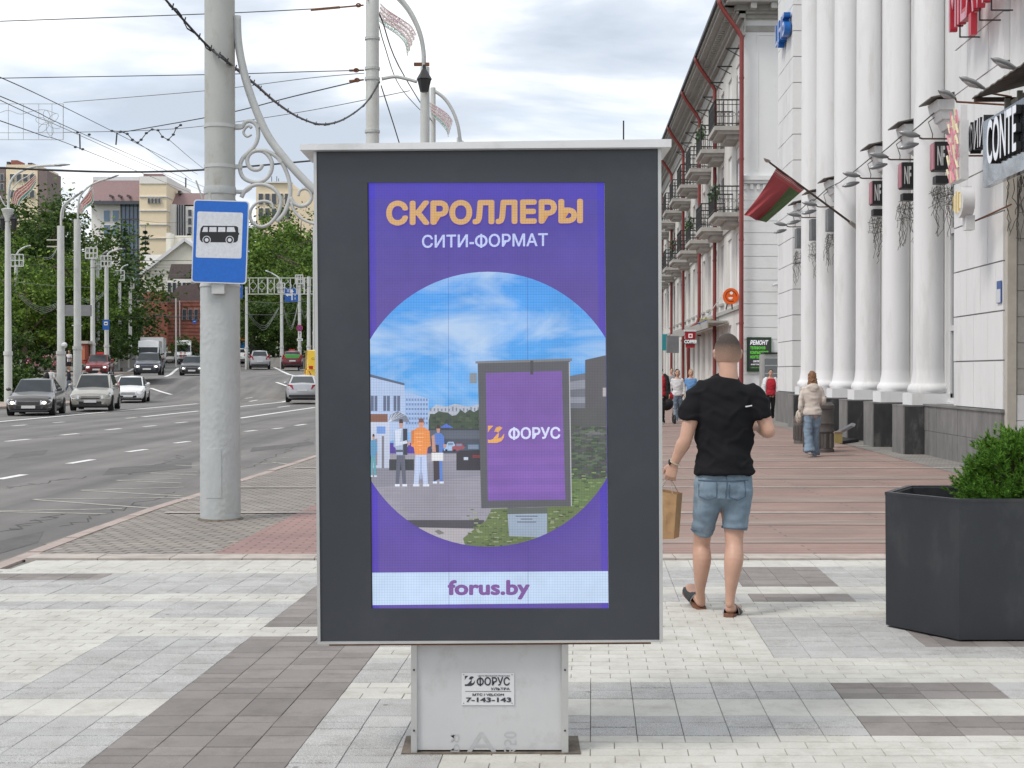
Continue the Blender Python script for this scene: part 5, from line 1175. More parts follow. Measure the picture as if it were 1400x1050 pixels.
# balconies
rail_mesh = {}
for fi, z in enumerate((7.7, 11.0)):
    for k in range(9):
        t0 = 53.2+5.5*k; t1 = t0+2.5
        if t1 > EE: continue
        mb = MB(); fbox(mb, t0, t1, 0.002, 1.0, z-.16, z, fn=F2); fbox(mb, t0+.15, t1-.15, 0.002, .85, z-.28, z-.161, fn=F2); fbox(mb, t0+.35, t1-.35, .002, .5, z-.45, z-.281, fn=F2)
        bl = mb.build('balcony', M_BALC, b2b)
        mb = MB(); H3 = 1.0
        for (a, b) in [(F2(t0+.03, .97, z), F2(t1-.03, .97, z)), (F2(t0+.03, .0, z), F2(t0+.03, .97, z)), (F2(t1-.03, .0, z), F2(t1-.03, .97, z))]:
            up = Vector((0, 0, 1)); mb.beam(a+up*H3, b+up*H3, .05); mb.beam(a+up*.1, b+up*.1, .035); mb.beam(a+up*.82, b+up*.82, .025)
            n = max(3, int((b-a).length/.16))
            for j in range(n+1):
                p = a.lerp(b, j/n); mb.beam(p, p+up*H3, .022)
                if j < n: 
                    q = a.lerp(b, (j+.5)/n); mb.tube([q+up*(.45+.07*math.cos(s_)) + (b-a).normalized()*.06*math.sin(s_) for s_ in [math.pi*2*h/6 for h in range(7)]], .009, 3, caps=False)
        mb.build('railing', M_RAIL, bl)
        if (k, fi) in ((2, 0), (0, 0), (1, 1), (4, 0)):
            mb = MB(); rq = random.Random(k+fi)
            for h in range(140):
                p = F2(rq.uniform(t0+.2, t1-.2), rq.uniform(.75, 1.05), z+rq.uniform(.55, 1.15)); s1 = Vector((rq.uniform(-1, 1), rq.uniform(-1, 1), rq.uniform(-1, 1))).normalized()*.07; s2 = s1.orthogonal().normalized()*.05
                mb.face([p-s1, p+s2, p+s1, p-s2], S(*rq.choice([(60, 90, 45), (40, 66, 32), (160, 60, 70) if k == 4 else (70, 100, 50)])))
            mb.build('balcony_plants', M_PRINT, bl)['kind'] = 'stuff'
        mb = MB(); fbox(mb, t0+.6, t1-.6, -.13, -.04, z+.05, z+2.2, fn=F2)
        mb.build('balcony_door', M_GLASS, bl)
# wall anchors high up
for k in range(9):
    mb = MB(); t = 53+k*3.1; mb.beam(F2(t, 0, 13.9), F2(t, .6, 13.9), .05); mb.beam(F2(t, .05, 13.6), F2(t, .55, 13.88), .03); mb.build('wall_anchor', M_IRON, b2b)
# shop front band
mb = MB(); fbox(mb, 57, 78, .05, .9, 3.62, 3.7, fn=F2); fbox(mb, 57, 78, .85, .9, 3.4, 3.62, fn=F2); aw = solo(mb, 'shop_awning', M_STONEG, 'long grey shop canopy low on the building with red drainpipes', 'awning')
# signs on it
def box_sign(name, label, c, w_, h, dd, m, cat='sign'):
    tg = thing(name, label, cat, (c.x, c.y, c.z-h/2)); mb = MB(); mb.box(c.x-w_/2, c.x+w_/2, c.y-dd/2, c.y+dd/2, c.z-h/2, c.z+h/2); mb.build('case', m, tg); return tg
M_ORG = mat('sign_orange', (.75, .12, .01), .4)
c = P(999.5, 405, 52.6); os_ = thing('round_orange_sign', 'round orange sign with white marks projecting beside the nearest red drainpipe', 'sign', c)
mb = MB(); q = [Vector((c.x+.30*math.cos(a), c.y, c.z+.31*math.sin(a))) for a in [2*math.pi*k/28 for k in range(28)]]; mb.prism(q, (0, .14, 0)); mb.build('disc', M_ORG, os_, smooth='auto')
mb = MB(); c2 = c+Vector((.1, -.004, -.02))
def arc2(mb, c, r0, r1, a0, a1, col, n=16):
    for k in range(n):
        a = a0+(a1-a0)*k/n; b = a0+(a1-a0)*(k+1)/n; mb.face([c+Vector((r0*math.cos(a), 0, r0*math.sin(a))), c+Vector((r1*math.cos(a), 0, r1*math.sin(a))), c+Vector((r1*math.cos(b), 0, r1*math.sin(b))), c+Vector((r0*math.cos(b), 0, r0*math.sin(b)))], col)
arc2(mb, c+Vector((0, -.004, 0)), .19, .215, 0, R(300), (.08, .01, .0)); arc2(mb, c+Vector((-.02, -.006, -.03)), .0, .09, R(190), R(350), S(235, 235, 235)); arc2(mb, c+Vector((.01, -.006, .12)), .0, .06, 0, R(360), S(235, 235, 235)); mb.build('white_marks', M_PRINT, os_)
mb = MB(); a = P(1011, 399, 52.5); mb.box(a.x, a.x+.22, 52.4, 52.6, a.z-.2, a.z+.1); mb.build('white_box', M_WHITEP, os_)
for dx in (-.14, .04): mb = MB(); mb.beam(c+Vector((dx, .05, -.3)), c+Vector((dx*1.3, .05, -.5)), .05); mb.build('foot', M_ARM, os_)
c = P(965, 441, 60); st = thing('blue_star_sign', 'blue and yellow star-shaped sign hanging out between red drainpipes', 'sign', c)
mb = MB(); q = []
for k in range(16): rr = .36 if k % 2 == 0 else .2; a = 2*math.pi*k/16; q.append(Vector((c.x+rr*math.cos(a)*1.05, c.y, c.z+rr*math.sin(a)*.75)))
mb.prism(q, (0, .08, 0)); mb.build('star', mat('star_yellow', (.35, .33, .12), .5), st)
mb = MB(); q = [c+Vector((x, -.01, z)) for x, z in [(-.38, -.05), (-.15, .03), (0, .12), (.15, .03), (.38, .06), (.3, -.03), (.15, -.09), (0, -.05), (-.15, -.12)]]; mb.prism(q, (0, -.03, 0)); mb.build('blue_band', mat('star_blue', (.04, .10, .45), .5), st)
mb = MB(); mb.tube([c+Vector((0, .04, .2)), F2(60.0, 0, c.z+1.1)], .02, 5); mb.build('stay', M_ALU, st)
c = P(944, 460, 62); cf = thing('coffee_sign', 'red box sign reading COFFEE with a white square emblem over a shop door', 'sign', c)
mb = MB(); q = [c+Vector((x, 0, z)) for x, z in [(-.24, .22), (.24, .22), (.19, -.5), (-.19, -.5)]]; mb.prism(q, (0, .2, 0)); mb.build('cup', mat('coffee_red', (.33, .01, .02), .4), cf)
mb = MB(); mb.box(c.x-.27, c.x+.27, c.y-.02, c.y+.22, c.z+.22, c.z+.3); mb.build('lid', M_WHITEP, cf)
mb = MB(); mb.box(c.x-.3, c.x+.3, c.y-.04, c.y-.01, c.z-.34, c.z-.13, col=(.02, .02, .02)); o_ = Vector((c.x-.28, c.y-.045, c.z-.31)); put_text(mb, 'COFFEE', o_, (.56, 0, 0), (0, 0, .16), bold=.04, col=S(225, 225, 225)); 
mb.face([c+Vector((x, -.01, z)) for x, z in [(-.09, -.06), (.09, -.06), (.09, .12), (-.09, .12)]], S(225, 215, 215)); mb.face([c+Vector((x, -.014, z)) for x, z in [(-.05, -.02), (.05, -.02), (.05, .08), (-.05, .08)]], S(150, 20, 30)); mb.build('print', attr_mat('lit_print', emit=.6), cf)
c = P(919.5, 471, 66); box_sign('air_conditioner', 'dark grey ribbed air-conditioner box above the far shop fronts', c, .56, .8, .4, mat('box_grey', (1,1,1)), 'air conditioner')
c = P(908.5, 468, 68); box_sign('teal_sign', 'teal upright sign beside the ribbed air-conditioner box', c, .25, .8, .15, mat('teal', (.03, .25, .28), .5))
# repair sign on the end wall
yy = EY-.17; a, b = P(1021.5, 461, yy), P(1054.5, 508, yy)
rs_ = thing('repair_sign', 'black and green phone repair sign with РЕМОНТ in white on the end wall', 'sign', P(1038, 508, yy))
mb = MB(); mb.box(a.x, b.x, yy, yy+.1, b.z, a.z); mb.build('frame', mat('dark_green', (.012, .05, .015), .5), rs_)
fr = lambda x, y, mm=0: P(x, y, yy-.004-mm*.001)
mb = MB(); mb.face([fr(1023.5, 463.5), fr(1052, 463.5), fr(1052, 504), fr(1023.5, 504)], (.008, .01, .012))
T2(mb, fr, 'РЕМОНТ', 1025.5, 465, 1050.5, 471.5, S(235, 235, 240), .04, 3, shear=.25)
for i, s_ in enumerate(('ТЕЛЕФОНОВ', 'КОМПЬЮТЕРОВ', 'НОУТБУКОВ')): T2(mb, fr, s_, 1025.7, 473.5+6.2*i, 1046.5 if i != 1 else 1050.5, 477.8+6.2*i, S(90, 200, 40), .04, 3)
T2(mb, fr, 'ЗАПРАВКА', 1029.5, 492.5, 1047, 495.3, S(235, 235, 240), .03, 3, shear=.25); T2(mb, fr, 'КАРТРИДЖЕЙ', 1026.5, 496.8, 1049, 499.5, S(235, 235, 240), .03, 3, shear=.25); T2(mb, fr, '+375 29 666 60 60', 1026, 502, 1048, 503.3, S(110, 190, 60), .02, 3)
mb.build('print', attr_mat('lit_print', emit=.6), rs_)
# vending cabinet
c = P(1053, 574, 48.2); c.z = 0; vm = thing('vending_cabinet', 'pale grey glass-fronted vending cabinet behind the woman in red', 'cabinet', c)
mb = MB(); mb.box(c.x-.27, c.x+.30, c.y, c.y+.6, 0.0, 2.2); mb.build('case', M_ALU, vm)
mb = MB(); mb.box(c.x-.20, c.x+.26, c.y-.012, c.y-.001, .75, 2.05); mb.build('glass', M_GLASS, vm)
for k in range(4): mb = MB(); mb.box(c.x-.18, c.x+.24, c.y-.02, c.y-.013, .95+.28*k, .99+.28*k); mb.build('shelf', M_ALU, vm)
mb = MB(); mb.box(c.x-.22, c.x+.30, c.y-.06, c.y+.5, 2.21, 2.27); mb.build('top', M_IRON, vm)
c = P(1060, 389.5, 51.6); cc_ = thing('security_camera', 'small white security camera on the white end wall', 'camera', c); mb = MB(); mb.tube([c+Vector((-.12, -.1, -.03)), c+Vector((.06, .02, .03))], .05, 8); mb.build('body', M_WHITEP, cc_); mb = MB(); mb.beam(c+Vector((.05, 0, .02)), c+Vector((.15, .35, .02)), .04); mb.build('arm', M_WHITEP, cc_)
# ================================================================== trees
M_LEAF = leaf_mat('leaves_dark', [(.022, .042, .012), (.045, .085, .02), (.075, .135, .03), (.13, .20, .045)])
M_LEAF2 = leaf_mat('leaves_bright', [(.04, .075, .014), (.08, .145, .022), (.13, .22, .035), (.20, .30, .06)])
M_SPRUCE = leaf_mat('spruce_needles', [(.012, .03, .022), (.022, .05, .035), (.035, .07, .05)], trans=.1)
def crown(mb, blobs, n, ls, rng):
    tot = sum(b[3]*b[4]*b[5] for b in blobs)
    for (x, y, z, rx, ry, rz) in blobs:
        k = int(n*rx*ry*rz/tot)
        nc = max(6, int(k/55)); cl = []
        for _ in range(nc):
            d = Vector((rng.gauss(0, 1), rng.gauss(0, 1), rng.gauss(0, 1))).normalized(); q = rng.uniform(.35, 1.0)**.6; q *= 1+.22*noise.noise(d*2.3+Vector((x, y, z)))
            cl.append((Vector((x+d.x*rx*q, y+d.y*ry*q, z+d.z*rz*q)), min(rx, rz)*rng.uniform(.14, .30)))
        for i in range(k):
            c, r = cl[i % nc]; d = Vector((rng.gauss(0, 1), rng.gauss(0, 1), rng.gauss(0, .75)))
            p = c + d*r*.62; a = Vector((rng.uniform(-1, 1), rng.uniform(-1, 1), rng.uniform(-.6, .6))).normalized(); b = a.orthogonal().normalized(); b = Matrix.Rotation(rng.uniform(0, 6.28), 3, a) @ b
            s_ = ls*rng.uniform(.6, 1.25); mb.face([p-a*s_, p-b*s_*.55, p+a*s_, p+b*s_*.55])
def tree(loc, h, r, n=4200, ls=.17, m=None, seed=0, label='', group='trees on the left hillside', low=.25, name='broadleaf_tree', lean=0):
    h *= .88; rng = random.Random(seed); loc = Vector(loc); t = thing(name, label, 'tree', loc, group)
    mb = MB(); tr = h*.022+.06
    tp = [loc, loc+Vector((rng.uniform(-.1, .1), 0, h*.3)), loc+Vector((rng.uniform(-.3, .3), rng.uniform(-.2, .2), h*.62)), loc+Vector((rng.uniform(-.4, .4), 0, h*.92))]
    mb.tube(tp, [tr, tr*.8, tr*.5, tr*.12], 8); 
    for k in range(7):
        z = h*rng.uniform(low, .75); a = rng.uniform(0, 6.28); l = r*rng.uniform(.5, .9); p0 = loc+Vector((0, 0, z)); mb.tube([p0, p0+Vector((math.cos(a)*l*.5, math.sin(a)*l*.5, l*.4)), p0+Vector((math.cos(a)*l, math.sin(a)*l, l*.6))], [tr*.4, tr*.25, tr*.06], 5)
    mb.build('trunk', M_BARK, t)
    blobs = []
    for k in range(9):
        a = rng.uniform(0, 6.28); q = rng.uniform(.2, .62)*r; z = h*rng.uniform(low+.12, .86); rr = r*rng.uniform(.36, .56)*(1.1-.4*(z/h))
        blobs.append((loc.x+math.cos(a)*q, loc.y+math.sin(a)*q, loc.z+z, rr, rr, rr*rng.uniform(.75, 1.1)))
    blobs.append((loc.x, loc.y, loc.z+h*(.5+low*.5), r*.62, r*.62, h*(.5-low*.45)))
    mb = MB(); crown(mb, blobs, int(n*1.7), ls*.76, rng); mb.build('crown', m or M_LEAF, t); return t
def copy_thing(t, loc, label, rotz=0, sc_=(1, 1, 1)):
    c = copy_tree(t); c.location = loc; c.rotation_euler = (0, 0, rotz); c.scale = sc_; c['label'] = label; WL[c.name] = Vector(loc); return c
def gpt(px, Y): p = P(px, 500, Y); p.z = T(Y)-.15; return p
def hgt(py, Y): return CH + (510-py)*Y/F - T(Y)+.15
tA = tree(gpt(35, 108), hgt(345, 108), 5.2, 6200, .2, M_LEAF2, 1, 'bright green broadleaf tree at the left edge behind the flag-decorated lamp post')
tB = tree(gpt(105, 112), hgt(318, 112), 4.7, 7200, .2, M_LEAF2, 2, 'wide bright green tree behind the two tall white poles on the left')
tC = tree(gpt(130, 125), hgt(345, 125), 4.2, 6000, .2, M_LEAF, 3, 'dark green tree in front of the purple-roofed building')
tD = tree(gpt(80, 135), hgt(235, 135), 5.2, 6500, .19, M_LEAF, 4, 'tallest airy tree rising above the others on the left skyline')
tE = tree(gpt(214, 174), hgt(440, 118), 2.2, 2400, .14, M_LEAF, 6, 'small dark street tree above the white van', low=.3)
tr_list = [
 (tB, 0, 120, 300, 'rounded green tree cut by the left edge of the picture'), (tA, 62, 118, 330, 'green tree between the lamp post and the first white pole'),
 (tC, 125, 118, 400, 'dark tree behind the row of poles with square light boxes'), (tC, 165, 150, 400, 'dark tree to the left of the cream gable'),
 (tC, 20, 130, 255, 'dark tree below the far beige tower block'), (tC, 138, 140, 355, 'loose tree under the purple roof edge'),
 (tE, 166, 114, 452, 'small tree beside the grey retaining wall'), (tE, 245, 157, 455, 'small street tree before the red brick building, left one'), (tE, 264, 157, 458, 'small street tree before the red brick building, right one'),
 (tE, 152, 110, 440, 'small tree right of the little blue bus stop sign'), (tE, 27, 80, 440, 'low leafy tree just right of the nearest white lamp post'),
 (tA, 345, 170, 330, 'green tree behind the bus stop sign, leftmost of the hillside right of the pole'), (tB, 372, 185, 285, 'high green tree on the hillside below the beige block'),
 (tC, 400, 160, 345, 'dark tree behind the blue arrow sign'), (tB, 425, 150, 310, 'large tree beside the left edge of the advertising stand'),
 (tC, 355, 140, 400, 'dark tree low behind the silver crossover'), (tC, 390, 138, 405, 'dark tree behind the green and red taxi'), (tC, 425, 135, 395, 'dark tree behind the yellow van'),
 (tC, 325, 150, 400, 'dark tree just right of the thick grey pole'), (tC, 90, 128, 395, 'dark low tree behind the fence with pink flowers'), (tC, 45, 126, 410, 'dark low tree at the left behind the round bush'),
 (tA, 410, 200, 280, 'pale green tree high on the hill near the stand'), (tC, 138, 135, 420, 'dark tree filling the gap behind the small bus stop sign'), (tE, 178, 165, 440, 'dark tree left of the white van'), (tC, 5, 112, 430, 'dark tree at the extreme left, low')]
for i, (t0_, px, Y, py, lab) in enumerate(tr_list):
    base_h = max((Vector(v.co).z for v in t0_.children[-1].data.vertices)) if i < 0 else {tA.name: hgt(345, 108), tB.name: hgt(318, 112), tC.name: hgt(345, 125), tD.name: hgt(235, 135), tE.name: hgt(440, 118)}[t0_.name]
    s_ = hgt(py, Y)/base_h; copy_thing(t0_, gpt(px, Y), lab, rotz=i*1.3, sc_=(max(s_, .8), max(s_, .8), s_))
# dense low wood behind, one mass
mb = MB(); rg = random.Random(9)
crown(mb, [(P(px, 0, Y).x, Y, T(Y)+zz, 7, 4, zz+2) for px, Y, zz in [(-30, 140, 8), (20, 142, 8), (70, 145, 8), (120, 148, 7), (160, 160, 6), (330, 175, 5), (380, 180, 6), (430, 178, 6), (340, 200, 9), (390, 215, 11), (440, 200, 10)]], 40000, .27, rg)
struct(mb, 'wood', M_LEAF, 'stuff')
# trees glimpsed between the stand and the red drainpipes
for i, (px, Y, py, lab) in enumerate([(908, 118, 225, 'green street tree seen just past the right edge of the stand'), (915, 150, 300, 'lighter tree farther down the sidewalk past the stand'), (902, 130, 330, 'dark tree low beyond the far end of the balconies')]):
    p = P(px, 0, Y); p.z = T(Y)-.1; s_ = hgt(py, Y)/hgt(318, 112); copy_thing(tB if i != 1 else tA, p, lab, rotz=i+2, sc_=(s_*.62, s_*.62, s_))
def bush(name, loc, rx, rz, label, m, n=2600, ls=.09, seed=0, ry=None):
    rng = random.Random(seed); t = thing(name, label, 'bush', loc); mb = MB(); crown(mb, [(loc[0], loc[1], loc[2]+rz*.5, rx, ry or rx, rz*.55), (loc[0], loc[1], loc[2]+rz*.45, rx*.75, (ry or rx)*.75, rz*.5)], n, ls, rng); mb.build('foliage', m, t)
    mb = MB(); mb.tube([Vector(loc), Vector(loc)+Vector((0, 0, rz*.6))], [.05, .02], 5); mb.build('stem', M_BARK, t)
p = gpt(16, 76); bush('clipped_bush', p, 1.35, 2.1, 'clipped rounded dark bush low at the left edge behind the lamp post', M_LEAF, 7000, .10, 3)
# spruces
def spruce(loc, h, r, label, seed):
    rng = random.Random(seed); t = thing('spruce_tree', label, 'tree', loc, 'dark spruces by the far buildings'); mb = MB(); mb.tube([Vector(loc), Vector(loc)+Vector((0, 0, h))], [.2, .02], 6); mb.build('trunk', M_BARK, t); mb = MB(); L_ = int(h/.8)
    for k in range(L_):
        z = h*(.08+.9*k/L_); rr = r*(1-k/L_)**.85
        for j in range(11):
            a = rng.uniform(0, 6.28); l = rr*rng.uniform(.7, 1.1); c = Vector(loc)+Vector((0, 0, z))
            for q in range(14):
                t_ = rng.uniform(.1, 1); p = c+Vector((math.cos(a)*l*t_, math.sin(a)*l*t_, -l*t_*.35+rng.uniform(-.1, .1))); v = Vector((rng.uniform(-1, 1), rng.uniform(-1, 1), rng.uniform(-.5, .5))).normalized()*.28; w_ = v.orthogonal().normalized()*.12; mb.face([p-v, p-w_, p+v, p+w_])
    mb.build('crown', M_SPRUCE, t)
p = P(198, 0, 190); p.z = T(190); spruce(p, hgt(308, 190), 2.9, 'tall dark spruce in front of the cream tower', 1)
p = P(171, 0, 192); p.z = T(192); spruce(p, hgt(304, 192), 2.6, 'slim dark spruce before the blue glass facade', 2)
p = P(258, 0, 188); p.z = T(188); spruce(p, hgt(312, 188), 2.2, 'small dark spruce just left of the bus stop sign', 3)
# ================================================================== far buildings
M_CREAM = mat('cream_render', (.74, .62, .45), .85, var=.05); M_CREAM2 = mat('pale_stucco', (.74, .71, .68), .85, var=.05)
M_PURP = mat('purple_brown_roof', (.22, .14, .14), .7, var=.1); M_BGLASS = mat('blue_glass', (.10, .17, .26), .1, var=.3, scale=.3, spec=.8)
M_BRICK = mat('red_brick_wall', (.30, .11, .08), .9, var=.25, scale=2); M_GABLE = mat('gable_siding', (.70, .67, .58), .85, var=.06)
M_BROOF = mat('brown_tile_roof', (.13, .10, .10), .85, var=.2, scale=3); M_DBR = mat('dark_glass', (.06, .065, .075), .15)
def pb(mb, x0, x1, yt, yb, Y, dep=12, off=0):
    a, b = P(x0, yt, Y-off), P(x1, yb, Y-off); mb.box(a.x, b.x, Y-off, Y+dep, b.z, a.z)
def part(par, nm, m, *a, **k): mb = MB(); pb(mb, *a, **k); return mb.build(nm, m, par)
def bwin(par, m, x0, x1, yt, yb, Y, off, nx=1, ny=1):
    for i in range(nx):
        for j in range(ny):
            w_ = (x1-x0)/nx; h = (yb-yt)/ny; xa_, xb_ = x0+w_*(i+.14), x0+w_*(i+.86); ya_, yb_ = yt+h*(j+.12), yt+h*(j+.88)
            f = part(par, 'window', M_PVC, xa_, xb_, ya_, yb_, Y, dep=-off+.3, off=off); part(f, 'pane', m, xa_+.35, xb_-.35, ya_+.35, yb_-.35, Y, dep=-off+.3, off=off+.04)
def pthing(nm, lab, cat_, px, py, Y): return thing(nm, lab, cat_, (P(px, py, Y).x, Y, T(Y)-.2))
Y = 260; tw = pthing('tower_block', 'far beige tower block with red rooftop boxes at the left skyline', 'building', 30, 500, Y)
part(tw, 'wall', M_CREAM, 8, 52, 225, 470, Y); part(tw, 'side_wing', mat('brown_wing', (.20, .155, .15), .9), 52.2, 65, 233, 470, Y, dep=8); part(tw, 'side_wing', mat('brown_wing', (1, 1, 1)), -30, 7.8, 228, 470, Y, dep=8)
part(tw, 'roof_box', M_BRICK, 15, 24, 219, 224.8, Y, dep=4); part(tw, 'roof_box', M_DBR, 9, 13, 221, 224.8, Y, dep=3); part(tw, 'roof_box', M_DBR, 38, 44, 222.5, 224.8, Y, dep=3)
bwin(tw, M_DBR, 12, 48, 236, 250, Y, .3, 4, 1); bwin(tw, M_DBR, 12, 48, 258, 272, Y, .3, 4, 1); bwin(tw, M_DBR, -8, 6, 236, 262, Y, .3, 2, 2)
Y = 205; pr = pthing('purple_roof_building', 'large cream and white building with a purple-brown mansard roof and blue glass', 'building', 190, 500, Y)
part(pr, 'wall', M_CREAM2, 125, 165, 277, 460, Y); part(pr, 'glass_front', M_BGLASS, 165.2, 193, 279, 400, Y, dep=6)
for i in range(5): part(pr, 'mullion', M_DBR, 165.2+i*5.5, 166+i*5.5, 279, 400, Y, dep=.3, off=.25)
for y in (299, 320, 340): part(pr, 'mullion', M_DBR, 165.2, 193, y, y+1.2, Y, dep=.3, off=.3)
mb = MB(); a = [P(113, 277, Y-1.5), P(193.4, 277, Y-1.5), P(190, 247, Y+3), P(128, 247, Y+3)]; mb.prism(a, (0, 9, 0)); mb.build('mansard_roof', M_PURP, pr)
part(pr, 'roof_band', M_DBR, 128, 193, 274.5, 279, Y, dep=2, off=1.6); part(pr, 'parapet', M_WHITEP, 127, 190, 241.5, 246.8, Y+3, dep=6)
for x in (149, 161, 173): part(pr, 'roof_vent', M_DBR, x, x+2, 266, 269, Y, dep=2, off=2)
part(pr, 'stair_tower', M_CREAM, 190.5, 228, 245, 460, Y, dep=12, off=3); part(pr, 'stair_tower_top', M_CREAM2, 190.5, 228, 241, 251, Y, dep=12, off=3.15); part(pr, 'cap', M_PURP, 196, 222, 237.5, 240.9, Y, dep=6)
for y in (268, 287, 306, 325): part(pr, 'string_course', M_WHITEP, 190.3, 228.2, y, y+1.3, Y, dep=.5, off=3.2)
bwin(pr, M_DBR, 201, 220, 269.5, 279, Y, 3.3, 4, 1)
bwin(pr, M_BGLASS, 140, 164, 285, 325, Y, .2, 2, 2)
mb = MB(); mb.prism([P(228, 280, Y), P(315, 280, Y), P(308, 264, Y+3), P(228, 264, Y+3)], (0, 8, 0)); mb.build('mansard_roof', M_PURP, pr)
part(pr, 'white_wing', M_CREAM2, 223, 240, 279, 460, Y, dep=6, off=1.0); part(pr, 'glass_front', M_DBR, 240.2, 253.5, 280, 330, Y, dep=5); part(pr, 'wall', M_CREAM2, 253.7, 312, 282, 460, Y, dep=6)
for i in range(3): part(pr, 'mullion', M_PVC, 243.5+i*3.5, 244.1+i*3.5, 280, 330, Y, dep=.3, off=.25)
for x in (243, 291): part(pr, 'roof_vent', M_DBR, x, x+4, 260.5, 265, Y+2, dep=1)
bwin(pr, M_DBR, 256, 263, 285, 320, Y, .2, 1, 3)
Y = 172; gb = pthing('gable_house', 'cream gabled building with a red brick base above the traffic', 'building', 228, 500, Y)
mb = MB(); mb.prism([P(x, y, Y) for x, y in [(196, 399), (196, 372), (252, 329), (300, 362), (300, 399)]], (0, 10, 0)); mb.build('gable_wall', M_GABLE, gb)
mb = MB(); mb.prism([P(x, y, Y-.6) for x, y in [(191.5, 372), (251.5, 325), (252, 330), (194, 375)]], (0, 10.6, 0)); mb.prism([P(x, y, Y-.6) for x, y in [(252, 325), (303, 361), (302, 365), (252.3, 330)]], (0, 10.6, 0)); mb.build('roof_edge', M_WHITEP, gb)
part(gb, 'brick_base', M_BRICK, 196, 300, 399.2, 470, Y, dep=9); part(gb, 'upper_block', M_CREAM2, 195, 230, 348, 371, Y+4, dep=6)
part(gb, 'chimney', M_GABLE, 227, 233, 318, 345, Y+4, dep=2); part(gb, 'chimney', M_GABLE, 233.2, 262, 322, 338, Y+6, dep=2)
for i in range(10): part(gb, 'siding_joint', M_STONEG, 196.5+max(0, (372-(362+4*i)))*1.25, 290, 362+4*i, 362.5+4*i, Y, dep=.1, off=.03)
mb = MB(); mb.prism([P(x, y, Y-4) for x, y in [(229, 381), (234, 361), (262, 361), (262, 379)]], (0, 3, 0)); mb.build('dormer_roof', M_BROOF, gb)
part(gb, 'dormer_wall', M_CREAM2, 227, 262, 381.2, 402, Y-4, dep=3); bwin(gb, M_DBR, 228, 262, 384, 401, Y-4, .15, 5, 1)
mb = MB(); mb.prism([P(x, y, Y-6) for x, y in [(224, 412), (244, 391), (275, 386), (275, 411)]], (0, 5, 0)); mb.build('porch_roof', M_BROOF, gb)
Y = 160; bb = pthing('brick_house', 'red brick building partly hidden by the thick grey pole', 'building', 258, 500, Y)
part(bb, 'wall', M_BRICK, 229, 275, 411, 480, Y, dep=5); part(bb, 'corner_pipe', M_PVC, 245, 246.2, 411, 480, Y, dep=.3, off=.2); bwin(bb, M_DBR, 248, 272, 420, 440, Y, .1, 3, 1)
for i in range(12): part(bb, 'brick_band', mat('brick_band', (.17, .06, .045), .9), 229, 275, 413+5*i, 414+5*i, Y, dep=.1, off=.04)
Y = 250; be = pthing('beige_block', 'beige building with rooftop aerials behind the scroll bracket', 'building', 375, 500, Y)
part(be, 'wall', M_CREAM, 350, 399, 250, 470, Y); part(be, 'side_wing', M_CREAM, 399.2, 432, 258, 470, Y, dep=10); part(be, 'cornice', M_WHITEP, 349.5, 399.5, 248, 250, Y, dep=.6, off=.5)
for x, h in ((371, 241), (378, 241), (380.5, 244)): part(be, 'aerial', M_IRON, x, x+.8, h, 249, Y, dep=.1)
bwin(be, M_DBR, 352, 397, 262, 302, Y, .2, 5, 2)
# fence with flowers, retaining wall, kiosk, hoarding backs
Y = 100; fc = pthing('fence', 'reddish low wall with iron lattice and pink flowers behind the crossing', 'fence', 60, 500, Y)
zb_ = T(Y)-.1
for x in (36, 47, 60, 72, 84, 100): part(fc, 'pier', mat('reddish_stone', (.20, .11, .09), .85, var=.2), x, x+4, 487, 506, Y, dep=.6)
part(fc, 'base_wall', M_STONEG, 36, 108, 501, 507, Y, dep=.4)
part(fc, 'top_rail', M_IRON, 36, 104, 489, 490, Y+.2, dep=.1)
for i in range(34): part(fc, 'bar', M_IRON, 37+i*2, 37.5+i*2, 490, 501, Y+.2, dep=.06)
mb = MB(); rq = random.Random(4)
for i in range(900):
    p = P(36+rq.random()*45, 486+rq.random()*14, Y-.3-rq.random()*.4); v = Vector((rq.uniform(-1, 1), rq.uniform(-1, 1), rq.uniform(-1, 1))).normalized()*.10; w_ = v.orthogonal().normalized()*.08; mb.face([p-v, p-w_, p+v, p+w_], S(*rq.choice([(200, 130, 145), (170, 100, 110), (70, 90, 50), (60, 80, 45), (215, 190, 190)])))
o = mb.build('flowers', M_PRINT, fc); o['kind'] = 'stuff'
Y = 112; rw = pthing('retaining_wall', 'grey concrete retaining wall beside the red car and the van', 'wall', 172, 500, Y); part(rw, 'wall_panel', M_STONEG, 164, 174.8, 484, 503, Y, dep=.5); part(rw, 'wall_panel', M_STONEG, 175, 186, 486, 503, Y+2, dep=.5)
r2w = pthing('retaining_wall', 'long low grey wall behind the silver crossover and the taxi', 'wall', 380, 500, 136)
for i in range(12): part(r2w, 'wall_panel', M_STONEG, 336+i*8, 343.7+i*8, 489, 502, 136, dep=.5)
ki = pthing('ad_column', 'orange-red display case on the far pavement between the white poles', 'kiosk', 114, 500, 103); part(ki, 'case', mat('kiosk_red', (.34, .06, .03), .5), 111, 117, 470, 497, 103, dep=.8); part(ki, 'roof', M_BEIGE, 108, 120, 466, 469.8, 103, dep=1.2, off=.2); part(ki, 'poster', mat('poster_m', (.45, .15, .07), .4), 112, 116, 473, 492, 103, dep=.05, off=.05)
hb = pthing('hoarding', 'back of a grey hoarding between the two tall white poles', 'hoarding', 106, 500, 98); part(hb, 'panel', mat('hoarding_grey', (.20, .20, .205), .7), 89, 124, 417, 432, 98, dep=.25); part(hb, 'post', M_GREYM, 104, 107, 432.2, 500, 98.02, dep=.2)
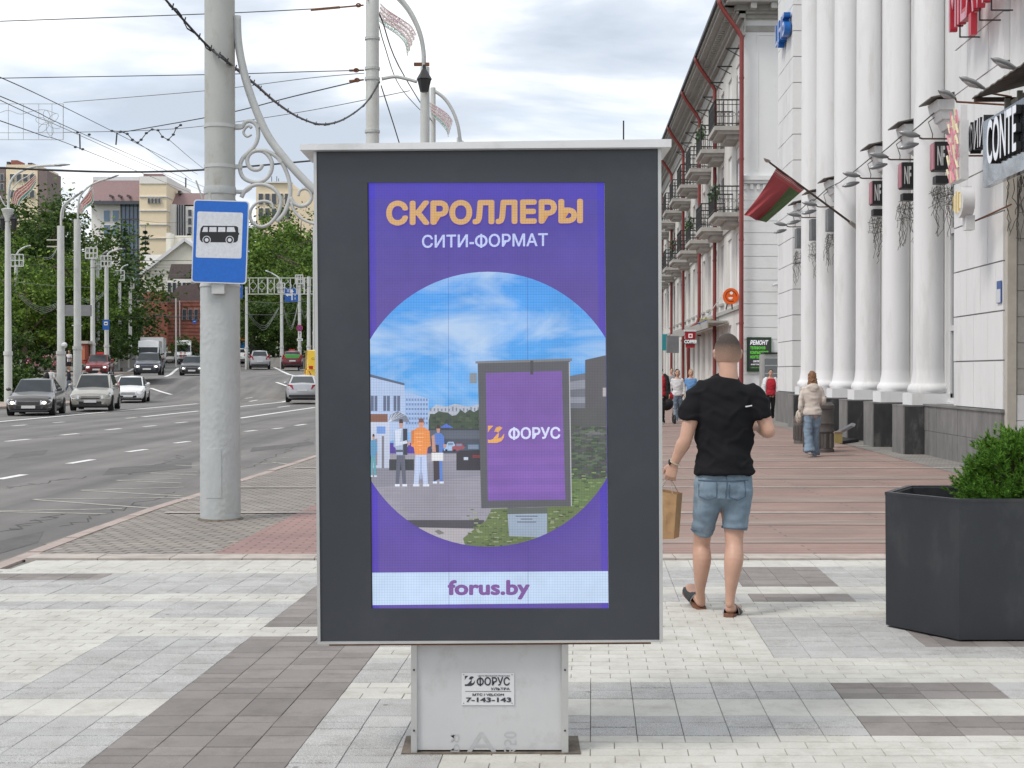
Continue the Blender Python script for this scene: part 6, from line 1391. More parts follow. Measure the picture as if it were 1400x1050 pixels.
# ================================================================== lamp posts of the avenue
M_WPOLE = mat('pale_pole_paint', (.52, .53, .51), .55, var=.1, scale=3, stain=(.36, .34, .30), stain_amt=.4, stain_scale=1.2, stretch=(1, 1, .4))
def post(px, w_, yt, yb, Y, lab, grp='tall pale posts along the avenue', w2=None, zb=None):
    a, b = P(px, yt, Y), P(px, yb, Y); z0 = T(Y)-.12 if zb is None else zb
    t = thing('street_post', lab, 'lamp post', (a.x, Y, z0), grp); r = w_*Y/F/2; r2 = (w2 or w_*.9)*Y/F/2
    h = a.z-z0; mb = MB(); mb.lathe([(r*1.12, 0), (r*1.12, h*.26), (r, h*.27), (r2, h)], (a.x, Y, z0), 14); mb.build('shaft', M_WPOLE, t, smooth='auto')
    mb = MB(); mb.lathe([(r*1.3, h*.255), (r*1.3, h*.275)], (a.x, Y, z0), 14); mb.build('band', M_WPOLE, t); return t, a
def arc(par, pts, Y, r, nm='arm', m=None, dY=0): 
    mb = MB(); mb.tube(cat([P(x, y, Y+dY) for x, y in pts], 5), r, 7); return mb.build(nm, m or M_WPOLE, par, smooth=True)
def head(par, a, b, Y, r=.11):
    A, B_ = P(*a, Y), P(*b, Y); mb = MB(); mb.tube([A, A.lerp(B_, .3), A.lerp(B_, .7), B_], [(r*.4, r*.3), (r, r*.6), (r*.9, r*.5), (r*.2, r*.2)], 8, side=(0, 1, 0)); mb.build('lamp_head', M_LAMP, par, smooth=True)
def banner(par, pts_top, pts_bot, Y, seed=0, fade=0):
    """tinsel banner: three stripes of wire and foil between two curved edges"""
    rg = random.Random(seed); top = cat([Vector((x, y, 0)) for x, y in pts_top], 6); bot = cat([Vector((x, y, 0)) for x, y in pts_bot], 6); n = min(len(top), len(bot))
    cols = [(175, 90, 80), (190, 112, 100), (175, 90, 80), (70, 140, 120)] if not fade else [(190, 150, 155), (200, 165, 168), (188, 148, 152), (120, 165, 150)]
    for k, (v0, v1) in enumerate([(.0, .22), (.25, .47), (.5, .72), (.76, 1.0)]):
        mb = MB()
        for i in range(n-1):
            q = []
            for (ii, v) in ((i, v0), (i+1, v0), (i+1, v1), (i, v1)): p = top[ii].lerp(bot[ii], v); q.append(P(p.x, p.y, Y))
            for h in range(34 if not fade else 26):
                u, v = rg.random(), rg.random(); c = q[0].lerp(q[1], u).lerp(q[3].lerp(q[2], u), v); s_ = (q[1]-q[0]).length*.28; d = Vector((rg.uniform(-1, 1), rg.uniform(-.4, .4), rg.uniform(-1, 1))).normalized()*s_; e = Vector((-d.z, 0, d.x))*.45; mb.face([c-d, c-e, c+d, c+e], S(*[max(0, min(255, x+rg.randint(-25, 25))) for x in cols[k]]))
        for v in (v0, v1): mb.tube([P(*(top[i].lerp(bot[i], v)).xy, Y) for i in range(n)], .018, 4, col=S(205, 200, 195))
        o = mb.build('tinsel_stripe', M_PRINT, par)
Y = 72; p1, a = post(10.5, 9.5, 286, 551, Y, 'nearest pale lamp post on the left, with twin lanterns and a tinsel flag', zb=-.12, w2=7)
arc(p1, [(11.5, 286), (12, 262), (16, 246), (26, 236), (42, 229), (60, 226.5), (84, 226)], Y, .065); head(p1, (72, 226), (96, 225), Y); arc(p1, [(11.5, 286), (15, 262), (26, 248), (36, 242), (46, 236)], Y, .03)
banner(p1, [(17, 278), (20, 262), (34, 252), (48, 240)], [(26, 281), (30, 274), (42, 262), (49, 250)], Y, 1)
mb = MB(); mb.lathe([(.17, -.62), (.19, -.42), (.27, -.16), (.33, -.05), (.33, .0), (.14, .06)], a, 12); mb.build('crown_moulding', M_WPOLE, p1, smooth='auto')
for px in (4, 19):
    c = P(px, 303, Y); mb = MB(); mb.lathe([(.10, -.42), (.17, .1), (.22, .14), (.05, .34), (.02, .42)], c, 6); ln = mb.build('lantern', M_IRON, p1); mb = MB(); mb.lathe([(.105, -.36), (.155, .06)], c, 6); mb.build('lantern_glass', M_GLASS, ln)
    mb = MB(); mb.tube([c+Vector((0, 0, .4)), P((px+10.5)/2, 291, Y), P(10.5, 296, Y)], .03, 5); mb.build('lantern_arm', M_WPOLE, ln)
arc(p1, [(0, 268), (6, 280), (10, 282)], Y, .03)
Y = 82; p2, a = post(83, 10.3, 309, 538, Y, 'tall pale post left of its twin, with a double-bend white lamp arm', zb=.05); arc(p2, [(83.5, 309), (84, 292), (88, 280), (98, 272), (107, 266)], Y, .07); arc(p2, [(86, 300), (88, 284), (97, 274), (110, 262)], Y, .035); head(p2, (100, 270), (114, 261), Y)
for y in (328, 337): mb = MB(); mb.beam(P(64, y, Y), P(79, y, Y), .07); mb.build('crossarm', M_BEIGE, p2)
c = P(88, 472, Y-.3); mb = MB(); mb.ball(c, .18, 10); mb.build('camera_dome', M_WHITEP, p2)
p3, a = post(105.5, 10, 300, 530, Y+1, 'tall pale square-topped post with a tinsel flag and a long lamp arm', zb=.3); arc(p3, [(106.5, 300), (107, 282), (110, 268), (118, 258), (130, 250), (148, 244)], Y+1, .06); head(p3, (146, 245), (163, 239), Y+1); arc(p3, [(107, 296), (109, 280), (117, 268), (127, 256)], Y+1, .03)
banner(p3, [(108, 290), (109, 279), (120, 266), (126, 254)], [(112, 293), (117, 285), (127, 277), (128, 260)], Y+1, 2)
mb = MB(); mb.lathe([(.3, -.03), (.3, .03)], P(105.5, 445, Y), 16); mb.build('round_box', M_WPOLE, p3)
def snow(par, x0, x1, y0, y1, Y):
    mb = MB(); A, B_ = P(x0, y0, Y), P(x1, y1, Y)
    for (z, ) in ((A.z,), (B_.z,), ((A.z+B_.z)/2,)): mb.beam((A.x, Y, z), (B_.x, Y, z), .09)
    for k in range(4): x = A.x+(B_.x-A.x)*k/3; mb.beam((x, Y, B_.z), (x, Y, A.z), .08)
    for k in range(6): x = A.x+(B_.x-A.x)*k/5; z = B_.z+(A.z-B_.z)*k/5; mb.beam((x, Y+.05, B_.z), (B_.x, Y+.05, z), .04); mb.beam((A.x, Y+.05, z), (x, Y+.05, A.z), .04)
    mb.build('light_frame', M_WPOLE, par)
for (px, w_, yt, yb, Y, box, arm, lab) in [
 (22, 5.5, 362, 450, 110, (15, 32, 348, 364), [(22, 350), (26, 343), (34, 338), (42, 336)], 'pale post with a square snowflake frame right of the nearest lamp post'),
 (126.5, 6.2, 352, 480, 104, (117, 133, 339, 353), None, 'pale post with a square light frame, first of the receding row'),
 (133.5, 5, 366, 478, 112, (130, 138, 355, 368), [(133, 357), (138, 350), (147, 343)], 'slim pale post with a small frame close behind the first framed post'),
 (145.5, 6, 363, 482, 106, (138, 152, 350, 364), [(146, 351), (150, 345), (159, 342), (167, 340)], 'pale post carrying the small blue bus stop sign'),
 (163.5, 4.6, 382, 484, 124, (156, 170, 370, 383), [(164, 371), (168, 365), (175, 362)], 'pale post with a frame above the grey retaining wall'),
 (178, 4.6, 394, 486, 130, (171, 183, 381, 394), None, 'pale post with a frame beside the white van roof'),
 (385, 4.4, 392, 480, 128, (380, 389, 387, 400), [(384, 388), (381, 380), (372, 374), (363, 370)], 'pale post with a frame left of the blue arrow sign'),
 (409.5, 4.6, 390, 486, 122, (404, 414, 376, 388), None, 'pale post carrying the crossed-out parking sign'),
 (422, 5, 378, 486, 118, None, None, 'pale post nearest the left edge of the advertising stand')]:
    t, a = post(px, w_, yt, yb, Y, lab)
    if box: snow(t, *box, Y-.1)
    if arm: arc(t, arm, Y, .07); head(t, arm[-2], arm[-1], Y, .14)
for (px, w_, yt, yb, Y, lab) in [(240.5, 2.2, 408, 475, 140, 'thin grey post in front of the red brick building'), (337, 4, 392, 480, 126, 'grey post just right of the thick pole'), (429, 3, 300, 486, 110, 'thin post hugging the left edge of the stand')]:
    t, a = post(px, w_, yt, yb, Y, lab)
# signs in the distance
def plate(lab, px, py, w_, h, Y, m, pr=None, shape='rect', nm='road_sign'):
    c = P(px, py, Y); sx, sz = w_*Y/F/2, h*Y/F/2; t = thing(nm, lab, 'sign', (c.x, Y, c.z-sz)); mb = MB()
    if shape == 'rect': mb.box(c.x-sx, c.x+sx, Y-.04, Y, c.z-sz, c.z+sz)
    else: mb.prism([Vector((c.x+sx*math.cos(2*math.pi*k/20), Y-.04, c.z+sz*math.sin(2*math.pi*k/20))) for k in range(20)], (0, .04, 0))
    mb.build('plate', m, t); 
    if pr:
        mb = MB()
        for poly, col in pr: mb.face([Vector((c.x+x*sx, Y-.05-.004*pr.index((poly, col)), c.z+z*sz)) for x, z in poly], S(*col))
        mb.build('print', M_PRINT, t)
    return t
M_SB = mat('sign_blue_paint', (.01, .09, .36), .4, var=.04); W3 = (215, 218, 222); q4 = lambda x0, z0, x1, z1: [(x0, z0), (x1, z0), (x1, z1), (x0, z1)]
plate('small blue bus stop sign on a distant pale post', 145, 444, 9, 14, 105.4, M_SB, [(q4(-.55, -.1, .55, .6), W3), (q4(-.35, .1, .35, .35), (20, 20, 25))])
plate('blue lane sign with white ahead and left arrows over the road', 398.5, 403, 18.5, 19, 120, M_SB, [(q4(.0, -.8, .18, .45), W3), ([(-.18, .4), (.09, .85), (.36, .4)], W3), (q4(-.55, -.12, .0, .04), W3), ([(-.5, -.3), (-.85, -.04), (-.5, .22)], W3), (q4(.5, -.7, .6, -.4), W3), (q4(.5, -.2, .6, .1), W3)])
plate('part-hidden blue lane sign peeking out from behind the thick grey pole', 326, 399, 12, 18, 118, M_SB, [(q4(-.2, -.6, .1, .3), W3), ([(-.5, .3), (-.05, .75), (.4, .3)], W3)])
plate('round blue no-stopping sign with a red cross on a pale post', 409.5, 448.5, 9, 9, 121.6, mat('sign_red_paint', (.35, .03, .05), .4), [([(.74*math.cos(k*math.pi/8), .74*math.sin(k*math.pi/8)) for k in range(16)], (50, 60, 150)), ([(-.6, .45), (-.45, .6), (.6, -.45), (.45, -.6)], (190, 50, 60)), ([(.6, .45), (.45, .6), (-.6, -.45), (-.45, -.6)], (190, 50, 60))], 'disc')
plate('white plate with a black arrow below the no-stopping sign', 410, 457.5, 4.5, 8, 121.6, M_WHITEP, [(q4(-.12, -.7, .12, .7), (20, 20, 20)), ([(-.5, .4), (0, .85), (.5, .4)], (20, 20, 20))])
plate('small wide white plate under the arrow plate', 410, 464.5, 8, 3.5, 121.6, M_WHITEP, [(q4(-.7, -.15, .7, .2), (60, 60, 60))])
plate('tiny round blue sign in front of the brick house', 266, 439.5, 6, 6, 139, M_SB, [(q4(-.5, -.1, .5, .1), W3)], 'disc')
# lights frame hung across the road
lf = pthing('garland_frame', 'white railing-like light frame hung over the road right of the bus stop sign', 'light frame', 385, 402, 118); lf.location.z = P(385, 402, 118).z; WL[lf.name] = lf.location.copy()
mb = MB(); Y = 118; mb.beam(P(338, 380, Y), P(434, 380, Y), .07); mb.beam(P(338, 402, Y), P(434, 402, Y), .07); mb.build('rail', M_WPOLE, lf)
for x in (341, 353, 366, 375, 385, 397, 406, 416, 424): mb = MB(); mb.beam(P(x, 380, Y), P(x, 402, Y), .07 if x % 2 else .12); mb.build('upright', M_WPOLE, lf)
mb = MB()
for k in range(7):
    c = Vector((346+k*12, 391, 0)); mb.tube([P(c.x+5*math.cos(a)*math.cos(a*2), c.y+8*math.sin(a), Y) for a in [h*math.pi/9 for h in range(19)]], .022, 4, caps=False)
mb.build('curl', M_WPOLE, lf)
# flower light frame at the upper left
ff = pthing('flower_frame', 'thin wire light frame with a flower motif hanging in the sky at the upper left', 'light frame', 45, 191, 62); ff.location.z = P(45, 191, 62).z; WL[ff.name] = ff.location.copy(); Y = 62
M_WIREL = mat('pale_wire', (.40, .41, .41), .5)
mb = MB()
for a, b in [((-14, 142), (86.5, 142)), ((-14, 191), (86.5, 191)), ((-14, 181.5), (86.5, 181.5))]: mb.beam(P(*a, Y), P(*b, Y), .022)
for x in (-14, 11.5, 32, 53, 71, 86.5): mb.beam(P(x, 142, Y), P(x, 191, Y), .018 if x < 86 else .03)
mb.build('frame', M_WIREL, ff)
mb = MB()
for k in range(6):
    a0_ = k*math.pi/3+.3; q = []
    for h in range(13):
        a = math.pi*2*h/12; u = 9*(1-math.cos(a)); v = 4.5*math.sin(a); q.append(P(66+u*math.cos(a0_)-v*math.sin(a0_), 168+u*math.sin(a0_)+v*math.cos(a0_), Y))
    mb.tube(q, .012, 4, caps=False)
mb.tube(cat([P(x, y, Y) for x, y in [(-14, 160), (0, 154), (12, 151), (28, 156), (44, 152), (60, 150), (76, 155)]], 5), .012, 4); mb.build('flower', M_WIREL, ff)
# posts rising behind the stand
Y = 32; q1, a = post(509, 18.5, -120, 600, Y, 'grey pole rising above the advertising stand nearest its left half', 'grey poles behind the stand', zb=0, w2=18)
q2, a = post(581, 13.5, 92, 570, 45, 'grey pole with a black lantern above the middle of the stand', 'grey poles behind the stand', zb=0, w2=12.5)
for y in (53, 94, 108, 180): mb = MB(); mb.lathe([(.175, -.03), (.175, .03)], P(509, y, Y), 16); mb.build('clamp_band', M_GREYM, q1)
arc(q2, [(579, 92), (579, 72), (574, 45), (562, 18), (545, -5), (530, -20)], 45, .075, m=M_GREYM); arc(q2, [(576, 60), (569, 38), (556, 14), (540, -4)], 45, .03, m=M_GREYM)
mb = MB(); mb.beam(P(566, 88, 45), P(587, 88, 45), .1); mb.build('crossarm', M_RUST, q2)
c = P(580, 112, 44.6); mb = MB(); mb.lathe([(.13, -.32), (.22, .05), (.25, .09), (.06, .42), (.05, .55)], c, 6); ln = mb.build('lantern', M_IRON, q2); mb = MB(); mb.lathe([(.14, -.26), (.205, .02)], c, 6); mb.build('lantern_glass', M_GLASS, ln)
banner(q2, [(520, 5), (530, 14), (550, 27), (562, 36), (569, 48)], [(518, 28), (528, 37), (544, 48), (554, 60), (557, 76)], 44.8, 3, fade=1)
arc(q1, [(522, 108), (540, 105), (556, 108), (570, 112)], 32, .04, m=M_GREYM)
q3, a = post(592, 8, 120, 560, 60, 'farther grey pole with a curved arm and tinsel flag above the stand', 'grey poles behind the stand', zb=0, w2=7)
arc(q3, [(590, 122), (606, 133), (618, 150), (626, 172), (630, 200)], 60, .075, m=M_GREYM); banner(q3, [(587, 140), (598, 146), (612, 156), (619, 166)], [(590, 158), (600, 166), (610, 178), (613, 187)], 59.6, 4, fade=1)
q4p, a = post(627, 6, 188, 560, 75, 'most distant grey pole, its arm just showing above the stand', 'grey poles behind the stand', zb=0, w2=5); arc(q4p, [(627, 190), (640, 200)], 75, .07, m=M_GREYM)
# aerial over the far right roof
mb = MB(); a = P(852, 0, 200); mb.beam(P(852.5, 165, 200), P(852.5, 500, 200), .2); solo(mb, 'aerial_mast', M_IRON, 'thin aerial mast just showing above the right part of the stand roof', 'mast')
# ================================================================== overhead wires
M_WIRE = mat('wire_dark', (.035, .035, .038), .6); M_WIRE2 = mat('wire_grey', (.13, .13, .13), .6)
def wire(nm, pts, r, lab, grp='overhead wires above the road', m=None, n=5, curve=True):
    q = [P(x, y, Y) for x, y, Y in pts]; q = cat(q, 6) if curve and len(q) > 2 else q; mb = MB(); mb.tube(q, r, n); return solo(mb, nm, m or M_WIRE, lab, 'cable', grp)
mb = MB(); q = cat([P(x, y, Y) for x, y, Y in [(215, -14, 13.0), (240, 15, 13.6), (283, 62, 14.5), (310, 84, 14.5), (335, 104, 15.5), (352, 118, 16.5), (380, 142, 19), (410, 161, 22), (440, 170, 24.5), (470, 163, 27.5), (500, 141, 30.5), (519, 112, 32)]], 7)
mb.tube(q, [.016*(.7+.6*i/len(q)) for i in range(len(q))], 6); rg = random.Random(2); q2_ = [p+Vector((rg.uniform(-.02, .02), 0, rg.uniform(-.015, .03)-.01)) for p in q]; mb.tube(q2_, .008, 4)
for p in q[::3]: mb.tube([p+Vector((0, 0, -.03)), p+Vector((.015, 0, .035))], .007, 4)
solo(mb, 'cable', M_WIRE, 'thick twisted black cable looping from the top across the thick pole', 'cable', 'overhead wires above the road')
W = [((0, 29, 34), (281, 19, 33), (430, 12, 32.3), (497, 7, 32), .012, 'uppermost thin wire crossing behind the thick pole to a turnbuckle', 1),
 ((-10, 107, 34), (281, 102, 33), (420, 98, 32.3), (498, 96, 32), .011, 'second wire from the top, ending at a turnbuckle on the pole behind the stand', 1),
 ((87, 140, 40), (281, 124, 36), (420, 107, 33), (498, 100, 32.2), .009, 'thin wire from the flower frame to the pole behind the stand', 2),
 ((160, 182, 44), (300, 157, 38), (400, 132, 34), (497, 109, 32), .015, 'wire running from the zigzag insulators up to the pole behind the stand', 1),
 ((87, 181, 60), (240, 176, 58), (400, 155, 52), (560, 124, 46), .014, 'faint wire passing behind the thick pole to the lantern pole', 2),
 ((-10, 229, 30), (150, 235, 32), (281, 232, 34), (435, 219, 38), .024, 'thick dark horizontal cable at mid-height left of the bus stop sign', 1),
 ((-6, 103, 30), (60, 133, 38), (153, 179, 58), (270, 238, 95), .013, 'upper trolley wire sloping down from the left edge', 1),
 ((-6, 129, 30), (50, 153, 38), (120, 186, 56), (280, 256, 120), .013, 'middle trolley wire sloping down from the left edge', 1),
 ((-6, 134, 30), (50, 160, 38), (120, 190, 56), (278, 262, 120), .011, 'trolley wire just below the middle one', 2),
 ((-6, 163, 30), (60, 186, 40), (115, 205, 56), (262, 264, 120), .013, 'lower trolley wire sloping down from the left edge', 1),
 ((188, 195, 60), (215, 213, 70), (240, 230, 85), (262, 246, 110), .013, 'short trolley wire dropping from the left zigzag insulator', 1),
 ((230, 190, 60), (245, 203, 70), (260, 216, 80), (280, 232, 95), .013, 'short trolley wire dropping from the right zigzag insulator', 1),
 ((500, -4, 31.8), (520, 22, 33), (545, 90, 40), (590, 165, 60), .018, 'bundled black cable hanging down between the poles behind the stand', 1),
 ((521, 117, 32), (530, 145, 33), (538, 170, 34), (546, 196, 35), .014, 'short black cable hanging behind the top of the stand', 1),
 ((515, 18, 32), (525, 60, 36), (548, 120, 46), (588, 164, 58), .014, 'second black cable parallel to the bundled one', 1)]
for (a, b, c, d, r, lab, m_) in W: wire('overhead_wire', [a, b, c, d], r, lab, m=M_WIRE if m_ == 1 else M_WIRE2)
for (a, b), c, lab in [(((425, 13.5), (497, 7)), (490, 7.2), 'uppermost'), (((478, 96.5), (497, 96)), (487, 96), 'middle'), (((478, 111), (497, 109)), (488, 109.5), 'lowest')]:
    mb = MB(); A_, B_ = P(*a, 32.2), P(*b, 32); mb.beam(A_, A_.lerp(B_, .55), .045); mb.tube([A_.lerp(B_, .5), B_], .02, 5); mb.tube([P(c[0]+3*math.cos(a_), c[1]+2.2*math.sin(a_), 32) for a_ in [h*math.pi/5 for h in range(11)]], .018, 4)
    solo(mb, 'turnbuckle', M_RUST, lab+' rusty turnbuckle holding a wire to the pole behind the stand', 'fitting', 'turnbuckles on the pole behind the stand')
mb = MB(); zz = [(153, 179), (165, 180), (174, 183), (181, 191), (188, 195), (193, 191), (200, 182), (208, 177), (216, 178), (222, 187), (230, 191), (237, 184), (241, 175), (247, 171)]
mb.tube([P(x, y, 60) for x, y in zz], .02, 5)
for x, y in zz+[(106, 181), (122, 184), (103, 201), (113, 204)]: mb.ball(P(x, y, 60), (.075, .05, .055), 8)
for a, b in [((109, 183), (109.5, 204)), ((160, 181), (158.5, 198)), ((254, 243), (254, 256))]: mb.beam(P(*a, 60), P(*b, 60), .05)
solo(mb, 'insulator_chain', M_WIRE, 'zigzag chain of black insulators between the trolley wires', 'insulator')
# low bundles and cross wires between the far posts
rg = random.Random(8); k = 0
for (x0, y0, x1, y1, sag, n, Y0_, lab) in [(26, 400, 86, 410, 14, 4, 95, 'left of the first tall white post'), (108, 405, 146, 396, 8, 3, 98, 'right of the square-topped post'), (24, 386, 126, 393, 1, 1, 96, 'nearly straight across the left posts'), (339, 425, 381, 420, 22, 3, 122, 'right of the thick pole'), (388, 420, 408, 412, 28, 3, 118, 'below the blue arrow sign'), (411, 418, 424, 405, 20, 2, 116, 'next to the stand edge'), (60, 352, 82, 330, 8, 2, 90, 'high beside the crossarms')]:
    for i in range(n):
        a, b = (x0, y0+i*2, Y0_), (x1, y1+i*1.2, Y0_+5); wire('low_cable', [a, ((x0*.7+x1*.3), (y0*.7+y1*.3)+sag*.8+i*2.4, Y0_+1), ((x0*.4+x1*.6), (y0*.4+y1*.6)+sag+i*2.6, Y0_+3), b], .010, 'pale sagging cable, one of the bundle '+lab, 'sagging cables '+lab, m=mat('pale_cable', (.33, .34, .34), .6)); k += 1
labs = ['level wire just below the twin pale posts lamps', 'wire level with the top of the cream gable', 'wire level with the porch roof of the brick house', 'level wire across the grey hoarding', 'level wire over the dark trees at the far left', 'level wire low before the brick house', 'level wire just under the blue arrow sign', 'lower level wire under the blue arrow sign', 'level wire just above the blue arrow sign', 'faint wire across the cream tower top', 'faint wire across the cream tower middle']
for lab, (x0, y0, x1, y1, Y0_) in zip(labs, [(25, 350, 270, 356, 100), (150, 372, 270, 374, 108), (165, 408, 272, 412, 118), (110, 430, 272, 433, 112), (40, 361, 130, 366, 96), (200, 428, 272, 431, 130), (336, 412, 432, 410, 118), (336, 430, 432, 424, 120), (336, 396, 432, 390, 115), (180, 300, 262, 303, 150), (180, 322, 262, 324, 150)]):
    wire('cross_wire', [(x0, y0, Y0_), ((x0+x1)/2, (y0+y1)/2+3, Y0_), (x1, y1, Y0_)], .018, lab, 'level wires over the distant road', m=M_WIRE2 if x0 > 140 else M_WIRE)
# ================================================================== vehicles
M_TYRE = mat('tyre', (.018, .018, .018), .85); M_RIM = mat('wheel_rim', (.32, .33, .34), .3, metal=.7); M_CGLASS = mat('car_glass', (.025, .03, .033), .09, var=.3, scale=1.5, spec=.35)
M_PLATE = mat('licence_plate', (.60, .60, .60), .4, var=.02); M_BUMP = mat('black_trim', (.02, .02, .022), .6); M_HEAD = mat('headlight_glass', (.55, .57, .6), .1, metal=.3, var=.1)
M_TAIL = mat('taillight', (.35, .01, .012), .15); M_CHR = mat('chrome_trim', (.5, .5, .52), .2, metal=.9)
M_LIT = bpy.data.materials.new('lit_headlamp'); M_LIT.use_nodes = True; _p = M_LIT.node_tree.nodes['Principled BSDF']; _p.inputs['Emission Color'].default_value = (1, .93, .75, 1); _p.inputs['Emission Strength'].default_value = 1.6
def paint(n, c, metal=.3): 
    m = mat(n, c, .28, metal=metal, var=.04); m.node_tree.nodes['Principled BSDF'].inputs['Coat Weight'].default_value = .6; m.node_tree.nodes['Principled BSDF'].inputs['Coat Roughness'].default_value = .06; return m
SH = {  # stations: (y, z_low, z_belt/hood, half width) and greenhouse (y_base0,y_roof0,y_roof1,y_base1,z_roof)
 'sedan': dict(L=4.5, st=[(-2.25, .30, .56, .60), (-2.18, .22, .68, .74), (-1.95, .20, .78, .83), (-1.1, .19, .93, .87), (-.2, .19, .96, .88), (1.2, .19, 1.0, .88), (1.7, .20, 1.04, .86), (2.1, .24, 1.03, .80), (2.22, .30, .95, .72), (2.27, .36, .70, .66)], gh=(-1.15, -.32, .85, 1.72, 1.46), wb=(-1.38, 1.30), r=.315, W=.88),
 'hatch': dict(L=4.0, st=[(-2.0, .30, .58, .60), (-1.93, .22, .72, .74), (-1.7, .20, .82, .82), (-.98, .19, .97, .85), (0, .19, 1.0, .86), (1.3, .19, 1.04, .85), (1.75, .22, 1.06, .80), (1.92, .28, 1.0, .76), (1.97, .34, .70, .70)], gh=(-1.05, -.35, 1.25, 1.85, 1.50), wb=(-1.22, 1.26), r=.31, W=.86),
 'wagon': dict(L=4.4, st=[(-2.15, .30, .60, .62), (-2.08, .24, .74, .76), (-1.8, .22, .86, .84), (-1.1, .21, 1.0, .87), (0, .21, 1.03, .88), (1.5, .21, 1.05, .87), (1.95, .24, 1.08, .84), (2.1, .30, 1.0, .80), (2.15, .36, .70, .72)], gh=(-1.15, -.45, 1.8, 2.05, 1.60), wb=(-1.35, 1.40), r=.33, W=.88),
 'suv': dict(L=4.3, st=[(-2.1, .38, .66, .64), (-2.03, .28, .82, .80), (-1.8, .26, .96, .88), (-1.1, .25, 1.06, .91), (0, .25, 1.1, .92), (1.4, .25, 1.13, .91), (1.85, .28, 1.15, .87), (2.05, .34, 1.05, .83), (2.1, .40, .75, .76)], gh=(-1.12, -.42, 1.4, 1.98, 1.64), wb=(-1.3, 1.35), r=.36, W=.92),
 'van': dict(L=5.6, st=[(-2.8, .34, .74, .70), (-2.72, .26, .92, .86), (-2.5, .24, 1.08, .94), (-2.0, .23, 1.28, .98), (0, .23, 1.35, .99), (2.4, .23, 1.35, .99), (2.7, .24, 1.35, .98), (2.78, .30, 1.3, .95), (2.8, .36, .9, .93)], gh=(-2.2, -1.45, 2.55, 2.72, 2.55), wb=(-1.9, 1.75), r=.35, W=.99)}
def vehicle(kind, pm, label, cat_, px, yb, Y, head=None, rear=False, lit=False, group=None, glassback=True, extras=None, sc_=1, grille=None):
    s = SH[kind]; p = P(px, yb, Y); z0 = p.z; nm = {'sedan': 'sedan_car', 'hatch': 'hatchback_car', 'wagon': 'estate_car', 'suv': 'suv', 'van': 'van'}[kind]
    rz = math.atan2(-86/1900, 1)+R(head if head is not None else 13)+(math.pi if rear else 0)
    t = thing(nm, label, cat_, (p.x, Y, z0), group, rz); t.scale = (sc_,)*3
    # lower hull
    st = s['st']; NS = 5; pts_ = []
    for i in range(len(st)-1):
        for j in range(NS): 
            k = j/NS; pts_.append(tuple(st[i][c]*(1-k)+st[i+1][c]*k for c in range(4)))
    pts_.append(st[-1])
    mb = MB(); vs = []; sec = lambda y, zl, zt, w_: [(-w_*.86, zl), (-w_*.97, zl+.10), (-w_, zl+(zt-zl)*.45), (-w_*.985, zt-.14), (-w_*.93, zt-.04), (-w_*.80, zt), (0, zt+.035), (w_*.80, zt), (w_*.93, zt-.04), (w_*.985, zt-.14), (w_, zl+(zt-zl)*.45), (w_*.97, zl+.10), (w_*.86, zl)]
    for q in pts_: vs += [(x, q[0], z) for x, z in sec(*q)]
    n = 13; k = len(pts_)
    fs = [(i*n+j, i*n+(j+1) % n, (i+1)*n+(j+1) % n, (i+1)*n+j) for i in range(k-1) for j in range(n)]+[tuple(range(n)), tuple(range((k-1)*n, k*n))]
    mb.add(vs, fs); body = mb.build('body', pm, t, smooth='auto', local=True)
    y0, y1, y2, y3, zr = s['gh']; W_ = s['W']
    def zbelt(y):
        for a, b in zip(st, st[1:]):
            if y <= b[0]: u = (y-a[0])/(b[0]-a[0]); return a[2]*(1-u)+b[2]*u
        return st[-1][2]
    wb_ = W_*.90; wr = W_*.70 if kind != 'van' else W_*.86
    C = {}
    for nme, y, z, w_ in (('f0', y0, zbelt(y0)-.02, wb_*.93), ('f1', y1, zr-.05, wr*.97), ('r1', y2, zr-.05, wr*.96), ('r0', y3, zbelt(min(y3, st[-3][0]))-.02, wb_*.92)): C[nme] = (y, z, w_)
    my0, my1 = (y0+.42*(y1-y0), 0), 0
    rings = [C['f0'], (y0+(y1-y0)*.5, (C['f0'][1]+zr-.05)/2+.02, (C['f0'][2]+C['f1'][2])/2+.02), C['f1']]
    mb = MB(); gv = lambda y, z, w_: (w_, y, z)
    f0, f1, r1, r0 = C['f0'], C['f1'], C['r1'], C['r0']; ym = (f1[0]+r1[0])/2
    # cage: base points follow the belt, roof slightly crowned
    base = [(f0[2], f0[0], f0[1]), (wb_, f1[0]+.1, zbelt(f1[0])-.03), (wb_, r1[0], zbelt(r1[0])-.03), (r0[2], r0[0], r0[1])]
    roof = [(f1[2], f1[0], f1[1]), (wr, f1[0]+.35, zr-.02), (wr, r1[0]-.3, zr-.02), (r1[2], r1[0], r1[1])]
    L_ = lambda q: (-q[0], q[1], q[2])
    for a, b in ((base, roof),):
        for sg_ in (0, 1):
            f = (lambda q: q) if sg_ else L_
            mb.face([f(a[0]), f(a[1]), f(b[1]), f(b[0])]); mb.face([f(a[1]), f(a[2]), f(b[2]), f(b[1])]); mb.face([f(a[2]), f(a[3]), f(b[3]), f(b[2])])
    rc_ = [(0, q[1], q[2]+.045) for q in roof]; rc_[0] = (0, roof[0][1], roof[0][2]); rc_[3] = (0, roof[3][1], roof[3][2])
    for i in range(3):
        mb.face([roof[i], roof[i+1], rc_[i+1], rc_[i]]); mb.face([L_(roof[i]), L_(roof[i+1]), rc_[i+1], rc_[i]])
    mb.face([L_(base[0]), base[0], roof[0], L_(roof[0])]); mb.face([L_(base[3]), base[3], roof[3], L_(roof[3])])
    mb.build('cabin', pm, t, smooth=False, local=True)
